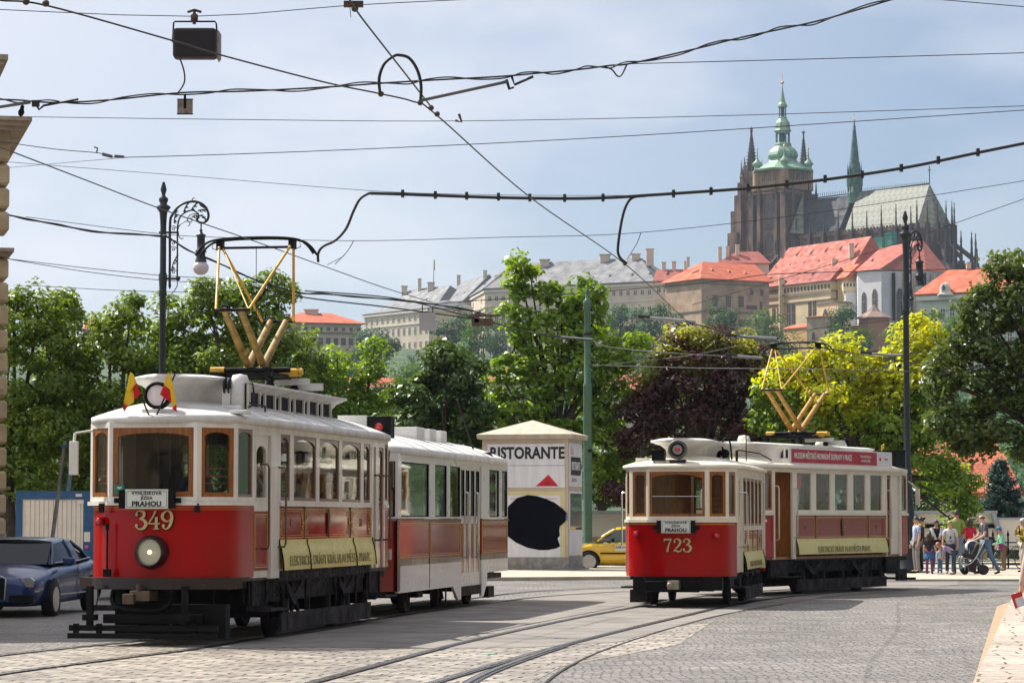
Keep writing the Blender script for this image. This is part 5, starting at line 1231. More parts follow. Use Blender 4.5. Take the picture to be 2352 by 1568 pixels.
# nose towards the left of the picture: local +y runs to the right
car_body(t, [(0, .6, .32, .60, .02), (.1, .78, .24, .72, .03), (.4, .84, .20, .82, .05), (1.1, .88, .19, .92, .05), (2.0, .88, .2, .96, .02), (3.2, .88, .2, .99, .02), (4.0, .85, .22, 1.02, .02), (4.5, .72, .34, .95, 0)], YELP)
cabin(t, [(.98, .70, .97, .66, .99), (1.66, .78, .98, .58, 1.38), (2.5, .79, .97, .60, 1.47), (3.4, .78, 1.0, .58, 1.46), (4.4, .66, 1.03, .50, 1.1)], YELP, glass('taxi_window_glass', (.28, .40, .36), .22), [(1.05, 1.66, .03), (2.6, 2.62, .03), (3.6, 3.5, .04)])
for y in (.78, 3.4):
    for sg in (-1, 1):
        wheel_part(t, sg * .835, y, .31, sg, ALLOY)
        mb = MB(); n = 14; mb.add([(sg * .885, y + .37 * math.cos(math.pi * k / n), .31 + .37 * math.sin(math.pi * k / n)) for k in range(n + 1)] + [(sg * .885, y - .33, .18), (sg * .885, y + .33, .18)], [tuple(range(n + 1)) + (n + 1, n + 2)]); mb.build('wheel_arch', BLK, t)
for sg in (-1, 1):
    mb = MB(); mb.box(*sorted((sg * .87, sg * .893)), 1.15, 3.9, .55, .60); mb.build('trim', BLK, t)
    mb = MB()
    for k in range(12): mb.box(*sorted((sg * .845, sg * .872)), 1.25 + k * .24, 1.37 + k * .24, .885, .93)
    mb.build('checker_strip', BOARD, t)
    mb = MB(); mb.cbox((sg * .97, 1.55, 1.0), (.2, .10, .14)); mb.build('mirror', BLK, t, bevel=.03)
    mb = MB(); mb.box(*sorted((sg * .875, sg * .89)), 1.62, 2.05, .66, .84); pn = mb.build('door_number', BOARD, t)
M = Matrix(((0, 0, 1, .891), (1, 0, 0, 1.835), (0, 1, 0, .77), (0, 0, 0, 1)))
text('AAB-7149', .11, M, INK, pn, sx=.85, bold=.002)
mb = MB(); mb.cbox((0, 2.55, 1.52), (.6, .2, .12)); mb.build('roof_sign', YELP, t, bevel=.02)
# a red car glimpsed behind the tram
t = thing('parked_car', 'red car roof glimpsed behind the blue car and the tram', 'car', (P(196, 1190, 62).x + 1.0, 60, 0), R(-8))
car_body(t, [(0, .6, .3, .6, .02), (.3, .8, .2, .75, .03), (1.2, .83, .2, .88, .03), (3.5, .83, .2, .95, .02), (4.0, .7, .3, .9, 0)], mat('red_car_paint', (.5, .02, .02), .25, var=.05, coat=.8))
cabin(t, [(1.0, .66, .90, .62, .92), (1.7, .74, .92, .56, 1.36), (2.8, .74, .95, .56, 1.38), (3.7, .66, .97, .5, 1.05)], mat('red_car_paint'  , (.5, .02, .02)), TINT, [(1.1, 1.7, .03), (2.3, 2.3, .03), (3.6, 2.9, .04)])
for y in (.78, 3.2):
    for sg in (-1, 1): wheel_part(t, sg * .76, y, .3, sg, ALLOY)

# ---- long white pavilion beyond the street
PY = 104; px0 = P(1330, 1190, PY).x; t = thing('pavilion', 'long low white pavilion with slanted grey end frame beyond the people', 'pavilion', (px0, PY, 0))
U = lambda u: P(u, 1190, PY).x - px0; Zv = lambda v: P(1176, v, PY).z
PW = mat('pavilion_canvas', (.74, .70, .62), .7, var=.12, vscale=.8); PF = mat('pavilion_frame', (.36, .39, .42), .5, var=.1)
mb = MB(); mb.box(U(2285), U(2700), 0, 3, Zv(1262), Zv(1192)); mb.build('canvas_wall', PW, t)
mb = MB(); mb.box(U(1330), U(2290), .1, 3, Zv(1232), Zv(1180)); mb.build('awning', PW, t)
mb = MB(); mb.box(U(1330), U(2270), .3, 3, .2, Zv(1232)); mb.build('lower_wall', mat('pavilion_beige', (.52, .42, .28), .7, var=.1), t)
mb = MB(); mb.box(U(2110), U(2290), .02, .1, Zv(1212), Zv(1203)); mb.box(U(2110), U(2285), .02, .1, Zv(1245), Zv(1238)); mb.build('window_band', BLK, t)
mb = MB(); mb.box(U(1330), U(2290), -.1, .12, Zv(1180), Zv(1172)); mb.box(U(2290), U(2700), -.05, 3, Zv(1192), Zv(1188)); mb.tube([(U(2280), -.1, Zv(1178)), (U(2308), -.1, Zv(1262))], .10, 4); mb.box(U(2106), U(2112), -.08, .1, .3, Zv(1180)); mb.build('frame', PF, t)
mb = MB(); mb.box(U(2285), U(2700), -.02, 2.5, .25, Zv(1262)); mb.build('dark_band', mat('olive_band', (.06, .07, .02), .6, var=.2), t)
mb = MB(); mb.box(U(2330), U(2400), -.06, -.02, Zv(1282), Zv(1262)); sb = mb.build('sign_board', INK, t)
text('ORIENT', .34, Matrix(((1, 0, 0, U(2337) + .55), (0, 0, -1, -.065), (0, 1, 0, Zv(1272)), (0, 0, 0, 1))), BOARD, sb, bold=.01, sx=.9)
# ---- low ornamental iron railing
RY = 94; r0 = P(2280, 1190, RY).x; t = thing('iron_railing', 'black iron railing with pointed posts behind the person in green', 'railing', (r0, RY, .06))
mb = MB()
for k in range(9): mb.cyl((k * .5, 0, 0), (k * .5, 0, 1.05), .028); mb.lathe([(.02, 1.05), (.05, 1.1), (.03, 1.16), (.001, 1.28)], (k * .5, 0, 0), 6); mb.ball((k * .5, 0, .62), .045, 6)
mb.cyl((0, 0, .85), (4, 0, .85), .02); mb.cyl((0, 0, .12), (4, 0, .12), .02)
for k in range(8): mb.tube([(k * .5 + .25 + .17 * math.cos(a * .524), 0, .5 + .22 * math.sin(a * .524)) for a in range(13)], .013, 4)
mb.build('railing_panel', BLK, t)

# ---- street buildings that close the square outside the frame, behind and to the right of the viewer
for lab, x0, x1, y0, y1, rz in (('long cream street building behind the viewer', -40, 40, -30, -18, 0), ('tall cream building along the right side of the street', 24, 34, -10, 58, 0)):
    t = thing('street_building', lab, 'building', (x0, y0, 0)); w, d = x1 - x0, y1 - y0
    mb = MB(); mb.box(0, w, 0, d, 0, 17); mb.build('wall', mat('brown_street_plaster', (.26, .19, .12), .8, var=.2, vscale=.5), t)
    mb = MB(); mb.box(-.5, w + .5, -.5, d + .5, 17, 17.6); mb.build('cornice', KERB, t)
    for r_ in range(4):
        if w > d: P_ = [(x, d, 1) for x in np.arange(2, w - 2, 3.2)]
        else: P_ = [(0, y, 2) for y in np.arange(2, d - 2, 3.2)]
        mb = MB()
        for a, b, k in P_:
            if k == 1: mb.box(a, a + 1.3, b, b + .05, 1.6 + r_ * 4, 4.0 + r_ * 4)
            else: mb.box(-.05, 0, b, b + 1.3, 1.6 + r_ * 4, 4.0 + r_ * 4)
        mb.build('window_row', TINT, t)
# ================================================================ hill, castle and town
def terrain():
    xs = np.linspace(-900, 900, 60); ys = [200, 260, 330, 420, 520, 620, 700, 780, 850, 920, 1000, 1100, 1300, 1700, 2400]
    hz = {200: -.3, 260: 0, 330: 1, 420: 3, 520: 8, 620: 16, 700: 24, 780: 33, 850: 41, 920: 50, 1000: 60, 1100: 70, 1300: 76, 1700: 70, 2400: 40}
    rnd = random.Random(4); vs = [(x, y, hz[y] * (1 + .05 * math.sin(x * .02 + y * .01)) - (abs(x) / 900) ** 2 * hz[y] * .6) for y in ys for x in xs]; n = len(xs)
    mb = MB(); mb.add(vs, [(j * n + i, j * n + i + 1, (j + 1) * n + i + 1, (j + 1) * n + i) for j in range(len(ys) - 1) for i in range(n - 1)], True)
    return tag(mb.build('hill', mat('hill_grass', (.045, .085, .03), .9, col2=(.025, .05, .02), vscale=.05)), kind='structure')
terrain()
TILE = lambda n, c, c2: mat(n, c, .8, col2=c2, vscale=.35, vdetail=9, stretch=(1, 1, 2.5))
T_ORANGE = TILE('orange_tiles', (.52, .115, .045), (.38, .08, .035)); T_RED = TILE('red_tiles', (.42, .115, .075), (.32, .085, .058)); T_DRED = TILE('dull_red_tiles', (.32, .075, .05), (.24, .06, .045))
SLATE = mat('grey_slate', (.17, .17, .18), .7, col2=(.115, .12, .13), vscale=.3, vdetail=9); PLAS = mat('pale_pink_plaster', (.62, .52, .41), .85, var=.2, vscale=.15, vdetail=8)
CRMP = mat('cream_ashlar', (.72, .58, .36), .85, var=.2, vscale=.2, vdetail=8); BRNW = mat('brown_rubble_wall', (.46, .32, .21), .9, col2=(.28, .19, .13), vscale=.25, vdetail=9)
WHP = mat('grey_white_plaster', (.66, .65, .66), .85, var=.12, vscale=.2); OCHW = mat('ochre_wall', (.60, .38, .16), .9, var=.2, vscale=.15, vdetail=8); MINT = mat('pale_mint_plaster', (.46, .52, .40), .85, var=.12, vscale=.3)
WFR = mat('window_surround', (.60, .56, .50), .8, var=.05); WFD = mat('brown_window_surround', (.20, .15, .12), .8, var=.05); WPN = mat('far_window_pane', (.05, .05, .055), .3, var=.2); COPP = mat('copper_green', (.22, .36, .27), .6, col2=(.12, .2, .15), vscale=.5)
def wind_mesh(w, h, frame, pane, arch=False, mull=True, key={}):
    k = (round(w, 2), round(h, 2), frame.name, arch, mull)
    if k in key: return key[k]
    mb = MB(); f = .16 * w
    def shape(w, h):
        if not arch: return [(-w / 2, -h / 2), (w / 2, -h / 2), (w / 2, h / 2), (-w / 2, h / 2)]
        return [(-w / 2, -h / 2), (w / 2, -h / 2), (w / 2, h / 2 - w * .8), (w * .28, h / 2 - w * .2), (0, h / 2), (-w * .28, h / 2 - w * .2), (-w / 2, h / 2 - w * .8)]
    I = Matrix.Identity(4); mb.plate(shape(w + 2 * f, h + 2 * f), I, .12); mb.m = 1; mb.plate(shape(w, h), Matrix.Translation((0, 0, .125)), .02); mb.m = 0
    if mull: mb.plate([(-.06 * w, -h / 2), (.06 * w, -h / 2), (.06 * w, h / 2), (-.06 * w, h / 2)], Matrix.Translation((0, 0, .15)), .03); mb.plate([(-w / 2, h * .15), (w / 2, h * .15), (w / 2, h * .2), (-w / 2, h * .2)], Matrix.Translation((0, 0, .15)), .03)
    o = mb.build('window', [frame, pane]); me = o.data; bpy.data.objects.remove(o); key[k] = me; return me
def rows_on(t, p, q, rows, frame=WFR, pane=WPN):
    ln = (Vector(q[:2]) - Vector(p[:2])).length
    for r in rows:
        zc, h, w, n, a, b = r[:6]; arch = len(r) > 6 and r[6]
        me = wind_mesh(w, h, frame, pane, arch)
        for k in range(n):
            s_ = (a + (b - a) * (k / (n - 1) if n > 1 else .5)) * ln
            o = bpy.data.objects.new('window', me); COL.objects.link(o); o.parent = t; o.matrix_local = frame_on(p, q, s_, zc, 0)
def block(name, label, cat, A, B, ze, D, z0, wall, roofm, zr, iL=0., iR=0., rows=(), left=(), right=(), frame=WFR, over=.7, group=None, flat=False, corn=None, chim=(), dorm=(), skew=0.):
    """building whose eave runs from pixel A to pixel B at height ze; ridge at zr with hip insets iL, iR"""
    a = PZ(*A, ze); b = PZ(*B, ze); d = (b - a); d.z = 0; ln = d.length; d.normalize(); n = Vector((-d.y, d.x, 0))
    t = thing(name, label, cat, (a.x, a.y, 0), 0, group); O = Vector((a.x, a.y, 0))
    F = [Vector((0, 0, 0)), d * ln, d * ln + n * D, n * D]
    mb = MB(); mb.prism([(p.x, p.y) for p in F], z0, ze); mb.build('wall', wall, t)
    if corn:
        for z, hh, o in corn:
            c_ = MB(); c_.wall(F[0], F[1], z, z + hh, .3, o); c_.wall(F[1], F[2], z, z + hh, .3, o); c_.wall(F[3], F[0], z, z + hh, .3, o); c_.build('cornice', frame, t)
    rows_on(t, F[0], F[1], rows, frame); rows_on(t, F[3], F[0], left, frame); rows_on(t, F[1], F[2], right, frame)
    E_ = [-d * over - n * over, d * (ln + over) - n * over, d * (ln + over) + n * (D + over), -d * over + n * (D + over)]
    r0 = d * (iL if iL else -over * .3) + n * (D / 2 + skew); r1 = d * (ln - iR if iR else ln + over * .3) + n * (D / 2 + skew)
    v = [(*e.xy, ze) for e in E_] + [(*e.xy, ze + .25) for e in E_] + [(*r0.xy, zr), (*r1.xy, zr)]
    mb = MB(); mb.add(v, [(0, 3, 2, 1), (0, 1, 5, 4), (1, 2, 6, 5), (2, 3, 7, 6), (3, 0, 4, 7), (4, 5, 9, 8), (5, 6, 9), (6, 7, 8, 9), (7, 4, 8)]); rf = mb.build('roof', roofm, t)
    for s_, f, h, w in chim:     # along, across (0 eave..1 ridge), height above roof, width
        c0 = d * (s_ * ln) + n * (f * D / 2); zz = ze + (zr - ze) * f; c_ = MB(); c_.box(-w / 2, w / 2, -w / 2, w / 2, zz - 1.5, zz + h); c_.box(-w * .6, w * .6, -w * .6, w * .6, zz + h, zz + h + .25)
        k = c_.build('chimney', PLAS, rf); k.location = c0
    sl = Vector((0, 0, zr - ze)) + n * (D / 2)
    for s_, f, w in dorm:
        c0 = d * (s_ * ln) + sl * f + Vector((0, 0, ze)); k = MB(); u_ = n * 1.8
        P1 = [c0 - d * w / 2, c0 + d * w / 2, c0 + d * 0 + Vector((0, 0, w * .75))]; P1 = [p - n * .1 + Vector((0, 0, .1)) for p in P1]
        P2 = c0 + sl.normalized() * w * 2.0 + Vector((0, 0, .05)); k.add([*P1, P2], [(1, 2, 3), (0, 3, 2)]); k.m = 1; k.add([p - n * .02 for p in P1], [(0, 1, 2)]); k.build('dormer', [roofm, WPN], rf)
    return t, F, d, n, ln
gC = 'castle buildings on the hill'
Z4 = lambda x, y: (1581.2 + x * .20325, 551.6 + y * .20325)
Z5 = lambda x, y: (772.2 + x * .37523, 551.6 + y * .37523)
Z3 = lambda x, y: (1912.2 + x * .28138, 367.7 + y * .28138)
# great hall with the big red roof
block('palace', 'palace with the largest salmon red roof below the cathedral', 'palace', (1763, 639), (1960, 613.6), 86.4, 15, 55, CRMP, T_RED, 97.3, 2.5, .0,
      chim=((.93, .25, 5.5, 1.6), (.76, .12, 2.2, 1.6)), dorm=[(.05 + .17 * k, .62 - .0 * k, 1.5) for k in range(6)] + [(.04 + .17 * k, .28, 1.5) for k in range(5)], group=gC)
t, F, d, n, ln = block('palace_wing', 'cream palace wing with dark timber gallery under a low red roof', 'palace', (1760, 661), (1907, 645), 81.1, 9, 50, CRMP, T_DRED, 86.0, 0, 0, group=gC, frame=WFD,
      rows=[(71.5, 4.2, 1.3, 2, .12, .20), (70, 8.5, 1.5, 2, .36, .43), (71, 7.5, 1.4, 2, .69, .76), (79.4, 1.3, .75, 6, .04, .22), (79.4, 1.3, .8, 14, .30, .98)],
      corn=[(77.6, .5, .5), (74.8, .4, .3), (66, 1.0, .8)], dorm=[(.65, .5, 1.4)])
mb = MB(); p = F[0] + d * (ln * .245); mb.cbox((p.x, p.y, 67), (1.8, 2.2, 34)); mb.build('buttress', CRMP, t)
t, F, d, n, ln = block('stair_tower', 'ochre square tower with flared orange roof between wing and chapel', 'tower', (1907, 645), (1946, 638), 81.6, 9, 52, mat('ochre_cream', (.62, .44, .22), .85, var=.12, vscale=.2), T_ORANGE, 86.5, 2.5, 0, over=1.0, group=gC,
      rows=[(76.5, 3, .8, 1, .3, .5)], frame=WFD)
q = F[1] - n * .5; mb = MB(); mb.cbox((q.x + 1.6, q.y + 1, 78.6), (5, 3, 3.0)); mb.build('oriel', CRMP, t)
mb = MB()
for k in range(5): mb.cbox((q.x - .6 + k * 1.1, q.y - .52, 79.2), (.6, .06, 1.2))
mb.build('oriel_window', WPN, t); mb = MB(); mb.cbox((q.x + 1.6, q.y + 1, 65), (3.6, 2.6, 24)); mb.build('buttress', WHP, t)
# all white chapel with tall gothic windows
a = PZ(1970, 626, 82.5); b = PZ(2024, 621, 82.5); c_ = PZ(2052, 619.5, 83); e = PZ(2110, 619, 83.4); g_ = PZ(2165, 619, 84)
t = thing('chapel', 'grey white gothic chapel with tall pointed windows and red hipped roof', 'chapel', (a.x, a.y, 0), 0, gC)
pl_ = [a, b, b + Vector((4.6, 5, 0)), b + Vector((15, 6.5, 0)), b + Vector((23, 12, 0)), b + Vector((20, 24, 0)), a + Vector((2, 24, 0))]
loc = [(p.x - a.x, p.y - a.y) for p in pl_]; mb = MB(); mb.prism(loc, 52, 83); mb.build('wall', WHP, t)
rows_on(t, loc[0], loc[1], [(71, 9.5, 1.6, 1, .25, .28, True), (71.5, 10, 1.8, 1, .70, .74, True)], WFD)
rows_on(t, loc[2], loc[3], [(71, 12, 1.7, 3, .2, .9, True)], WFD); rows_on(t, loc[3], loc[4], [(71, 10, 1.6, 2, .25, .75, True)], WFD)
mb = MB()
for i in (2, 3, 4):
    for f in (0, .33, .66, 1):
        x = loc[i - 1][0] + (loc[i][0] - loc[i - 1][0]) * f if i > 2 else loc[2][0]; y = loc[i - 1][1] + (loc[i][1] - loc[i - 1][1]) * f - .8 if i > 2 else loc[2][1] - .8; mb.cbox((x, y, 68), (.9, 1.8, 28))
mb.build('buttress', BRNW, t)
R1 = P(2021, 570, a.y + 14) - Vector((a.x, a.y, 0)); R2 = P(2119, 551, a.y + 12) - Vector((a.x, a.y, 0))
cx = sum(p[0] for p in loc) / 7; cy = sum(p[1] for p in loc) / 7; ov = [(cx + (x - cx) * 1.07, cy + (y - cy) * 1.07, 82.9) for x, y in loc]
mb = MB(); o = len(ov); mb.add(ov + [tuple(R1), tuple(R2)], [tuple(range(o))[::-1], (0, 1, 7), (1, 2, 8, 7), (2, 3, 8), (3, 4, 8), (4, 5, 8), (5, 6, 7, 8), (6, 0, 7)]); rf = mb.build('roof', T_RED, t)
for px in ((1998, 605), (2052, 598)):
    p = P(*px, a.y + 3) - Vector((a.x, a.y, 0)); mb = MB(); mb.add([p, p + Vector((1.6, -.3, 0)), p + Vector((.8, -.2, 1.4)), p + Vector((1.6, 3, 2.2))], [(0, 1, 2), (1, 3, 2), (0, 2, 3)]); mb.build('dormer', WPN, rf)
# brown palace with ivy, hipped orange roof
t, F, d, n, ln = block('brown_palace', 'brown stone palace with bright orange hipped roof and ivy on its left face', 'palace', (1611, 641), (1766, 649), 81.5, 22, 48, BRNW, T_ORANGE, 88.6, 8, -2, group=gC, frame=WFD, over=1.2,
      rows=[(74.5, 3.6, .9, 2, .18, .215), (74.5, 3.6, .9, 2, .375, .41), (74.5, 3.6, .9, 2, .56, .60), (78, 1.8, 1.1, 2, .74, .89), (72.8, 1.2, .9, 5, .68, .80), (73.5, 2.6, .9, 1, .86, .90), (67.5, 1.8, 1, 3, .70, .95), (64, 2, 1, 2, .7, .78)],
      corn=[(70.8, .4, .3), (80, .4, .2)], dorm=[(.28, .42, 1.6), (.52, .38, 1.6), (.75, .34, 1.6)], chim=((.05, .9, 1.6, 1.0),))
A_ = PZ(1578, 646, 81.5); Bq = Vector((F[0].x, F[0].y, 0)); p0 = Vector((A_.x, A_.y, 0)) - Vector(t.location)
rows_on(t, p0, Bq, [(76, 4, 1.7, 1, .3, .5), (66, 4, 1.7, 1, .3, .5)], WFD)
mb = MB(); mb.prism([(p0.x, p0.y), (Bq.x, Bq.y), (Bq.x, Bq.y + 14), (p0.x, p0.y + 12)], 48, 81.5); mb.build('side_wall', mat('mossy_wall', (.30, .24, .15), .9, col2=(.08, .13, .04), vscale=.22, vdetail=8), t)
# red roofs behind it
block('red_roof_house', 'house with three chimneys and dull red roof left of the cathedral base', 'house', (1650, 606), (1766, 606), 92, 14, 70, PLAS, T_DRED, 97, 7, 3, group=gC, chim=((.05, .6, 3.2, 1.3), (.2, .6, 3.4, 1.3), (.4, .7, 3.6, 1.3)))
# theresian wings
wr = lambda n_, a_=.03, b_=.97: [(82, 1.7, 1.2, n_, a_, b_), (75.3, 3.0, 1.4, n_, a_, b_), (69, 2.4, 1.3, n_, a_, b_), (63, 2.2, 1.3, n_, a_, b_)]
block('palace', 'long pale palace wing with grey slate roof and four chimneys', 'palace', (1114, 664), (1504, 647), 85.6, 26, 48, PLAS, SLATE, 95.8, 9, 12, group=gC, rows=wr(24), corn=[(84.3, .7, .5), (78.8, .4, .3), (71.8, .3, .25)],
      chim=((.27, .9, 1.6, 3.4), (.62, 1.0, 1.5, 3.6), (.80, 1.0, 1.2, 3), (.90, .8, 4.5, 2.6), (.16, .8, 3, 2.4)), dorm=[(.72, .22, 1.5), (.85, .22, 1.5), (.95, .24, 1.5)])
t, F, d, n, ln = block('palace', 'short red roofed link between the grey roofed wing and the brown palace', 'palace', (1504, 647), (1582, 646), 85, 16, 48, PLAS, T_DRED, 90, 0, 0, group=gC, rows=wr(5, .12, .88), corn=[(83.8, .7, .5), (78.8, .4, .3), (71.8, .3, .25)], chim=((.2, 1, 2.4, 1.5), (.5, 1, 2.6, 1.5), (.85, 1, 2.6, 1.2)), dorm=[(.35, .5, 1.6), (.85, .5, 1.6)])
block('palace', 'angled palace wing turning away at the left end of the grey roof', 'palace', (1062, 693), (1114, 664), 85.6, 22, 48, PLAS, SLATE, 95.5, 0, 6, group=gC, rows=wr(3, .15, .85), corn=[(84.3, .7, .5), (78.8, .4, .3)], dorm=[(.3, .3, 1.3), (.6, .3, 1.3), (.8, .5, 1.3)])
block('palace', 'distant grey roofed wing between two chimneys left of the bend', 'palace', (1000, 708), (1066, 692), 84, 20, 48, PLAS, SLATE, 94.5, 4, 0, group=gC, rows=wr(5), chim=((.05, .9, 3.5, 1.4), (.95, .9, 2.5, 1.4)), dorm=[(.5, .3, 1.2), (.75, .3, 1.2)])
block('palace', 'far pale palace wing with dark grey roof and flagstaff', 'palace', (872, 716), (1003, 703), 83.5, 22, 46, PLAS, SLATE, 92.5, 6, 6, group=gC, rows=wr(10), chim=((.35, .9, 4.5, 1.3), (.55, .9, 2.5, 2.6), (.12, .8, 3, 2.2)), dorm=[(.7, .3, 1.3)])
block('palace', 'farthest left pale palace with many small windows and flat parapet', 'palace', (836, 724), (985, 708), 80, 26, 36, PLAS, SLATE, 84, 6, 6, group=gC,
      rows=[(77, 1.6, 1.1, 12, .04, .96), (72.3, 2.6, 1.2, 12, .04, .96), (67, 1.8, 1.1, 12, .04, .96), (62, 2.6, 1.2, 12, .04, .96), (57.5, 1.7, 1.1, 8, .45, .97), (53, 2.4, 1.1, 6, .6, .97)], corn=[(79, .8, .6), (74.6, .4, .3), (64.6, .4, .3), (55, .5, .3)])
# flagstaff
p = P(996, 660, 1080); t = thing('flagstaff', 'thin flagstaff with furled flag on the far grey roof', 'flagpole', (p.x, p.y, 88)); mb = MB(); mb.cyl((0, 0, 0), (0, 0, P(996, 614, 1080).z - 88), .22, .1); mb.cyl((.2, 0, 8), (.2, 0, 12), .35, .2); mb.build('pole', BRNW, t)
# red roofed block at the left
block('palace', 'cream palace with long orange roof standing apart at the left', 'palace', (640, 741), (829, 745), 64.5, 24, 30, mat('cream_plaster_far', (.56, .45, .33), .85, var=.1, vscale=.2), T_ORANGE, 68.8, 10, 7, over=1.2, group=gC, frame=WFD,
      rows=[(62.8, .9, .9, 11, .05, .97), (58.8, 2.0, 1.2, 11, .05, .97), (53.5, 2.2, 1.2, 11, .05, .97), (48, 2, 1.2, 11, .05, .97)], corn=[(61.3, .5, .5)], chim=((.5, 1, .8, 4),))
block('house', 'pinkish red roof peeping between the trees on the left', 'house', (190, 757), (260, 757), 70, 20, 40, PLAS, mat('pink_tiles', (.55, .22, .2), .8, var=.2, vscale=.3), 74.5, 0, 0)
# mint palace at the right
t, F, d, n, ln = block('mint_palace', 'pale green baroque palace with orange roof at the right', 'palace', (2107, 678), (2330, 668), 66, 22, 30, MINT, T_ORANGE, 74.0, 5, 6, over=1.0, group=gC,
      rows=[(60.3, 2.8, 1.3, 10, .07, .95), (52.5, 3, 1.3, 10, .07, .95), (45, 3, 1.3, 10, .07, .95)], corn=[(64.3, 1.2, .9), (56.2, .4, .3), (48, .4, .3)], chim=((.38, 1, 1.5, 1.3), (.62, 1, 2, 2.6)), dorm=[(.5, .3, 1.5)])
p = F[0] + d * (ln * .30) - n * .6
mb = MB(); mb.lathe([(3.0, 0), (3.0, .3), (2.4, .6), (1.9, 1.0), (1.8, 2.6), (1.2, 3.4), (.001, 3.9)], (p.x, p.y, 65.5), 4, None, False, math.pi / 4); mb.build('gable', WFR, t)
mb = MB(); M = frame_on(F[0], F[1], ln * .30, 67.6, 2.1); mb.plate([(.7 * math.cos(k * .524), .8 * math.sin(k * .524)) for k in range(12)], M, .1); mb.build('oculus', WPN, t)
# ochre terrace walls, small stone tower, hexagonal pavilion
block('terrace_wall', 'ochre retaining wall under the cream palace wing', 'wall', (1800, 757), (1856, 752), 59.5, 6, 30, OCHW, T_ORANGE, 61, 0, 0, over=.3, rows=[(50, 2, 1, 2, .6, .9, True)], frame=WFD)
block('terrace_wall', 'long ochre retaining wall below the white chapel', 'wall', (1904, 752), (2108, 744), 60, 7, 30, OCHW, mat('wall_coping', (.2, .17, .16), .8), 60.8, 0, 0, over=.4, rows=[(52, 3.2, 1.2, 4, .35, .95, True)], frame=WFD)
t, F, d, n, ln = block('watch_tower', 'small square stone tower with thin red roof below the palace', 'tower', (1853, 730), (1904, 727), 62, 7, 30, mat('tower_rubble', (.42, .34, .24), .9, col2=(.28, .22, .16), vscale=.4, vdetail=8), T_RED, 62.8, 2, 2, over=.4, rows=[(56.5, 2.4, .9, 2, .3, .85, True), (48, 1.4, .7, 1, .4, .4)], frame=WFD)
block('terrace_house', 'tiny cream arcade building above the stone tower', 'house', (1876, 700), (1925, 695), 66.5, 5, 52, CRMP, mat('wall_coping', (.2, .17, .16), .8), 67.1, 0, 0, over=.3, rows=[(63.5, 2.8, 1.5, 1, .4, .4, True)], frame=WFD)
p = PZ(2008, 742, 60.5); t = thing('garden_pavilion', 'six sided pavilion with brown tiled cone roof under the chapel', 'pavilion', (p.x, p.y, 0)); mb = MB(); mb.lathe([(4.6, 52), (4.6, 62), (4.3, 62.1)], (0, 0, 0), 6, None, False); mb.build('wall', mat('pavilion_brick', (.30, .15, .11), .9), t)
mb = MB(); mb.lathe([(5.6, 61.8), (5.6, 62.1), (2, 64), (.001, 66.2)], (0, 0, 0), 6, None, False); mb.build('roof', mat('brown_roof_tiles', (.26, .17, .14), .8, var=.2, vscale=.5), t)
block('chapel_annex', 'low white annex beside the foot of the chapel', 'house', (2044, 742), (2108, 735), 63, 8, 48, WHP, SLATE, 63.8, 0, 0, rows=[(60, 1.6, 1, 6, .1, .9)])

# ---------------------------------------------------------------- cathedral
ST = mat('sooty_sandstone', (.18, .11, .08), .9, col2=(.035, .027, .025), vscale=.22, vdetail=12, stretch=(1, 1, .35), thr=(.38, .6)); STD = mat('black_sandstone', (.075, .06, .06), .9, col2=(.035, .03, .033), vscale=.3, vdetail=10, stretch=(1, 1, .4))
STO = mat('warm_tower_stone', (.40, .26, .15), .9, col2=(.24, .16, .11), vscale=.25, vdetail=8, stretch=(1, 1, .5)); LEAD = mat('dark_lead_roof', (.045, .05, .062), .8, var=.25, vscale=.3)
COP = mat('verdigris_copper', (.26, .42, .30), .55, col2=(.13, .22, .16), vscale=.35, vdetail=8, stretch=(1, 1, .4)); DCOP = mat('dark_verdigris', (.05, .17, .13), .6, col2=(.03, .08, .07), vscale=.5); GILT = mat('gilded_ball', (.8, .55, .2), .25, metal=1, var=0)
def checked_roof():
    m = bpy.data.materials.new('patterned_choir_tiles'); m.use_nodes = True; t = m.node_tree; b = t.nodes['Principled BSDF']; l = t.links.new
    tc = N(t, 'ShaderNodeTexCoord'); vo = N(t, 'ShaderNodeTexChecker'); mp = N(t, 'ShaderNodeMapping'); mp.inputs['Rotation'].default_value = (0, .8, 0); vo.inputs['Scale'].default_value = .55
    vo.inputs['Color1'].default_value = (.15, .155, .115, 1); vo.inputs['Color2'].default_value = (.085, .10, .075, 1)
    l(tc.outputs['Object'], mp.inputs[0]); l(mp.outputs[0], vo.inputs['Vector']); l(vo.outputs['Color'], b.inputs['Base Color']); b.inputs['Roughness'].default_value = .6; return m
CHK = checked_roof()
CYs = 1046.; X0 = P(1969, 1190, CYs).x; al = R(47)
cat_ = thing('cathedral', 'huge dark gothic cathedral with green domed tower and sharp spires on the hill', 'cathedral', (X0, CYs, 0), -al)
# local frame: +x towards the east end (right and nearer), +y to the back
W2L = lambda w: Matrix.Rotation(al, 3, 'Z') @ (Vector(w) - Vector((X0, CYs, 0)))
def loc_px(u, v, Y): return W2L(P(u, v, Y))
zrn = P(1846, 448, 1070).z; ZR = 122.; ZEV = 105.5
def gable_roof(x0, x1, hw, ze, zr, m, name, hip=0.):
    mb = MB(); v = [(x0, -hw, ze), (x1, -hw, ze), (x1, hw, ze), (x0, hw, ze), (x0 + hip, 0, zr), (x1, 0, zr)]
    mb.add(v, [(0, 1, 5, 4), (1, 2, 5), (2, 3, 4, 5), (3, 0, 4), (0, 3, 2, 1)]); return mb.build(name, m, cat_)
gable_roof(-28, -1, 9, ZEV, ZR - 1, LEAD, 'nave_roof', 3)
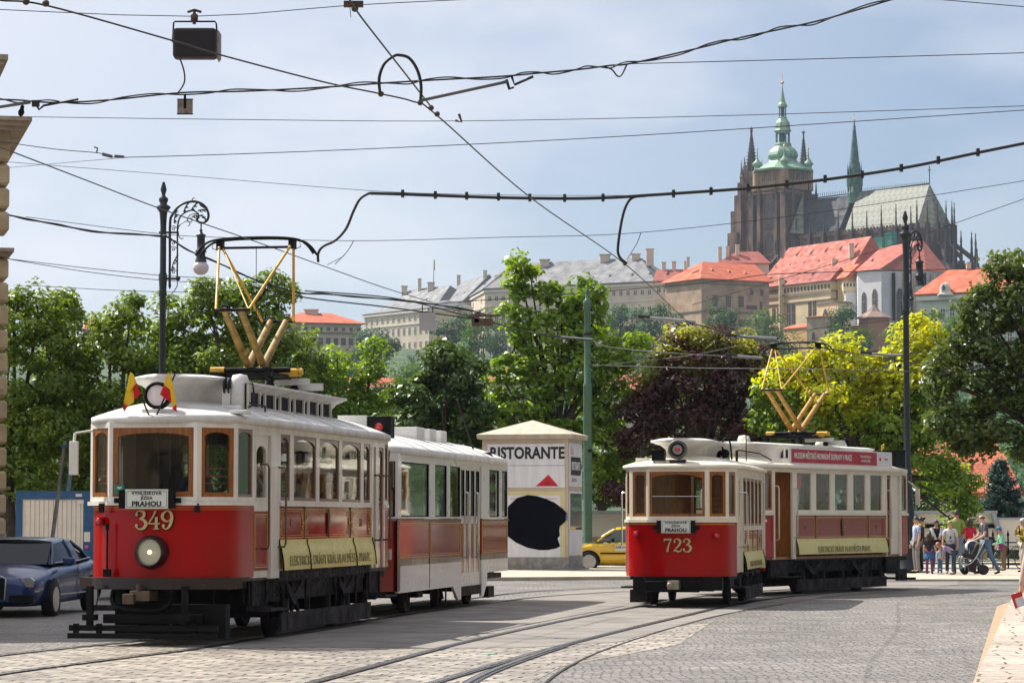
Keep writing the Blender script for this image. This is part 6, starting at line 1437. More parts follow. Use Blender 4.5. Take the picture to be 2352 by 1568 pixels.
# choir roof with apse hip
mb = MB(); hw = 9; xe = 36; v = [(2, -hw, ZEV), (xe, -hw, ZEV), (xe + 6, -hw * .5, ZEV), (xe + 8, 0, ZEV), (xe + 6, hw * .5, ZEV), (xe, hw, ZEV), (2, hw, ZEV), (2, 0, ZR), (xe - 1, 0, ZR)]
mb.add(v, [(0, 1, 8, 7), (1, 2, 8), (2, 3, 8), (3, 4, 8), (4, 5, 8), (5, 6, 7, 8), (6, 0, 7)]); mb.build('choir_roof', CHK, cat_)
# transept roof facing the viewer
v = [loc_px(1845, 442, 1062), loc_px(1813, 536, 1054), loc_px(1846, 536, 1052), loc_px(1846, 536, 1066)]; mb = MB(); mb.add(v, [(0, 1, 2), (0, 2, 3), (0, 3, 1)]); mb.build('transept_roof', CHK, cat_)
mb = MB(); mb.tube([(-26, 0, ZR - .8), (xe - 1, 0, ZR + .2)], .25, 4)
for k in range(58): x = -25 + k * 1.03; mb.cbox((x, 0, ZR + .4), (.14, .14, 1.3))
mb.build('ridge_cresting', LEAD, cat_)
mb = MB(); mb.cyl((xe - 1, 0, ZR), (xe - 1, 0, ZR + 6.5), .18); mb.cbox((xe - 1, 0, ZR + 5), (.2, 1.6, .25)); mb.cbox((xe - 1, 0, ZR + 5), (1.2, .2, .25)); mb.build('ridge_cross', STD, cat_)
def pinnacle(mb, x, y, z0, z1, w=.9):
    mb.lathe([(w, z0), (w * .95, z0 + (z1 - z0) * .45), (w * 1.25, z0 + (z1 - z0) * .47), (w * .62, z0 + (z1 - z0) * .56), (w * .3, z0 + (z1 - z0) * .82), (w * .42, z0 + (z1 - z0) * .84), (w * .12, z0 + (z1 - z0) * .95), (w * .25, z0 + (z1 - z0) * .96), (.02, z1)], (x, y, 0), 4, None, False, math.pi / 4)
    for k in range(4):
        z = z0 + (z1 - z0) * (.62 + .07 * k); r = w * (.62 - .1 * k) * 1.25; mb.cbox((x, y, z), (r * 1.8, .2, .25)); mb.cbox((x, y, z), (.2, r * 1.8, .25))
# main walls with tall windows between buttresses
mb = MB(); mb.prism([(-30, -9), (xe, -9), (xe + 6, -4.6), (xe + 8, 0), (xe + 6, 4.6), (xe, 9), (-30, 9)], 60, ZEV); mb.build('clerestory_wall', ST, cat_)
mb = MB(); mb.prism([(-30, -19), (xe - 2, -19), (xe + 12, -13), (xe + 19, -3), (xe + 19, 5), (xe + 10, 18), (-30, 18)], 60, 88); mb.build('aisle_wall', STD, cat_)
mb = MB(); mb.box(-30, xe + 1, -9.6, -9, ZEV - .2, ZEV + 1.0)
for k in range(44): mb.box(-30 + k * 1.5, -30 + k * 1.5 + .6, -9.7, -9.0, ZEV + 1.0, ZEV + 1.7)
mb.build('parapet', ST, cat_)
bt = MB(); fl = MB(); wn = []
for k in range(10):
    x = -27 + k * 6.8
    pinnacle(bt, x, -9.8, 92, ZEV + 9.5 if k % 3 else ZEV + 8, .75); bt.box(x - .7, x + .7, -11, -9, 60, ZEV + 1)
    pinnacle(bt, x, -20, 74, 99 + (k % 2) * 2, 1.1); bt.box(x - 1, x + 1, -21.5, -19, 60, 88)
    for z0, z1 in ((96, 101), (89, 94)): fl.add([(x - .4, -19.5, z0 - 2), (x + .4, -19.5, z0 - 2), (x + .4, -10, z1 + 1), (x - .4, -10, z1 + 1), (x - .4, -19.5, z0 - 3.6), (x + .4, -19.5, z0 - 3.6), (x + .4, -10, z1 - 1.2), (x - .4, -10, z1 - 1.2)], [(0, 1, 2, 3), (4, 7, 6, 5), (0, 3, 7, 4), (1, 5, 6, 2)])
    if k < 9: rows_on(cat_, (x, -9.0), (x + 6.8, -9.0), [(98.5, 10, 2.6, 1, .5, .5, True)], ST)
# apse: radiating buttresses, flying arches and clustered pinnacles
for k, an in enumerate([-75, -52, -30, -8, 14, 36]):
    a_ = R(an); d_ = Vector((math.cos(a_), math.sin(a_), 0)); c0 = Vector((xe - 2, 0, 0)); p0_ = c0 + d_ * 9.5; p1 = c0 + d_ * 17; p2 = c0 + d_ * 25
    pinnacle(bt, p0_.x, p0_.y, 92, ZEV + 10, .8); bt.cbox((p0_.x, p0_.y, 84), (1.4, 1.4, 46)); pinnacle(bt, p1.x, p1.y, 78, 104, 1.1); bt.cbox((p1.x, p1.y, 76), (1.8, 1.8, 34)); pinnacle(bt, p2.x, p2.y, 72, 100 - k, 1.15); bt.cbox((p2.x, p2.y, 72), (1.9, 1.9, 30))
    for q0, q1, za, zb_ in ((p1, p0_, 95, 101), (p1, p0_, 88, 94), (p2, p1, 86, 93)):
        s_ = Vector((-d_.y, d_.x, 0)) * .45
        fl.add([(q0 + s_) + Vector((0, 0, za)), (q0 - s_) + Vector((0, 0, za)), (q1 - s_) + Vector((0, 0, zb_)), (q1 + s_) + Vector((0, 0, zb_)), (q0 + s_) + Vector((0, 0, za - 1.6)), (q0 - s_) + Vector((0, 0, za - 1.6)), (q1 - s_) + Vector((0, 0, zb_ - 1.6)), (q1 + s_) + Vector((0, 0, zb_ - 1.6))], [(0, 1, 2, 3), (4, 7, 6, 5), (0, 3, 7, 4), (1, 5, 6, 2)])
bt.build('buttress_and_pinnacles', STD, cat_); fl.build('flying_buttress', STD, cat_)
mb = MB(); c0 = Vector((xe - 2, 0, 0)); mb.lathe([(24, 60), (24, 82), (17, 84), (17, 92), (16.5, 92.2)], c0, 16, None, False); mb.build('apse_chapels', STD, cat_)
# crossing flèche
s2 = .04948; mb = MB(); ZQ = lambda y: P(1969, 147.1 + y * .30492, CYs).z
mb.lathe([(r * s2, ZQ(y)) for r, y in ((58, 1050), (52, 985), (56, 972), (48, 965), (46, 800), (42, 765), (34, 740), (26, 650), (17, 560), (8, 470), (3, 432))], (0, 0, 0), 8); fle = mb.build('crossing_spire', DCOP, cat_); MB.SPLIT |= {'lantern_columns'}
mb = MB()
for k in range(8):
    a_ = k * math.pi / 4; x, y = math.cos(a_), math.sin(a_); mb.lathe([(.28, ZQ(1000)), (.25, ZQ(830)), (.4, ZQ(825)), (.02, ZQ(740))], (x * 2.5, y * 2.5, 0), 4)
    for j in range(12): r = (34 - j * 2.6) * s2; mb.cbox((x * r, y * r, ZQ(740 - j * 24)), (.5, .5, .22))
    mb.cbox((x * 2.32, y * 2.32, ZQ(880)), (.3 + abs(y) * .9, .3 + abs(x) * .9, 4.4))
mb.build('spire_crockets', DCOP, fle)
mb = MB(); mb.ball((0, 0, ZQ(422)), .35, 8); mb.cyl((0, 0, ZQ(420)), (0, 0, ZQ(372)), .08); mb.cbox((0, 0, ZQ(380)), (.9, .12, .14)); mb.build('gilded_finial', GILT, fle)
# great tower
TY = 1068.; tw = loc_px(1791, 700, TY - 8); a2 = 7.6; tc_ = Vector((tw.x, tw.y, 0)) + Vector((-a2 * 1.0 + 0, a2 * 1.0, 0)) * .0
ctr = loc_px(1800, 700, TY); cx_, cy_ = ctr.x, ctr.y
zT = lambda y: P(1800, 147.1 + y * .30492, TY).z
mb = MB(); mb.box(cx_ - a2, cx_ + a2, cy_ - a2, cy_ + a2, 60, zT(960)); mb.build('tower_shaft', ST, cat_)
mb = MB(); mb.box(cx_ - a2 + .1, cx_ + a2 - .1, cy_ - a2 + .1, cy_ + a2 - .1, zT(960), zT(815))
for sx in (-1, 1):
    for sy in (-1, 1): mb.lathe([(1.9, zT(960)), (1.9, zT(812))], (cx_ + sx * (a2 - .9), cy_ + sy * (a2 - .9), 0), 10)
mb.build('belfry', STO, cat_)
F0, F1, F2 = (cx_ - a2, cy_ - a2), (cx_ + a2, cy_ - a2), (cx_ + a2, cy_ + a2)
rows_on(cat_, F0, F1, [(zT(870), 2.6, 1.5, 3, .32, .68)], STO); rows_on(cat_, F1, F2, [(zT(862), 2.6, 1.9, 3, .28, .72)], STO)
rows_on(cat_, F0, F1, [(zT(1120), 13, 3.2, 1, .5, .5, True), (zT(1330), 5, 2.4, 1, .5, .5, True)], ST); rows_on(cat_, F1, F2, [(zT(1120), 13, 4.2, 1, .5, .5, True)], ST)
bt = MB()
for px_, py_, nx, ny in ((F0[0], F0[1], -1, -1), (F1[0], F1[1], 1, -1), (F2[0], F2[1], 1, 1), ((F0[0] + F1[0]) / 2 - 4.2, F0[1], 0, -1), ((F0[0] + F1[0]) / 2 + 4.2, F0[1], 0, -1), (F1[0], (F1[1] + F2[1]) / 2 - 4.6, 1, 0), (F1[0], (F1[1] + F2[1]) / 2 + 4.6, 1, 0)):
    for z0, z1, o in ((60, 88, 2.2), (88, 101, 1.5), (101, zT(985), .9)): bt.cbox((px_ + nx * o * .5, py_ + ny * o * .5, (z0 + z1) / 2), (1.5 + abs(nx) * o, 1.5 + abs(ny) * o, z1 - z0)); pinnacle(bt, px_ + nx * (o + .3), py_ + ny * (o + .3), z1 - 5, z1 + 5, .6)
bt.build('tower_buttress', ST, cat_)
STL = mat('worn_pale_stone', (.30, .21, .15), .9, col2=(.12, .09, .075), vscale=.4, vdetail=8)
mb = MB()
for k in range(11):
    f = -a2 + .6 + k * (2 * a2 - 1.2) / 10
    if k not in (4, 5, 6): mb.box(cx_ + f - .14, cx_ + f + .14, cy_ - a2 - .25, cy_ - a2, 62, zT(965)); mb.box(cx_ + a2, cx_ + a2 + .25, cy_ + f - .14, cy_ + f + .14, 62, zT(965))
for z in (84, 92, 100, zT(985), zT(960)): mb.box(cx_ - a2 - .35, cx_ + a2 + .35, cy_ - a2 - .35, cy_ + a2, z, z + .45)
mb.build('tracery', STL, cat_)
mb = MB()
for k in range(30): x = -30 + k * 2.27; mb.box(x, x + .3, -19.5, -19, 66, 88); mb.box(x, x + .22, -9.35, -9, 90, ZEV)
mb.build('wall_ribs', STL, cat_)
mb = MB(); mb.lathe([((a2 + .8) * 1.414, zT(818)), ((a2 + .9) * 1.414, zT(805)), (a2 * 1.28, zT(792)), (8.2, zT(772)), (6.6, zT(752)), (5.4, zT(730)), (5.2, zT(716)), (6.0, zT(706)), (6.1, zT(692)), (5.7, zT(668)), (4.8, zT(645)), (3.7, zT(630)), (3.4, zT(622)), (3.5, zT(612)), (3.3, zT(600)), (2.9, zT(596))], (cx_, cy_, 0), 8, None, False, math.pi / 8); hel = mb.build('tower_helm', COP, cat_)
mb = MB(); mb.box(cx_ - a2 - .6, cx_ + a2 + .6, cy_ - a2 - .6, cy_ + a2 + .6, zT(818), zT(808)); mb.build('green_cornice', COP, hel)
mb = MB()
for r, y0, y1 in ((2.5, 598, 510), (1.25, 402, 325)):
    for k in range(8): a_ = k * math.pi / 4 + .39; mb.cyl((cx_ + r * math.cos(a_), cy_ + r * math.sin(a_), zT(y0)), (cx_ + r * math.cos(a_), cy_ + r * math.sin(a_), zT(y1)), .35 if r > 2 else .2, n=6)
mb.lathe([(.7, zT(600)), (.7, zT(505))], (cx_, cy_, 0), 8); mb.lathe([(.3, zT(405)), (.3, zT(320))], (cx_, cy_, 0), 8); mb.build('lantern_columns', DCOP, hel)
mb = MB(); mb.lathe([(r * s2, zT(y)) for r, y in ((58, 524), (60, 514), (70, 506), (60, 490), (60, 470), (56, 445), (42, 425), (36, 415), (37, 404), (30, 400))], (cx_, cy_, 0), 8, None, False, .39); mb.lathe([(r * s2, zT(y)) for r, y in ((30, 330), (39, 324), (36, 306), (26, 294), (24, 288), (12, 230), (6, 190), (2, 160))], (cx_, cy_, 0), 8, None, False, .39); mb.build('upper_helm', COP, hel)
mb = MB(); mb.ball((cx_, cy_, zT(140)), .68, 10); mb.cyl((cx_, cy_, zT(140)), (cx_, cy_, zT(70)), .1); mb.build('gilded_ball', GILT, hel)
for sx, sy in ((-1, -1), (1, -1), (1, 1), (-1, 1)):
    mb = MB(); zo = zT(820); mb.lathe([(1.9, zo), (2.0, zo + .4), (1.2, zo + .9), (1.2, zo + 2.0), (1.3, zo + 2.4), (1.85, zo + 3.1), (1.7, zo + 3.8), (.9, zo + 4.5), (.4, zo + 5.4), (.25, zo + 7.2), (.05, zo + 9)], (cx_ + sx * (a2 - .8), cy_ + sy * (a2 - .8), 0), 10); o = mb.build('corner_turret', COP, cat_)
    mb = MB(); mb.ball((cx_ + sx * (a2 - .8), cy_ + sy * (a2 - .8), zo + 9.2), .35, 8); mb.cyl((cx_ + sx * (a2 - .8), cy_ + sy * (a2 - .8), zo + 9.2), (cx_ + sx * (a2 - .8), cy_ + sy * (a2 - .8), zo + 11), .06); mb.build('gilded_ball', GILT, o)
# two western towers
for (u, vt, vb, wpx, Yw) in ((1728, 289, 397, 28, 1088), (1848, 297, 392, 20, 1106)):
    p = loc_px(u, 700, Yw); zt_, zb_ = P(u, vt, Yw).z, P(u, vb, Yw).z; r = wpx / 2 / 6.0; mb = MB()
    mb.lathe([(r, zb_), (r * .72, zb_ + (zt_ - zb_) * .25), (r * .34, zb_ + (zt_ - zb_) * .62), (r * .14, zb_ + (zt_ - zb_) * .86), (r * .3, zb_ + (zt_ - zb_) * .88), (r * .08, zb_ + (zt_ - zb_) * .92), (.05, zt_)], (p.x, p.y, 0), 8)
    mb.cbox((p.x, p.y, zt_ - 1.2), (1.6, .3, .4)); mb.cbox((p.x, p.y, zt_ - 1.2), (.3, 1.6, .4))
    for k in range(8):
        a_ = k * math.pi / 4
        for j in range(11): f = j / 12; rr = r * (1 - f) + .1; mb.cbox((p.x + rr * math.cos(a_), p.y + rr * math.sin(a_), zb_ + (zt_ - zb_) * f * .85), (.55, .55, .3))
    mb.build('west_spire', STD, cat_)
    mb = MB(); mb.box(p.x - r * 1.15, p.x + r * 1.15, p.y - r * 1.15, p.y + r * 1.15, 60, zb_)
    for sx in (-1, 1):
        for sy in (-1, 1):
            pinnacle(mb, p.x + sx * r * 1.2, p.y + sy * r * 1.2, zb_ - 8, zb_ + 5, .6); mb.cbox((p.x + sx * r * 1.25, p.y + sy * r * 1.25, (zb_ + 60) / 2 - 5), (1.7, 1.7, zb_ - 70)); pinnacle(mb, p.x + sx * r * 1.8, p.y + sy * r * 1.8, zb_ - 24, zb_ - 10, .7); mb.cbox((p.x + sx * r * 1.8, p.y + sy * r * 1.8, 76), (1.8, 1.8, 42))
    mb.build('west_tower', ST, cat_)
    rows_on(cat_, (p.x - r * 1.15, p.y - r * 1.15), (p.x + r * 1.15, p.y - r * 1.15), [(zb_ - 6, 7, 1.4, 1, .5, .5, True), (zb_ - 18, 7, 1.5, 1, .5, .5, True)], ST)
    # stepped stair buttresses widening the tower to the ground
    if u < 1800:
        mb = MB()
        for k, (uu, vv, w) in enumerate(((1708, 400, 1.2), (1703, 425, 1.4), (1698, 455, 1.7), (1692, 490, 2.0), (1688, 540, 2.4), (1720, 470, 2.), (1735, 520, 2.), (1748, 470, 1.4), (1765, 500, 1.4))):
            q = loc_px(uu + 4, 700, Yw - 6 - k % 3); zz = P(uu, vv, Yw).z; mb.cbox((q.x, q.y, (60 + zz) / 2), (w * 2, w * 2, zz - 60)); pinnacle(mb, q.x, q.y, zz - 1, zz + 6, w * .5)
        mb.build('stair_buttress', ST, cat_)
# scaffold with green netting on the choir
p = P(1962, 548, 985); t = thing('scaffold', 'turquoise netted scaffold against the choir of the cathedral', 'scaffold', (p.x, p.y, 86), -al)
NET = mat('turquoise_netting', (.05, .30, .24), .8, var=.3, vscale=1.5)
mb = MB()
for x, y, w, h in ((0, 0, 4, 8), (4.6, 0, 3.5, 10.5), (9, 0, 4, 12.5), (13.6, 0, 3.6, 14)): mb.box(x, x + w, y, y + 2, 0, h)
mb.build('netting', NET, t)
mb = MB()
for k in range(5):
    mb.cyl((k * 4.3, -.3, 0), (k * 4.3, -.3, 17), .09)
for k in range(4): mb.cyl((0, -.3, 13 + k * 1.2), (17, -.3, 13 + k * 1.2), .07)
mb.build('poles', GRY, t)

# ---------------------------------------------------------------- low houses beyond the trees
hs = [('orange roofed white house glimpsed between the right-hand trees', (2140, 1080), (2216, 1078), 6.6, 150, WHP, T_ORANGE, 9.4), ('pale house with one window beneath the yellow tree', (2106, 1130), (2150, 1130), 4.0, 175, PLAS, T_ORANGE, 6.),
      ('house with steep orange roof behind the blue spruce', (2235, 1140), (2330, 1140), 3.6, 165, WHP, T_ORANGE, 7.5), ('white gabled house above the blue spruce', (2216, 1060), (2290, 1062), 8, 190, WHP, T_RED, 11),
      ('house with dull red roof seen below the hill in the middle', (1375, 900), (1475, 900), 27, 600, PLAS, T_DRED, 31), ('house with red roof low between the middle trees', (800, 905), (905, 905), 27, 620, PLAS, T_ORANGE, 30), ('pinkish roofed house left of the green pole', (1120, 880), (1200, 880), 29, 640, PLAS, T_RED, 33)]
NRT = cobble('near_roof_tiles', .34, .30, (.60, .15, .06), (.44, .10, .04), (.16, .04, .02), bump=1.)
for lab, A_, B_, ze, Yh, wm, rm, zr in hs:
    rm = NRT if Yh < 300 else rm
    a = P(*A_, Yh); b = P(*B_, Yh); ze = a.z; t, F, d, n, ln = block('house', lab, 'house', A_, (B_[0], A_[1]), ze, 8 if Yh < 300 else 14, -1 if Yh < 300 else 0, wm, rm, ze + (zr - 0 if False else (2.6 if Yh < 300 else 4)), 0, 0, over=.4, rows=[(ze - 2.0, 1.3, .9, 2, .25, .75)], group='small town houses')
# ================================================================ trees
BARK = mat('dark_bark', (.07, .05, .035), .9, col2=(.035, .027, .02), vscale=4, bump=.5)
def leaf_mesh(name, C, Nn, size, m, rnd, parent, aspect=.62):
    n = len(C); r = rnd.normal(size=(n, 3)); T = np.cross(Nn, r); T /= np.linalg.norm(T, axis=1, keepdims=True) + 1e-9
    Bv = np.cross(Nn, T); s = size * rnd.uniform(.6, 1.25, (n, 1))
    V = np.empty((n, 4, 3)); fold = Nn * s * .16
    V[:, 0] = C - T * s * .5; V[:, 1] = C + Bv * s * aspect * .5 + fold - T * s * .06; V[:, 2] = C + T * s * .5 - fold * .6; V[:, 3] = C - Bv * s * aspect * .5 + fold - T * s * .06
    me = bpy.data.meshes.new(name); me.vertices.add(n * 4); me.vertices.foreach_set('co', V.reshape(-1))
    me.loops.add(n * 4); me.loops.foreach_set('vertex_index', np.arange(n * 4, dtype=np.int32))
    me.polygons.add(n); me.polygons.foreach_set('loop_start', np.arange(0, n * 4, 4, dtype=np.int32)); me.polygons.foreach_set('loop_total', np.full(n, 4, dtype=np.int32))
    me.update(calc_edges=True); me.materials.append(m); o = bpy.data.objects.new(name, me); COL.objects.link(o)
    if parent: o.parent = parent
    return o
def crown_points(blobs, dens, leaf, rnd, clump=.5, ydepth=.8, hollow=.55, far=False):
    Cs = []; Ns = []; clumps = []
    for c, r in blobs:
        vol = r[0] * r[1] * r[2] * 4.19; area = 3.14 * r[0] * r[2]; nc = max(5, int(area / (clump * clump) * 1.35))
        d = rnd.normal(size=(nc, 3)); d /= np.linalg.norm(d, axis=1, keepdims=True); rad = rnd.uniform(hollow, 1.08, (nc, 1)) ** .7
        cc = c + d * rad * r; clumps.append((cc, d))
        per = int(dens * area / nc)
        for k in range(nc):
            e = rnd.normal(size=(per, 3)); e /= np.linalg.norm(e, axis=1, keepdims=True); rr = rnd.uniform(.25, 1, (per, 1)) ** .6
            cr = clump * rnd.uniform(.55, 1.25); Cs.append(cc[k] + e * rr * cr * np.array([1.15, 1.15, .75]))
            nn = (e * .45 + d[k] * .9 + np.array([0, 0, .3]) + rnd.normal(size=(per, 3)) * .22) if far else (e * .6 + d[k] * .5 + np.array([0, 0, .75]) + rnd.normal(size=(per, 3)) * .45); Ns.append(nn / np.linalg.norm(nn, axis=1, keepdims=True))
    return np.concatenate(Cs), np.concatenate(Ns), clumps
def tree(name, label, Y, px, trunk, m, leaf=.18, dens=640, clump=.52, group='broadleaf trees behind the trams', seed=1, tr=.22, ydepth=.85, m2=None, px2=None, base_z=0., limbs=True, cat='tree'):
    rnd = np.random.default_rng(seed); rr = random.Random(seed); s = FPX / Y; b0 = P(trunk[0], 1190, Y)
    t = thing(name, label, cat, (b0.x, Y, base_z), 0, group); O = np.array([b0.x, Y, base_z])
    def bl(px):
        r = []
        for u, v, ru, rv in px:
            c = P(u, v, Y); rx, rz = ru / s, rv / s; ry = (rx + rz) / 2 * ydepth; dy = rr.uniform(-.5, .5) * ry
            r.append((np.array([c.x, Y + dy, c.z]) - O, np.array([rx, ry, rz])))
        return r
    B = bl(px); C, Nn, cl = crown_points(B, dens, leaf, rnd, clump, far=Y > 300); leaf_mesh('crown', C, Nn, leaf, m, rnd, t)
    if px2:
        B2 = bl(px2); C, Nn, cl2 = crown_points(B2, dens, leaf, rnd, clump); leaf_mesh('crown_second_leaves', C, Nn, leaf, m2, rnd, t); B = B + B2; cl = cl + cl2  # leaves of a second colour mixed into the crown
    if limbs:
        vt = P(trunk[0], trunk[1], Y).z - base_z; mb = MB(); top = Vector((0, 0, vt))
        mb.tube([(0, 0, -.1), (0, 0, .3), (.05, 0, vt * .5), (0, 0, vt)], [tr * 1.5, tr * 1.05, tr * .9, tr * .75], 10); mb.build('trunk', BARK, t)
        lb = MB()
        for (c, r), (cc, dd) in zip(B, cl):
            c = Vector(c); mid = top.lerp(c, .5) + Vector((rr.uniform(-.3, .3), rr.uniform(-.3, .3), rr.uniform(-.2, .4))); R_ = tr * .40
            lb.tube(smooth_line([top, mid, c], 4), [R_ * (1 - .75 * k / 8) for k in range(9)], 6)
            for k in rr.sample(range(len(cc)), min(len(cc), 9)):
                e = Vector(cc[k]); m_ = c.lerp(e, .5) + Vector((0, 0, rr.uniform(-.15, .2))); lb.tube([c, m_, e], [R_ * .28, R_ * .17, .008], 4)
        lb.build('limbs', BARK, t)
    return t
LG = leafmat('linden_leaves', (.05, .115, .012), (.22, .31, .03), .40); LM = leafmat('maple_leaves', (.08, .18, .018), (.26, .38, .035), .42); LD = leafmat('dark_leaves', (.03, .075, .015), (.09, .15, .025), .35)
LP = leafmat('purple_leaves', (.035, .012, .016), (.10, .035, .034), .35); LY = leafmat('golden_leaves', (.24, .30, .012), (.52, .54, .02), .55); LO = leafmat('olive_leaves', (.04, .075, .018), (.13, .19, .04), .35); LOL = leafmat('light_olive_leaves', (.16, .19, .03), (.32, .33, .05), .5)
LB = leafmat('blue_spruce_needles', (.03, .07, .065), (.08, .15, .14), .1); LH = leafmat('hill_leaves', (.04, .11, .02), (.10, .20, .04), .25, .7); LHD = leafmat('dark_hill_leaves', (.02, .07, .022), (.05, .13, .035), .2, .7)
gt = 'broadleaf trees behind the trams'
tree('linden_tree', 'tall green tree at the far left edge above the site container', 92, [(35, 735, 60, 95), (85, 720, 45, 60), (110, 830, 75, 100), (20, 880, 80, 120), (110, 960, 90, 100), (0, 1040, 80, 110), (70, 1080, 80, 70)], (14, 1080), LG, seed=1, tr=.30)
tree('linden_tree', 'green tree with a pointed top second from the left', 94, [(165, 700, 40, 48), (125, 710, 30, 40), (175, 800, 70, 80), (180, 910, 85, 100), (150, 1030, 90, 90), (200, 1090, 70, 60)], (170, 1090), LG, seed=2)
tree('linden_tree', 'green tree left of the iron lamp post', 93, [(262, 730, 32, 55), (300, 720, 30, 45), (285, 790, 65, 70), (290, 900, 85, 100), (250, 1000, 80, 100), (330, 1010, 80, 90)], (280, 1090), LG, seed=3)
tree('linden_tree', 'green tree directly behind the iron lamp post', 95, [(385, 740, 55, 55), (400, 830, 85, 90), (430, 930, 85, 90), (360, 860, 50, 80), (400, 1020, 90, 80)], (395, 1090), LG, seed=4)
tree('linden_tree', 'tallest green tree behind the big yellow pantograph', 94, [(475, 680, 45, 50), (520, 670, 50, 45), (600, 680, 45, 55), (640, 690, 25, 45), (500, 780, 80, 80), (600, 790, 80, 80), (560, 880, 100, 90), (650, 860, 55, 80), (520, 960, 90, 90)], (550, 1090), LG, seed=5, tr=.3)
tree('linden_tree', 'slender green tree between pantograph and the roof of the second tram', 97, [(705, 800, 16, 45), (715, 860, 28, 50), (700, 920, 45, 60), (690, 1000, 70, 80)], (700, 1090), LG, seed=6)
tree('linden_tree', 'small bright green tree with two pointed tops over the second tram', 98, [(775, 825, 22, 45), (855, 825, 22, 45), (790, 890, 50, 50), (845, 900, 45, 55), (820, 960, 80, 60), (790, 1030, 80, 60)], (820, 1080), LM, seed=7)
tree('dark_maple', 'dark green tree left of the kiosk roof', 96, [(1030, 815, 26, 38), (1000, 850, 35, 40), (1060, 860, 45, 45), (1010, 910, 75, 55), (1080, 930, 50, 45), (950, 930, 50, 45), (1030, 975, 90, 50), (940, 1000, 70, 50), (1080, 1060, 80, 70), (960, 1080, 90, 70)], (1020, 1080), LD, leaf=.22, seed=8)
tree('maple_tree', 'tall loose bright green maple between kiosk and green pole', 100, [(1185, 620, 30, 32), (1215, 612, 22, 20), (1200, 665, 30, 26), (1255, 670, 30, 22), (1290, 690, 38, 30), (1180, 720, 28, 22), (1340, 650, 20, 18), (1330, 700, 40, 35), (1380, 690, 28, 28), (1215, 745, 48, 30), (1280, 760, 55, 45), (1360, 770, 60, 45), (1180, 800, 38, 30), (1150, 860, 35, 32), (1250, 840, 70, 50), (1340, 850, 75, 55), (1420, 830, 40, 40), (1470, 780, 26, 28), (1200, 910, 75, 55), (1310, 940, 90, 60), (1400, 920, 60, 55), (1150, 940, 40, 40), (1390, 1020, 70, 60), (1410, 1100, 55, 55), (1270, 1010, 80, 50), (1200, 1010, 60, 50)], (1285, 1000), LM, leaf=.24, dens=430, clump=.36, seed=9, tr=.2)
tree('purple_beech', 'dark purple leaved tree between the green pole and tram 723', 99, [(1520, 880, 40, 40), (1555, 800, 35, 28), (1640, 780, 35, 25), (1590, 870, 75, 65), (1680, 880, 70, 70), (1500, 950, 65, 55), (1600, 960, 110, 65), (1720, 960, 60, 60), (1740, 830, 30, 30), (1480, 1030, 60, 60), (1430, 1120, 40, 40), (1700, 1010, 70, 40)], (1620, 1060), LP, seed=10,
     m2=LOL, px2=[(1610, 795, 50, 36), (1540, 840, 44, 34), (1660, 812, 36, 28), (1495, 875, 30, 34), (1705, 800, 34, 26), (1580, 772, 34, 26), (1620, 850, 44, 24), (1560, 900, 30, 22), (1730, 850, 30, 24)])
tree('golden_maple', 'glowing yellow green tree behind the yellow pantograph on the right', 97, [(1800, 870, 45, 45), (1860, 850, 48, 42), (1905, 800 + 20, 40, 35), (1950, 820, 45, 40), (1990, 860, 50, 45), (2105, 750, 38, 22), (2130, 770, 36, 22), (2090, 800, 50, 32), (2150, 810, 45, 36), (2060, 850, 60, 45), (1910, 900, 70, 50), (2010, 920, 70, 50), (2120, 870, 60, 50), (1960, 960, 60, 40), (1820, 920, 45, 50), (2150, 850, 50, 40), (2080, 940, 50, 40), (1860, 960, 50, 40)], (2000, 1080), LY, leaf=.20, seed=11, tr=.24,
     m2=LM, px2=[(1850, 960, 80, 50), (1780, 940, 50, 60), (2060, 980, 80, 50), (2130, 960, 50, 60), (1980, 1020, 110, 50), (2120, 1050, 50, 60), (2170, 1100, 40, 40), (2210, 1110, 35, 45), (2190, 1160, 38, 40), (2200, 1205, 26, 30), (1830, 1040, 90, 50)])
tree('broad_oak', 'big olive green tree filling the right edge', 72, [(2300, 600, 22, 24), (2345, 600, 30, 30), (2285, 655, 40, 36), (2350, 670, 50, 50), (2235, 690, 28, 26), (2270, 730, 60, 45), (2350, 770, 60, 60), (2210, 780, 40, 36), (2260, 820, 70, 50), (2180, 860, 40, 36), (2340, 870, 70, 60), (2240, 900, 80, 50), (2170, 940, 40, 34), (2320, 960, 80, 50), (2230, 985, 60, 36), (2350, 1040, 40, 40), (2150, 880, 20, 20), (2420, 800, 60, 200), (2160, 965, 30, 30), (2195, 1015, 36, 26), (2260, 1020, 40, 26), (2160, 820, 18, 18)], (2400, 1000), LO, leaf=.15, dens=1050, clump=.40, seed=12, tr=.2)
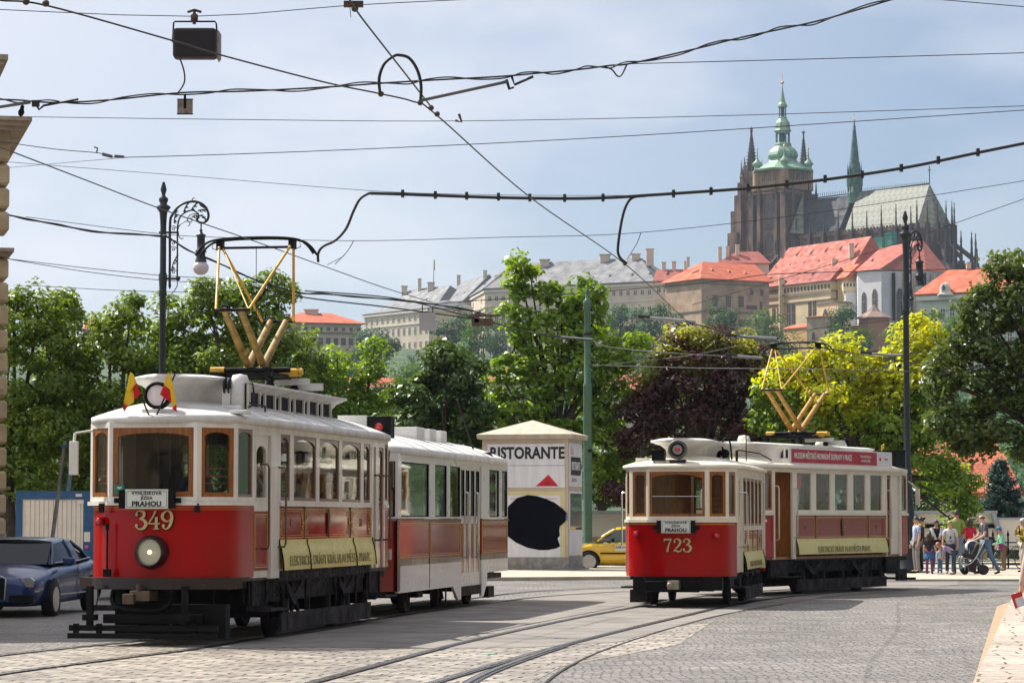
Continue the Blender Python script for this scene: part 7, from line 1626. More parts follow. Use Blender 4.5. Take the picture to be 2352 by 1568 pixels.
# blue spruce
def conifer(name, label, u, vt, vb, hw, Y, m, seed):
    rnd = np.random.default_rng(seed); s = FPX / Y; b = P(u, 1190, Y); zt, zb = P(u, vt, Y).z, P(u, vb, Y).z; t = thing(name, label, 'tree', (b.x, Y, 0)); Cs = []; Ns = []; lb = MB()
    for k in range(130):
        f = (k + .5) / 130; z = zt + (zb - zt) * f; L_ = hw / s * (f ** .8) * rnd.uniform(.8, 1.1) + .1; a = rnd.uniform(0, 6.283); d = np.array([math.cos(a), math.sin(a), -.18]); n = int(60 + 140 * f)
        q = rnd.uniform(.15, 1, (n, 1)) ** .7; pt = np.array([0, 0, z]) + d * q * L_ + np.array([0, 0, .25]) * (q ** 3) + rnd.normal(size=(n, 3)) * np.array([.12, .12, .08]) * (1.2 - q * .6); Cs.append(pt); nn = np.array([0, 0, 1]) + rnd.normal(size=(n, 3)) * .5; Ns.append(nn / np.linalg.norm(nn, axis=1, keepdims=True))
        lb.tube([(0, 0, z), tuple(np.array([0, 0, z]) + d * L_ * .9)], [.03, .008], 4)
    leaf_mesh('crown', np.concatenate(Cs), np.concatenate(Ns), .16, m, rnd, t, .35); lb.build('branches', BARK, t); mb = MB(); mb.tube([(0, 0, 0), (0, 0, zt)], [.16, .02], 8); mb.build('trunk', BARK, t)
conifer('blue_spruce', 'blue green spruce standing behind the people on the right', 2300, 1065, 1215, 75, 118, LB, 21)
tree('shrub', 'round dark shrub beside the fat lamp base', 110, [(2120, 1140, 26, 30), (2135, 1160, 22, 24), (2110, 1165, 20, 20)], (2120, 1180), LD, seed=22, group=None, tr=.06, cat='shrub')
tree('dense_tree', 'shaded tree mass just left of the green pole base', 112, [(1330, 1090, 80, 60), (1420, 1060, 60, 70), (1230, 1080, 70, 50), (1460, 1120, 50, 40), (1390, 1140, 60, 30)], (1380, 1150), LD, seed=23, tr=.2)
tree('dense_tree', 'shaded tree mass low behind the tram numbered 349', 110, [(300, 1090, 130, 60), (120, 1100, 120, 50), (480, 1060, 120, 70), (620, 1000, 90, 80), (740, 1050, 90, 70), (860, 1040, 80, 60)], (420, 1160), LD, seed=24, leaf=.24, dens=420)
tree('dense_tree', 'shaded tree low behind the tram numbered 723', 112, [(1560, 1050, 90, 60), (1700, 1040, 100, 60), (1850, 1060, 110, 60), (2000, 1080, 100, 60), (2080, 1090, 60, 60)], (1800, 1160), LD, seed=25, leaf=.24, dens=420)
# grey green trees in the middle distance and on the hillside
gh = 'rounded trees on the castle hillside'
for k, (lab, Yh, px, m) in enumerate([
    ('hazy green tree between the two small pointed trees', 240, [(885, 880, 38, 45), (910, 930, 45, 45), (860, 930, 40, 40)], LH), ('hazy pale tree behind the dark tree left of the kiosk', 260, [(950, 870, 40, 40), (930, 910, 40, 30)], LH),
    ('dark rounded hillside tree right of the orange roofed palace', 800, [(850, 790, 40, 40), (890, 805, 36, 34), (830, 815, 30, 25)], LHD), ('dark hillside trees right of the far pale palace, left clump', 860, [(1020, 770, 34, 34), (1060, 745, 36, 40), (1050, 800, 50, 40)], LHD),
    ('hillside tree in the middle of the slope left of the bright maple', 840, [(1110, 760, 45, 45), (1100, 810, 60, 40)], LH), ('hillside tree half hidden behind the bright maple', 850, [(1160, 790, 40, 50), (1190, 840, 50, 30)], LHD),
    ('dark hillside tree under the right end of the grey roof', 880, [(1425, 740, 40, 45), (1460, 760, 40, 50), (1420, 800, 50, 40)], LHD), ('hillside tree between the grey roofed wing and the brown palace', 870, [(1510, 745, 42, 44), (1550, 765, 36, 40), (1530, 810, 60, 40)], LHD),
    ('round green tree in front of the brown palace', 860, [(1645, 742, 42, 42), (1680, 750, 34, 36), (1650, 790, 60, 30)], LHD), ('light green round tree at the foot of the cream palace wing', 850, [(1760, 738, 34, 24), (1750, 775, 50, 30), (1790, 790, 40, 34)], LH),
    ('round tree above the stone tower', 845, [(1938, 722, 30, 26), (1935, 745, 34, 26)], LHD), ('drooping grey green tree below the chapel', 835, [(1940, 780, 40, 40), (1975, 790, 30, 40), (1930, 820, 50, 40)], LH),
    ('hazy tree under the pale green palace', 700, [(2075, 770, 40, 34), (2130, 750, 40, 30), (2180, 750, 50, 30), (2230, 760, 40, 40)], LH), ('small conifer clump below the far pale palace', 780, [(948, 835, 10, 22), (930, 850, 14, 18), (965, 850, 20, 14)], LHD),
    ('dark trees low on the slope at centre left', 700, [(960, 880, 70, 40), (1060, 880, 80, 50), (1150, 890, 60, 40), (780, 860, 60, 40), (700, 850, 60, 40)], LHD), ('dark trees low on the slope at centre right', 700, [(1480, 860, 80, 60), (1560, 850, 80, 60), (1680, 850, 80, 60), (1800, 860, 80, 60), (1920, 880, 90, 60), (2060, 860, 90, 60)], LHD)]):
    u0, v0 = px[0][:2]; zb = P(u0, max(p[1] + p[3] for p in px), Yh).z - 1; f = Yh / 100.
    tree('hillside_tree', lab, Yh, px, (u0, v0 + 10), m, leaf=.16 * f * .62, dens=560 / (f * f * .55), clump=.34 * f, group=gh, seed=40 + k, tr=.3, base_z=max(zb, 0), limbs=True)
# distant wood covering the slope: one mass
def slope_wood():
    rnd = np.random.default_rng(7); n = 110000; x = rnd.uniform(-260, 260, n) ; y = rnd.uniform(430, 810, n)
    z = np.interp(y, [200, 260, 330, 420, 520, 620, 700, 780, 850, 920], [0, 0, 1, 3, 8, 16, 24, 33, 41, 50]) - (np.abs(x) / 900) ** 2 * 30
    z = z + 2.5 + 3.5 * np.sin(x * .22) * np.sin(y * .19 + x * .05) + rnd.uniform(-1, 1.5, n); nn = np.array([0, -.35, 1]) + rnd.normal(size=(n, 3)) * .3; nn /= np.linalg.norm(nn, axis=1, keepdims=True)
    o = leaf_mesh('slope_wood', np.stack([x, y, z], 1), nn, 1.9, LHD, rnd, None); tag(o, 'dark wood covering the slope under the castle', 'wood', kind='stuff')
slope_wood()
# ================================================================ overhead wires
WM = mat('black_cable', (.012, .012, .013), .5, var=0); WG = mat('grey_insulator_tube', (.30, .31, .32), .5, var=.2); RUST = mat('rusty_fitting', (.10, .055, .035), .6, var=.4, vscale=20)
gw = 'overhead tram wires'
def wpts(pts): return [P(*p) if len(p) == 3 else PZ(p[0], p[1], 5.86) for p in pts]
def wire(label, pts, r=.006, extra=None, name='overhead_wire', twist=0, m=None, k=6, n=5):
    w = smooth_line(wpts(pts), k) if len(pts) > 2 else wpts(pts); mb = MB()
    out_ = lambda p: p[0] < 22 or p[0] > 2345 or p[1] < 5
    if out_(pts[0]): w = [w[0] + (w[0] - w[1]).normalized() * 25] + w
    if out_(pts[-1]): w = w + [w[-1] + (w[-1] - w[-2]).normalized() * 25]
    mb.tube(w, r, n)
    if twist:
        d = []; rr = random.Random(len(pts)); L_ = len(w)
        for i in range(L_ * 4 - 3):
            a = w[i // 4]; b = w[min(i // 4 + 1, L_ - 1)]; p = a.lerp(b, (i % 4) / 4); ph = i * .45; d.append(p + Vector((0, math.cos(ph) * twist, math.sin(ph * .37) * twist * 1.6)))
        mb.tube(d, r * .8, 4)
    o = mb.build(name, m or WM); tag(o, label, 'wire', gw); return o
def bits(o, name, m, fn):
    mb = MB(); fn(mb); c = mb.build(name, m, o); return c
wire('contact wire from the left edge sagging past the pantograph of the big tram', [(-60, 314), (0, 338), (200, 415), (370, 480), (590, 556), (740, 610), (880, 660), (1000, 697), (1130, 742)], .0085)
b_ = wire('contact wire running from the top left corner down to the yellow green tree', [(-60, -14), (0, 1), (110, 14), (400, 95), (500, 125), (740, 188), (870, 215), (950, 234), (1000, 262), (1220, 455), (1440, 610), (1575, 735), (1600, 748)], .0085)
bits(b_, 'clamp', RUST, lambda mb: [mb.ball(PZ(u, v, 5.86), .03, 6) for u, v in ((60, 4), (105, 8), (875, 216), (965, 236), (990, 248), (1004, 262), (1435, 606), (1590, 742))])
c_ = wire('steep contact wire dropping from the top edge to join the other one', [(795, -12), (812, 12), (830, 40), (900, 130), (990, 245)], .0085)
bits(c_, 'clamp', RUST, lambda mb: [mb.cbox(PZ(812, 10, 5.9), (.16, .04, .05)), mb.ball(PZ(815, 20, 5.88), .03, 6), mb.cyl(PZ(803, 12, 5.88), PZ(806, 40, 5.8), .003)])
Yd = 27
wire('twisted cable curving across the whole top of the view', [(-30, 228, Yd), (40, 230, Yd), (130, 236, Yd), (260, 229, Yd), (420, 213, Yd), (560, 210, Yd), (740, 201, Yd), (900, 190, Yd), (1000, 184, Yd), (1150, 176, Yd), (1240, 168, Yd), (1330, 160, Yd), (1400, 151, Yd), (1450, 146, Yd), (1600, 112, Yd), (1700, 87, Yd), (1800, 66, Yd), (1900, 43, Yd), (2060, -4, Yd)], .009, twist=.014)
wire('loose drooping loop on the cable at upper right', [(1385, 153, Yd), (1405, 160, Yd), (1418, 175, Yd), (1428, 172, Yd), (1440, 148, Yd)], .008)
wire('sheathed black arc bridging two contact wires at top centre', [(873, 216, 27.1), (871, 180, 27), (882, 148, 27), (903, 130, 27), (918, 127, 27), (940, 134, 27), (958, 160, 27), (967, 195, 27), (966, 232, 27)], .015, name='jumper_cable', n=8)
o = wire('grey steady arm with a hook under the twisted cable', [(962, 232, 27), (1168, 187, 27)], .016, name='steady_arm', m=mat('grey_arm_tube', (.12, .12, .12), .5, var=.2), n=8)
bits(o, 'hook', WM, lambda mb: [mb.tube([P(1163, 183, 27), P(1170, 205, 27), P(1180, 200, 27)], .015, 5), mb.tube([P(1175, 175, 27), P(1182, 195, 27), P(1225, 176, 27)], .014, 5)])
o = wire('grey steady arm entering at the left edge under the twisted cable', [(-30, 250, 27), (70, 235, 27)], .016, name='steady_arm', m=mat('grey_arm_tube', (.12, .12, .12)), n=8)
bits(o, 'hook', WM, lambda mb: [mb.cbox(P(82, 238, 27), (.07, .04, .06)), mb.tube([P(82, 240, 27), P(90, 252, 27), P(100, 243, 27), P(180, 228, 27)], .012, 5)])
wire('thin wire along the top edge that carries the floodlight', [(-30, 21, 27), (445, 38, 27), (800, 13, 27), (1100, -2, 27)], .0045, k=3)
wire('thin nearly level wire below the twisted cable', [(25, 268, 34), (560, 275, 34), (1060, 278, 34), (1700, 265, 34), (2400, 242, 34)], .0045)
o = wire('wire with a row of grey insulators at upper left', [(-20, 322, 34), (120, 342, 34), (222, 351, 34), (250, 357, 34), (310, 361, 34), (800, 344, 34), (1450, 312, 34), (2400, 250, 34)], .0052)
bits(o, 'insulator', mat('grey_porcelain', (.10, .10, .11), .4, var=.3), lambda mb: [mb.tube([P(235, 354, 34), P(258, 360, 34)], .022, 6), mb.tube([P(263, 358, 34), P(285, 360, 34)], .016, 6), mb.tube([P(222, 350, 34), P(224, 340, 34), P(216, 338, 34)], .01, 5), mb.tube([P(1046, 277, 34), P(1060, 280, 34), P(1054, 262, 34)], .018, 5)])
wire('thin wire rising gently from the left building cornice', [(10, 386, 40), (240, 366, 36), (305, 361, 34)], .004)
wire('thin wire running down from the left building to the black feeder', [(15, 372, 46), (400, 402, 46), (850, 438, 46), (1100, 447, 46), (1300, 449, 46), (1450, 449, 46)], .0045)
fd = [(850, 444, 46), (920, 446, 46), (1000, 449, 46), (1150, 454, 46), (1300, 456, 46), (1400, 454, 46), (1480, 449, 46), (1600, 441, 46), (1720, 432, 46), (1900, 412, 46), (2080, 385, 46), (2250, 350, 46), (2400, 320, 46)]
o = wire('thick black feeder cable with small clips reaching the right edge', fd, .026, name='feeder_cable', n=8)
bits(o, 'clip', WM, lambda mb: [mb.cbox(P(u, v, 46), (.05, .10, .12)) for u, v in ((925, 445), (1000, 448), (1072, 450), (1145, 452), (1217, 454), (1297, 455), (1385, 454), (1547, 445), (1633, 439), (1718, 432), (1807, 423), (1895, 411), (1980, 401), (2070, 386), (2155, 368), (2246, 350))])
wire('black hanging branch of the feeder that drops to the pantograph wire', [(850, 443, 46), (828, 456, 46), (812, 485, 46), (795, 525, 46), (770, 552, 46), (742, 566, 46), (731, 582, 46), (731, 602, 46)], .022, name='feeder_cable', n=8)
wire('black hanging branch of the feeder near the centre of the sky', [(1482, 450, 46), (1450, 456, 46), (1432, 490, 46), (1420, 560, 46), (1422, 588, 46), (1440, 606, 46)], .022, name='feeder_cable', n=8)
wire('thick twisted cable from the left building to the iron lamp', [(-10, 488, 60), (60, 502, 60), (150, 520, 60), (250, 535, 60), (360, 541, 62), (385, 545, 62), (440, 578, 62), (520, 612, 62), (600, 648, 62), (690, 672, 62), (760, 676, 62), (900, 688, 62), (1060, 708, 62), (1130, 728, 62)], .018, twist=.012)
wire('thin wire from the lamp crossing behind the pantograph to the right edge', [(60, 498, 50), (350, 535, 50), (500, 545, 50), (812, 553, 50), (1150, 545, 50), (1472, 534, 50), (1900, 485, 50), (2400, 408, 50)], .006)
wire('short dropper with a forked end left of centre', [(812, 554, 50), (797, 578, 50), (770, 606, 48)], .008); wire('second leg of the dropper left of centre', [(790, 588, 50), (752, 608, 48)], .006)
wire('short dropper with a forked end right of centre', [(1472, 535, 50), (1462, 560, 50), (1440, 596, 48)], .008)
for k, (a, b) in enumerate(((593, 632), (599, 643))): wire(('upper' if k == 0 else 'lower') + ' of two thin wires between the left building and the lamp', [(15, 594, 70), (190, a + (b - a) * .45 + 4, 70), (365, b, 72), (520, b + 9, 74)], .009)
wire('faint thin wire over the tree tops at the left', [(60, 655, 80), (300, 668, 80), (520, 672, 80)], .009)
wire('second cable above the pantograph base going right', [(570, 655, 62), (700, 683, 62), (880, 704, 62), (1060, 728, 62), (1130, 733, 62)], .016)
wire('wire in front of the palace roofs across to the lamp on the right', [(1000, 697, 80), (1400, 668, 80), (1655, 645, 80), (1740, 633, 80), (1840, 627, 80), (2100, 620, 80), (2400, 616, 80)], .012)
wire('thin wire slanting up from the right lamp to the right edge', [(1590, 700, 80), (1900, 610, 80), (2078, 553, 80), (2400, 440, 80)], .010)
wire('thin wire rising in front of the pale green palace', [(1830, 768, 80), (1886, 753, 80), (2049, 735, 80), (2200, 708, 80), (2400, 660, 80)], .008)
wire('thin high wire at the upper right edge', [(1448, 147, 30), (1900, 135, 30), (2310, 123, 30), (2400, 120, 30)], .005); wire('thin wire cutting the top right corner', [(2140, -2, 30), (2400, 20, 30)], .005)
o = wire('wire junction with dark insulators left of the bright maple', [(700, 668, 60), (900, 684, 60), (1060, 722, 60), (1130, 740, 60), (1200, 760, 60), (1275, 773, 60), (1361, 781, 60)], .014)
bits(o, 'insulator', RUST, lambda mb: [mb.cbox(P(1108, 740, 60), (.45, .1, .16)), mb.tube([P(1080, 724, 60), P(1150, 724, 60)], .03, 6), mb.cbox(P(1095, 730, 60), (.1, .1, .2))])
tubes = [('grey insulated arm on the green pole', (1275, 773), (1361, 780), 94.6), ('grey insulated arm above the yellow green tree, upper', (1480, 729), (1598, 739), 70), ('grey insulated arm above the golden tree', (1680, 772), (1784, 777), 80),
         ('grey insulated arm in front of the golden tree, lower', (1681, 817), (1750, 822), 80), ('grey insulated arm just left of the right lamp', (1990, 812), (2071, 816), 84), ('grey insulated arm right of the right lamp', (2160, 851), (2222, 856), 84)]
for lab, a, b, Y in tubes:
    o = wire(lab, [(*a, Y), (*b, Y)], .04, name='insulated_arm', m=WG, n=8); bits(o, 'end_fitting', WM, lambda mb: [mb.tube([P(a[0] - 14, a[1] - 3, Y), P(a[0] + 12, a[1], Y)], .05, 6)])
wire('wire from the green pole to the lower right past the lamp', [(1361, 780, 95), (1400, 797, 92), (1560, 812, 88), (1681, 818, 80)], .014); wire('long low wire across the trees to the right edge', [(1350, 838, 95), (1600, 845, 90), (1900, 848, 86), (2160, 853, 84), (2400, 838, 82)], .012)
wire('wire slanting between green pole and purple tree', [(1356, 842, 95), (1500, 826, 90), (1600, 814, 88), (1700, 793, 86)], .012)
wire('contact wire leading over the second yellow pantograph', [(1575, 738, 60), (1700, 772, 60), (1790, 785, 62.5), (1850, 788, 65), (1900, 800, 67), (2080, 830, 72), (2300, 850, 75)], .014)
wire('faint wire crossing the right tree', [(1950, 835, 70), (2160, 800, 70), (2400, 745, 70)], .008)
# floodlight, its cable, the small square plate and the grey plate
p = P(447, 100, 27); t = thing('floodlight', 'black floodlight box hanging in a bracket from a wire at upper left', 'floodlight', p, 0); s_ = 27 / FPX; X = lambda u: (u - 447) * s_; Z = lambda v: (100 - v) * s_
FB_ = mat('floodlight_black', (.008, .007, .009), .5, var=.1)
mb = MB(); mb.box(X(398), X(498), -.08, .10, Z(136), Z(66)); mb.build('housing', FB_, t, bevel=.03)
mb = MB(); mb.loft([[(X(499), -.02, Z(66)), (X(499), .2, Z(66)), (X(499), .2, Z(137)), (X(499), -.02, Z(137))], [(X(504), .02, Z(72)), (X(504), .2, Z(72)), (X(504), .2, Z(130)), (X(504), .02, Z(130))]]); mb.build('rim', mat('floodlight_edge', (.25, .25, .26), .5, var=.1), t)
mb = MB(); mb.tube([(X(396), 0, Z(98)), (X(398), 0, Z(52)), (X(401), 0, Z(49)), (X(494), 0, Z(49)), (X(497), 0, Z(54)), (X(500), 0, Z(98))], .009, 6); mb.build('bracket', GRY, t)
mb = MB(); mb.lathe([(.02, Z(55)), (.012, Z(50)), (.035, Z(46)), (.035, Z(34)), (.015, Z(30)), (.012, Z(24)), (.03, Z(22))], (X(446), 0, 0), 10); mb.tube([(X(430), 0, Z(27)), (X(446), 0, Z(22)), (X(462), 0, Z(27))], .014, 5); mb.build('hanger', RUST, t)
mb = MB(); mb.tube(smooth_line([(X(414), 0, Z(137)), (X(423), 0, Z(165)), (X(424), 0, Z(190)), (X(413), 0, Z(210)), (X(400), 0, Z(219))], 5), .008, 5); mb.build('cable', WM, t)
p = P(425, 245, 27); t = thing('hanging_plate', 'small square brass coloured plate under the twisted cable', 'plate', p); mb = MB(); mb.box(-.073, .073, -.01, .01, -.07, .07); mb.build('plate', mat('tarnished_plate', (.30, .26, .20), .5, col2=(.12, .09, .07), vscale=14), t); mb = MB(); mb.box(-.012, .012, -.015, -.012, -.02, .12); mb.box(-.076, .076, -.013, .013, -.076, -.068); mb.box(-.076, .076, -.013, .013, .066, .074); mb.build('hanger', BLK, t)
p = P(982, 738, 55); t = thing('hanging_plate', 'blank grey plate hanging in front of the far palace', 'plate', p); mb = MB(); mb.box(-.16, .16, -.01, .01, -.18, .17); mb.build('plate', mat('grey_plate', (.36, .35, .35), .6, var=.1), t); mb = MB(); mb.tube([(-.1, 0, .17), (-.1, 0, .32)], .01, 4); mb.tube([(.1, 0, .17), (.1, 0, .27)], .01, 4); mb.build('hanger', BLK, t)
# ================================================================ people
SKIN = mat('skin', (.50, .27, .18), .55, var=.08, vscale=8); SKINP = mat('pale_skin', (.62, .36, .26), .55, var=.08, vscale=8)
def skin_obj(name, V, Ed, Rd, m, parent, roots=(0,), sub=1):
    me = bpy.data.meshes.new(name); me.from_pydata([tuple(v) for v in V], Ed, []); me.materials.append(m)
    o = bpy.data.objects.new(name, me); COL.objects.link(o); o.parent = parent
    md = o.modifiers.new('skin', 'SKIN'); md.use_smooth_shade = True
    sv = me.skin_vertices[0].data
    for i, r in enumerate(Rd): sv[i].radius = r if isinstance(r, tuple) else (r, r); sv[i].use_root = i in roots
    if sub: s = o.modifiers.new('sub', 'SUBSURF'); s.levels = sub; s.render_levels = sub
    return o
def person(label, loc, h, face, top=None, bottom=None, shoes=BLK, hair=None, hairstyle='short', skin=SKIN, arms=None, legs=None, lean=0., headyaw=0., nod=0., sleeve='short', skirt=None, hat=None, fingers=True, seated=False, child=False, group='people waiting beyond the tracks', belt=None, shadowcap=None):
    """face: heading in degrees, 0 looks at the viewer, +90 looks to the right of the picture, -90 to the left, 180 away"""
    t = thing('person', label, 'person', loc, R(face), group); k = h / 1.75
    hd = 1.22 if child else 1.0
    J = {'pel': (0, 0, .97), 'spi': (0, 0, 1.13), 'che': (0, .01, 1.32), 'nkb': (0, .015, 1.46), 'nk': (0, .0, 1.53), 'hd0': (0, -.015, 1.59), 'hd1': (0, -.01, 1.66), 'hd2': (0, 0, 1.715)}
    for s, g in (('L', -1), ('R', 1)):
        J['sh' + s] = (g * .175, .01, 1.42); J['el' + s] = (g * .235, .02, 1.14); J['wr' + s] = (g * .25, -.06, .90); J['hn' + s] = (g * .25, -.09, .82)
        J['hp' + s] = (g * .09, 0, .92); J['kn' + s] = (g * .105, -.01, .50); J['an' + s] = (g * .11, .03, .09); J['to' + s] = (g * .125, -.14, .035)
    if seated:
        dz = -.47
        for a in J:
            if a[:2] not in ('kn', 'an', 'to'): J[a] = (J[a][0], J[a][1], J[a][2] + dz)
        for s, g in (('L', -1), ('R', 1)): J['kn' + s] = (g * .11, -.44, .50); J['an' + s] = (g * .11, -.42, .08); J['to' + s] = (g * .12, -.58, .035); J['wr' + s] = (g * .17, -.28, .60); J['hn' + s] = (g * .12, -.36, .58)
    for dct in (arms or {}, legs or {}): J.update(dct)
    if lean:
        for a in J:
            if a[:3] in ('spi', 'che', 'nkb', 'nk', 'hd0', 'hd1', 'hd2') or a[:2] == 'sh' or (a[:2] in ('el',) and not (arms and a in arms)):
                x, y, z = J[a]; dy = z - .95; J[a] = (x, y - dy * math.sin(lean), .95 + dy * math.cos(lean) + 0)
    J = {a: Vector(p) * k for a, p in J.items()}
    if nod: J['hd1'] += Vector((0, -.03 * nod, -.01)) ; J['hd2'] += Vector((0, -.06 * nod, -.02)); J['hd0'] += Vector((0, -.015 * nod, 0))
    N_ = ['pel', 'spi', 'che', 'nkb', 'nk', 'hd0', 'hd1', 'hd2', 'shL', 'elL', 'wrL', 'hnL', 'shR', 'elR', 'wrR', 'hnR', 'hpL', 'knL', 'anL', 'toL', 'hpR', 'knR', 'anR', 'toR']
    ra = {'pel': (.135, .10), 'spi': (.12, .09), 'che': (.145, .10), 'nkb': (.075, .07), 'nk': .05, 'hd0': (.062 * hd, .07 * hd), 'hd1': (.078 * hd, .088 * hd), 'hd2': (.055 * hd, .06 * hd), 'sh': .055, 'el': .038, 'wr': .026, 'hn': (.035, .02), 'hp': .082, 'kn': .055, 'an': .04, 'to': (.035, .025)}
    ix = {a: i for i, a in enumerate(N_)}; E_ = [('pel', 'spi'), ('spi', 'che'), ('che', 'nkb'), ('nkb', 'nk'), ('nk', 'hd0'), ('hd0', 'hd1'), ('hd1', 'hd2')]
    for s in 'LR': E_ += [('nkb', 'sh' + s), ('sh' + s, 'el' + s), ('el' + s, 'wr' + s), ('wr' + s, 'hn' + s), ('pel', 'hp' + s), ('hp' + s, 'kn' + s), ('kn' + s, 'an' + s), ('an' + s, 'to' + s)]
    V = [J[a] for a in N_]; Ed = [(ix[a], ix[b]) for a, b in E_]; sc = lambda r: tuple(x * k for x in r) if isinstance(r, tuple) else r * k
    Rd = [sc(ra.get(a, ra.get(a[:2]))) for a in N_]; roots = [0]
    # nose
    V += [J['hd0'] + Vector((0, -.05, .01)) * k * hd, J['hd0'] + Vector((0, -.083, -.0)) * k * hd]; Ed.append((len(V) - 2, len(V) - 1)); Rd += [.018 * k, .008 * k]; roots.append(len(V) - 2)
    for s, g in (('L', -1), ('R', 1)):
        V += [J['hd0'] + Vector((g * .062, .005, .0)) * k * hd, J['hd0'] + Vector((g * .078, .01, .02)) * k * hd]; Ed.append((len(V) - 2, len(V) - 1)); Rd += [.012 * k, .014 * k]; roots.append(len(V) - 2)
        if fingers:
            w, e = J['wr' + s], J['hn' + s]; d = (e - w).normalized(); side = Vector((0, 1, 0)).cross(d); side = side.normalized() if side.length > .1 else Vector((1, 0, 0)); sd = d.cross(side).normalized()
            for q, ln in ((-.026, .052), (-.009, .066), (.009, .060), (.025, .045)):
                b0 = e - d * .01 * k + sd * q * k; V += [b0, b0 + d * ln * .55 * k + side * -.004 * g, b0 + d * ln * k - Vector((0, 0, 0)) + side * -.016 * g * k]; n_ = len(V); Ed += [(n_ - 3, n_ - 2), (n_ - 2, n_ - 1)]; Rd += [.0105 * k, .0095 * k, .007 * k]; roots.append(n_ - 3)
            b0 = w + (e - w) * .35 - sd * .022 * k; V += [b0, b0 + d * .035 * k - sd * .022 * k, b0 + d * .06 * k - sd * .022 * k]; n_ = len(V); Ed += [(n_ - 3, n_ - 2), (n_ - 2, n_ - 1)]; Rd += [.013 * k, .011 * k, .008 * k]; roots.append(n_ - 3)
    skin_obj('body', V, Ed, Rd, skin, t, roots)
    ex = mat('eye_dark', (.02, .015, .012), .3, var=0); mb = MB()
    for g in (-1, 1): mb.ball(J['hd1'] + Vector((g * .030, -.076, -.022)) * k * hd, .011 * k, 6)
    mb.build('eyes', ex, t)
    if top:
        L_ = {'full': ['sh', 'el', 'wr'], 'short': ['sh', 'el'], 'none': ['sh']}[sleeve]; nm = ['pel', 'spi', 'che', 'nkb']; V = [J['pel'] + Vector((0, 0, -.10 * k)), J['spi'], J['che'], J['nkb'] + Vector((0, 0, -.02 * k))]; Ed = [(0, 1), (1, 2), (2, 3)]; Rd = [(.158, .122), (.14, .11), (.16, .118), (.088, .082)]
        for s in 'LR':
            pr = 3
            for q in L_:
                p = J[q + s]; 
                if q == 'el' and sleeve == 'short': p = J['sh' + s].lerp(J['el' + s], .72)
                V.append(p); Ed.append((pr, len(V) - 1)); pr = len(V) - 1; Rd.append({'sh': (.07, .07), 'el': (.056, .056), 'wr': (.042, .042)}[q])
        skin_obj('shirt' if sleeve != 'full' else 'jacket', V, Ed, [(a * k, b * k) for a, b in Rd], top, t)
    if bottom:
        V = [J['pel'] + Vector((0, 0, -.0)), J['hpL'], J['knL'], J['anL'] + Vector((0, 0, -.03 * k)), J['hpR'], J['knR'], J['anR'] + Vector((0, 0, -.03 * k))]
        skin_obj('trousers', V, [(0, 1), (1, 2), (2, 3), (0, 4), (4, 5), (5, 6)], [(.148 * k, .115 * k)] + [(.098 * k, .10 * k), (.072 * k, .075 * k), (.056 * k, .058 * k)] * 2, bottom, t)
    if skirt:
        z0, z1, r1, m_ = skirt; mb = MB(); n = 20; rings = []
        for f in (0, .3, .65, 1): r = (.15 + (r1 - .15) * f) * k; rings.append([(J['pel'].x + r * (1 + .08 * f * math.cos(5 * a)) * math.cos(a), J['pel'].y + .8 * r * (1 + .08 * f * math.cos(5 * a)) * math.sin(a), (z0 + (z1 - z0) * f) * k) for a in [2 * math.pi * j / n for j in range(n)]])
        mb.loft(rings, cap=(True, True)); mb.build('skirt', m_, t)
    for s in 'LR':
        a, b = J['an' + s], J['to' + s]; skin_obj('shoe', [a + Vector((0, .02 * k, -.03 * k)), a.lerp(b, .5) + Vector((0, 0, -.012 * k)), b + Vector((0, -.02 * k, 0))], [(0, 1), (1, 2)], [(.05 * k, .045 * k), (.048 * k, .04 * k), (.036 * k, .028 * k)], shoes, t, sub=1)
    c = (J['hd1'] + Vector((0, .012, .012)) * k); 
    if hair:
        mb = MB(); r = .100 * k * hd; rings = []
        for i in range(7):
            ph = math.pi * .5 * (1 - i / 6) ; z = r * 1.05 * math.sin(ph) ; rr_ = r * math.cos(ph) * 1.0
            drop = 0
            rings.append([(c.x + (rr_ + 1e-4) * math.cos(a) * .90, c.y + (rr_ + 1e-4) * math.sin(a) * (1.02 if math.sin(a) > 0 else .86), c.z + z - (.055 * k * hd * max(0, math.sin(a) * .8 + .35) * (i / 6) ** 2)) for a in [2 * math.pi * j / 16 for j in range(16)]])
        mb.loft(rings, cap=(True, False))
        if hairstyle == 'long':
            rg = []
            for f in np.linspace(0, 1, 6): wd = (.092 - .0 * f) * k * hd * (1 + .25 * math.sin(f * 3.1)); rg.append([(c.x + wd * math.cos(a) * (1 - .25 * f), c.y + .03 * k + .055 * k * math.sin(a), c.z - .02 * k - .34 * k * f) for a in [2 * math.pi * j / 12 for j in range(12)]])
            mb.loft(rg)
        if hairstyle == 'bun': mb.ball(c + Vector((0, .10, .05)) * k, .05 * k, 10)
        mb.build('hair', hair, t)
    if hat:
        mb = MB(); r = .108 * k * hd; mb.lathe([(r * 1.0, 0), (r * 1.03, .02 * k), (r * .95, .07 * k), (r * .6, .10 * k), (.001, .112 * k)], c + Vector((0, -.0, .015 * k)), 16)
        mb.plate([(r * .8 * math.cos(a), -r * .3 - r * 1.35 * math.sin(a)) for a in [math.pi * j / 8 for j in range(9)]], Matrix.Translation(c + Vector((0, -.01, .02 * k))), .012 * k); mb.build('cap', hat, t)
    return t, J, k
def cl(n, c, **kw): return mat(n, c, .85, var=.15, vscale=9, **kw)
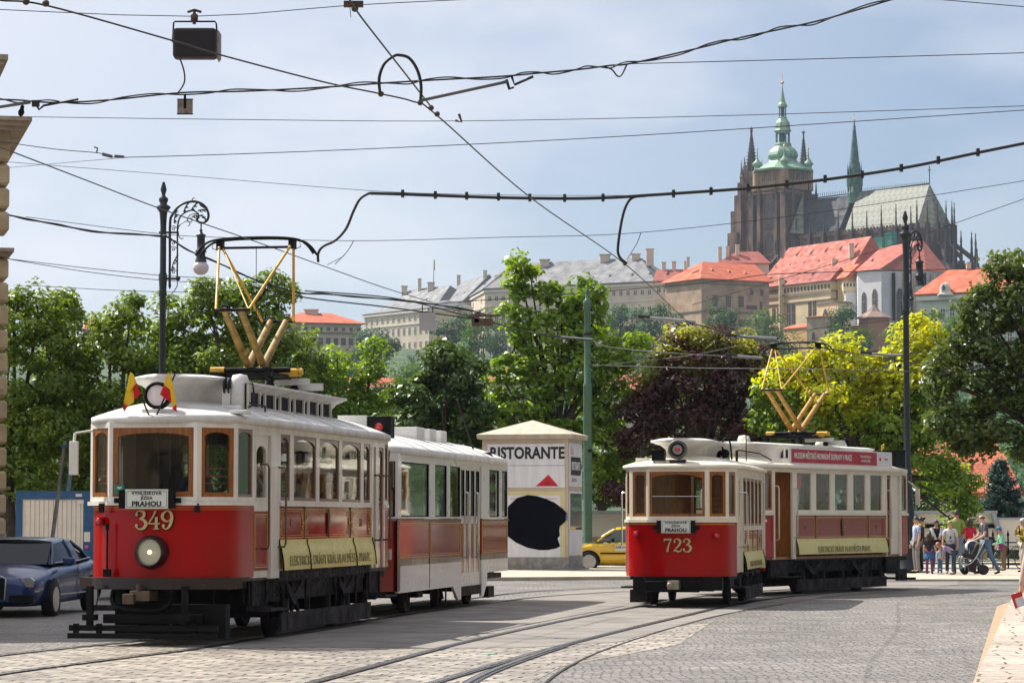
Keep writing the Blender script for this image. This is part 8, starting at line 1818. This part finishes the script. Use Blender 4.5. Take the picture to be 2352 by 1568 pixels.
JEAN = cl('blue_denim', (.07, .14, .24)); DKD = cl('dark_denim', (.03, .06, .11)); HB = mat('brown_hair', (.06, .03, .018), .5, var=.3, vscale=30, stretch=(8, 8, 1)); HBL = mat('blond_hair', (.42, .26, .12), .5, var=.3, vscale=30, stretch=(8, 8, 1)); HG = mat('ginger_hair', (.40, .17, .05), .5, var=.3, vscale=30, stretch=(8, 8, 1))
def at(u, Y): p = P(u, 1190, Y); return (p.x, Y, .05)
person('man in pale blue checked shirt and grey trousers half hidden by the lamp base', at(2104, 86), 1.70, -75, cl('pale_check_shirt', (.45, .50, .62), col2=(.32, .38, .55)), cl('grey_trousers', (.25, .23, .22)), hair=HB, skin=SKINP)
_, J, k = person('woman in black with a yellow scarf and hair in a bun', at(2115, 87.5), 1.68, -100, cl('black_cloth', (.015, .012, .018)), cl('black_trousers', (.012, .012, .014)), hair=HB, hairstyle='bun', sleeve='full')
mb = MB(); mb.lathe([(.09, -.05), (.12, -.02), (.11, .04), (.08, .07)], J['nkb'] + Vector((0, 0, .02)), 14); mb.build('scarf', cl('yellow_scarf', (.60, .42, .12)), _)
person('girl with long brown hair, black top, blue skirt and purple leggings', at(2134, 84.5), 1.22, 165, cl('black_cloth', (.015, .012, .018)), cl('purple_leggings', (.16, .06, .20)), shoes=cl('purple_shoes', (.2, .06, .22)), hair=HB, hairstyle='long', child=True, skirt=(.98, .68, .24, cl('teal_blue_skirt', (.02, .13, .30))), skin=SKINP, arms={'elL': (-.24, .02, 1.12), 'wrL': (-.28, -.05, .86), 'hnL': (-.29, -.08, .78)})
_, J, k = person('woman in a dark top with an open white vest looking down', at(2150, 89), 1.60, 5, cl('black_cloth', (.015, .012, .018)), cl('navy_trousers', (.03, .04, .10)), hair=HB, hairstyle='bun', nod=1, sleeve='full', arms={'elL': (-.24, -.05, 1.15), 'wrL': (-.10, -.22, 1.10), 'hnL': (-.03, -.25, 1.12), 'elR': (.24, -.05, 1.15), 'wrR': (.10, -.22, 1.10), 'hnR': (.03, -.25, 1.12)})
mb = MB()
for g in (-1, 1): mb.tube([J['sh' + ('L' if g < 0 else 'R')] + Vector((0, -.03, .05)), Vector((g * .13, -.13, 1.30 * k)), Vector((g * .05, -.15, 1.12 * k))], [.05, .05, .03], 8)
mb.build('white_vest', cl('white_cloth', (.62, .62, .66)), _)
_, J, k = person('fair haired youth in white printed T-shirt and dark shorts looking down', at(2182, 84.8), 1.58, -12, cl('white_cloth', (.62, .62, .66)), cl('dark_shorts', (.03, .03, .05)), hair=HBL, nod=1.6, skin=SKINP, shoes=cl('grey_shoes', (.3, .3, .32)), lean=.06)
mb = MB(); 
for x, z, w, h in ((.02, 1.20, .05, .07), (-.02, 1.10, .03, .03), (.04, 1.08, .06, .02)): mb.cbox((x * k, -.128 * k, z * k), (w, .01, h))
mb.build('shirt_print', INK, _)
person('toddler with ginger hair in pale blue top and jeans', at(2158, 83.8), .82, 20, cl('pale_blue_cloth', (.40, .48, .58)), JEAN, hair=HG, child=True, skin=SKINP, shoes=cl('grey_shoes', (.3, .3, .32)), sleeve='full', arms={'elR': (.25, -.05, 1.2), 'wrR': (.2, -.2, 1.1), 'hnR': (.18, -.26, 1.08)})
person('child in lilac jacket and jeans bending over towards the toddler', at(2190, 83.9), 1.25, -85, cl('lilac_jacket', (.30, .26, .40)), DKD, hair=HG, child=True, lean=1.2, sleeve='full', skin=SKINP, arms={'elL': (-.2, -.5, .95), 'wrL': (-.17, -.55, .75), 'hnL': (-.16, -.58, .68), 'elR': (.2, -.5, .95), 'wrR': (.17, -.52, .74), 'hnR': (.16, -.54, .66)})
person('tall man in green T-shirt and light jeans seen from behind', at(2197, 88), 1.90, 172, cl('green_tshirt', (.22, .32, .06)), cl('light_jeans', (.16, .24, .33)), hair=HB)
person('woman with long dark hair in a red top', at(2226, 88), 1.64, 195, cl('red_top', (.50, .01, .04)), DKD, hair=HB, hairstyle='long')
MT, J, k = person('balding man in grey polo shirt and jeans pushing a stroller', at(2264, 84.2), 1.80, -80, cl('charcoal_polo', (.07, .075, .10)), cl('washed_jeans', (.10, .19, .30)), hair=None, skin=SKINP, lean=.14, arms={'elL': (-.24, -.13, 1.12), 'wrL': (-.17, -.36, 1.00), 'hnL': (-.15, -.45, .99), 'elR': (.24, -.13, 1.12), 'wrR': (.17, -.36, 1.00), 'hnR': (.15, -.45, .99)}, legs={'knL': (-.1, -.22, .52), 'anL': (-.1, -.16, .10), 'toL': (-.1, -.33, .04), 'knR': (.1, .12, .50), 'anR': (.1, .36, .12), 'toR': (.1, .22, .03)}, nod=1)
mb = MB(); r = .09; mb.lathe([(r, -.03), (r * .98, 0), (r * .8, .02)], J['hd1'] + Vector((0, .03, -.015)), 12); mb.build('hair', HB, MT)
_, J, k = person('stooped person in mint green jacket, blue hat and brown trousers', at(2304, 90), 1.38, -80, cl('mint_jacket', (.22, .55, .36)), cl('brown_trousers', (.17, .10, .06)), hair=HB, hat=cl('blue_hat', (.05, .18, .42)), lean=.25, sleeve='full', arms={'elL': (-.24, -.15, 1.1), 'wrL': (-.2, -.4, 1.05), 'hnL': (-.18, -.48, 1.05), 'elR': (.24, -.15, 1.1), 'wrR': (.2, -.4, 1.05), 'hnR': (.18, -.48, 1.05)})
mb = MB(); mb.cbox((-.05, -.15, .78), (.15, .07, .16)); tag(mb.build('handbag', cl('purple_bag', (.25, .02, .12))), 'small purple bag held by the person in the mint jacket', 'bag').location = at(2300, 89.8)
_, J, k = person('person in mustard jacket, pale cap and beige trousers at the right edge', at(2350, 87.5), 1.62, -70, cl('mustard_jacket', (.32, .25, .02)), cl('beige_trousers', (.48, .44, .36)), hair=HBL, hat=cl('pale_cap', (.50, .50, .56)), sleeve='full', arms={'elL': (-.24, -.16, 1.2), 'wrL': (-.12, -.20, 1.45), 'hnL': (-.06, -.14, 1.54), 'elR': (.24, -.12, 1.14), 'wrR': (.12, -.22, 1.2), 'hnR': (.04, -.25, 1.22)}, legs={'knR': (.1, -.12, .5), 'anR': (.1, .08, .1)})
mb = MB(); mb.tube([J['shL'] + Vector((0, -.06, .08)), Vector((.1, -.17, 1.15 * k)), Vector((.2, -.05, .98 * k))], .02, 5); mb.build('strap', BLK, _)
# near person whose arm and leaflet enter at the right edge
NP = (5.64, 30.0, .11); pk = cl('pale_pink_knit', (.55, .40, .33))
_, J, k = person('person in pale pink sleeve holding a folded leaflet at the right edge', NP, 1.74, 200, pk, cl('grey_trousers', (.25, .23, .22)), hair=HB, sleeve='full', skin=SKINP, group=None, arms={'elR': (.27, .02, 1.13), 'wrR': (.30, -.04, .88), 'hnR': (.30, -.06, .81)})
hw = Matrix.Rotation(R(200), 3, 'Z') @ J['hnR'] + Vector(NP)
mb = MB(); M = Matrix.Translation(hw + Vector((-.01, -.03, -.055))) @ Matrix.Rotation(R(-18), 4, 'Y') @ Matrix.Rotation(math.pi / 2, 4, 'X'); mb.plate([(-.085, -.08), (.03, -.08), (.03, .07), (-.085, .07)], M, .003); lf = mb.build('leaflet', mat('leaflet_white', (.62, .62, .66), .5, col2=(.45, .5, .6), vscale=12)); tag(lf, 'red and white folded leaflet in the hand at the right edge', 'leaflet')
mb = MB(); mb.plate([(-.086, .02), (.031, .02), (.031, .071), (-.086, .071)], M @ Matrix.Translation((0, 0, .004)), .002); mb.plate([(-.086, -.081), (-.06, -.081), (-.06, .071), (-.086, .071)], M @ Matrix.Translation((0, 0, .0065)), .002); mb.build('red_print', mat('leaflet_red', (.5, .01, .02), .5, var=.05), lf)
# stroller
p = at(2222, 84.0); t = thing('stroller', 'grey and black three wheeled stroller with white hood', 'stroller', p); ALU = mat('white_metal_frame', (.55, .55, .56), .35, metal=.3, var=.1); BKF = cl('black_fabric', (.02, .018, .022))
sp = 84 / FPX; SX = lambda x: (2074 + x * .1182 - 2222) * sp; SZ = lambda y: (1162 + 1355 * .1182 - (1162 + y * .1182)) * sp
def wheel3(x, y, r, dy):
    M = Matrix.Rotation(math.pi / 2, 4, 'X'); mb = MB(); mb.lathe([(r * .78, -.025), (r, -.02), (r, .02), (r * .78, .025)], (SX(x), dy, r), 20, M); o = mb.build('wheel', RUB, t); mb = MB()
    mb.lathe([(r * .78, -.015), (r * .7, 0), (r * .78, .015)], (SX(x), dy, r), 20, M); 
    for k in range(5): a = k * 1.257; mb.cyl((SX(x), dy, r), (SX(x) + r * .76 * math.cos(a), dy, r + r * .76 * math.sin(a)), .012, n=5)
    mb.build('rim', ALU, o)
wheel3(1190, 0, .115, 0); wheel3(1530, 0, .15, -.24); wheel3(1560, 0, .15, .24)
mb = MB()
for dy in (-.2, .2): mb.tube(smooth_line([(SX(1560), dy, SZ(700)), (SX(1400), dy, SZ(1000)), (SX(1300), dy, SZ(1120)), (SX(1180), dy, SZ(1170)), (SX(1100), dy, SZ(1120)), (SX(1090), dy, SZ(1050)), (SX(1130), dy, SZ(1000))], 4), .018, 6); mb.tube([(SX(1400), dy, SZ(1000)), (SX(1540), dy * 1.2, .15)], .015, 6); mb.tube([(SX(1180), dy, SZ(1170)), (SX(1190), 0, .115)], .015, 6)
mb.cyl((SX(1540), -.26, .15), (SX(1540), .26, .15), .012); mb.cyl((SX(1560), -.2, SZ(700)), (SX(1560), .2, SZ(700)), .02); mb.build('frame', ALU, t)
mb = MB(); mb.loft([[(SX(1130), -.18, SZ(930)), (SX(1130), .18, SZ(930)), (SX(1130), .18, SZ(1010)), (SX(1130), -.18, SZ(1010))], [(SX(1330), -.2, SZ(960)), (SX(1330), .2, SZ(960)), (SX(1330), .2, SZ(1060)), (SX(1330), -.2, SZ(1060))], [(SX(1480), -.2, SZ(740)), (SX(1480), .2, SZ(740)), (SX(1400), .2, SZ(1020)), (SX(1400), -.2, SZ(1020))]], smooth=False); mb.build('seat', BKF, t)
mb = MB(); mb.loft([[(SX(1250), y, SZ(1120)) for y in (-.18, .18)] + [(SX(1250), y, SZ(1290)) for y in (.16, -.16)], [(SX(1420), y, SZ(1060)) for y in (-.18, .18)] + [(SX(1390), y, SZ(1320)) for y in (.16, -.16)]], smooth=False); mb.build('basket', cl('brown_basket', (.035, .02, .02)), t)
mb = MB(); rings = []
for y in np.linspace(-.21, .21, 7):
    q = math.sqrt(max(0, 1 - (y / .24) ** 2)); rings.append([(SX(1215) + .012, y, SZ(880)), (SX(1220), y, SZ(780 - 20 * q)), (SX(1270), y, SZ(720 - 18 * q)), (SX(1370), y, SZ(705 - 22 * q)), (SX(1460), y, SZ(740 - 10 * q)), (SX(1480), y, SZ(820))])
mb.loft(rings, close=False, cap=(False, False)); o = mb.build('hood', cl('white_hood', (.60, .60, .60)), t); sm = o.modifiers.new('s', 'SOLIDIFY'); sm.thickness = .012
mb = MB(); mb.box(SX(1130), SX(1320), -.17, .17, SZ(1045), SZ(1000)); mb.build('footrest', cl('grey_footrest', (.42, .38, .36)), t)
# bicycle behind
p = at(2278, 91); t = thing('bicycle', 'bicycle parked by the railing behind the man with the stroller', 'bicycle', p); mb = MB(); M = Matrix.Rotation(math.pi / 2, 4, 'X')
for x in (0, 1.05):
    o = MB(); o.tube([(x + .33 * math.cos(a * .2618), 0, .33 + .33 * math.sin(a * .2618)) for a in range(25)], .017, 6); w = o.build('wheel', RUB, t); sp_ = MB()
    for k in range(14): a = k * .4488; sp_.cyl((x, 0, .33), (x + .32 * math.cos(a), 0, .33 + .32 * math.sin(a)), .0025, n=3)
    sp_.build('spokes', STEEL, w)
mb.tube([(0, 0, .33), (.38, 0, .30), (.22, 0, .78), (0, 0, .33)], .015, 6); mb.tube([(.22, 0, .72), (.82, 0, .78), (.38, 0, .30)], .016, 6); mb.tube([(1.05, 0, .33), (.82, 0, .78), (.79, 0, .95)], .015, 6); mb.tube([(.79, -.25, .98), (.79, .25, .98)], .012, 6); mb.build('frame', mat('bike_blue', (.05, .08, .14), .4), t)
mb = MB(); mb.cbox((.2, 0, .92), (.26, .12, .06)); mb.build('saddle', BLK, t, bevel=.02)
# people riding in the trams
def inside(car, x, y, z, zs=1.):
    return (*(car.matrix_basis @ Vector((x, y, 0))).xy, z)
bpy.context.view_layer.update()
gpa = 'passengers seated in the trams'
dr = inside(t1, .33, .9, .90); person('driver in dark clothes at the front window of tram 349', dr, 1.62, 10, cl('navy_uniform', (.03, .035, .06)), cl('black_trousers', (.012, .012, .014)), hair=HB, fingers=False, group=None, sleeve='full')
for lab, car, x, y, z, top_ in (('passenger in white shirt behind the second side window of tram 349', t1, .70, 3.6, .86, cl('white_cloth', (.62, .62, .66))), ('passenger in grey-blue shirt at the middle side window of tram 349', t1, .72, 5.2, .86, cl('grey_blue_shirt', (.25, .32, .36))), ('passenger in dark shirt near the rear of tram 349', t1, .70, 7.0, .86, DKD),
        ('passenger in white blouse at the big window of the white trailer', t4, .75, 1.5, .80, cl('white_cloth', (.62, .62, .66))), ('passenger in light blue shirt at the big window of the white trailer', t4, .75, 2.1, .80, cl('pale_blue_cloth', (.40, .48, .58))),
        ('passenger in green by the first window of the banner tram', t3, .75, 2.9, .82, cl('green_tshirt', (.22, .32, .06))), ('passenger in white by the third window of the banner tram', t3, .78, 4.7, .82, cl('white_cloth', (.62, .62, .66))), ('passenger in blue grey by the fourth window of the banner tram', t3, .78, 5.6, .82, cl('blue_grey_shirt', (.12, .18, .30))), ('passenger in cream by the last window of the banner tram', t3, .75, 6.6, .82, cl('cream_shirt', (.50, .46, .38)))):
    person(lab, inside(car, x, y, z + .26), 1.66, math.degrees(car.rotation_euler.z) + 8, top_, DKD, hair=HB, fingers=False, seated=True, group=gpa)
mb = MB(); mb.lathe([(.001, .0), (.10, .0), (.09, .006), (.001, .008)], (0, 0, 0), 10); p = G(1124, 1502); o = mb.build('manhole_marker', mat('green_paint_blot', (.05, .45, .25), .6, var=.1)); o.location = (p.x, p.y, .006); tag(o, 'small green disc lying on the paving in front', 'disc')
# ================================================================ summer haze
mb = MB(); mb.box(-1500, 1500, -60, 2600, -6, 230); hz = mb.build('haze'); tag(hz, kind='stuff')
m = bpy.data.materials.new('air'); m.use_nodes = True; nt_ = m.node_tree; nt_.nodes.clear(); o_ = N(nt_, 'ShaderNodeOutputMaterial'); v_ = N(nt_, 'ShaderNodeVolumePrincipled')
v_.inputs['Color'].default_value = (.72, .85, 1, 1); v_.inputs['Density'].default_value = .00007; v_.inputs['Anisotropy'].default_value = .2
nt_.links.new(v_.outputs[0], o_.inputs['Volume']); hz.data.materials.clear(); hz.data.materials.append(m)
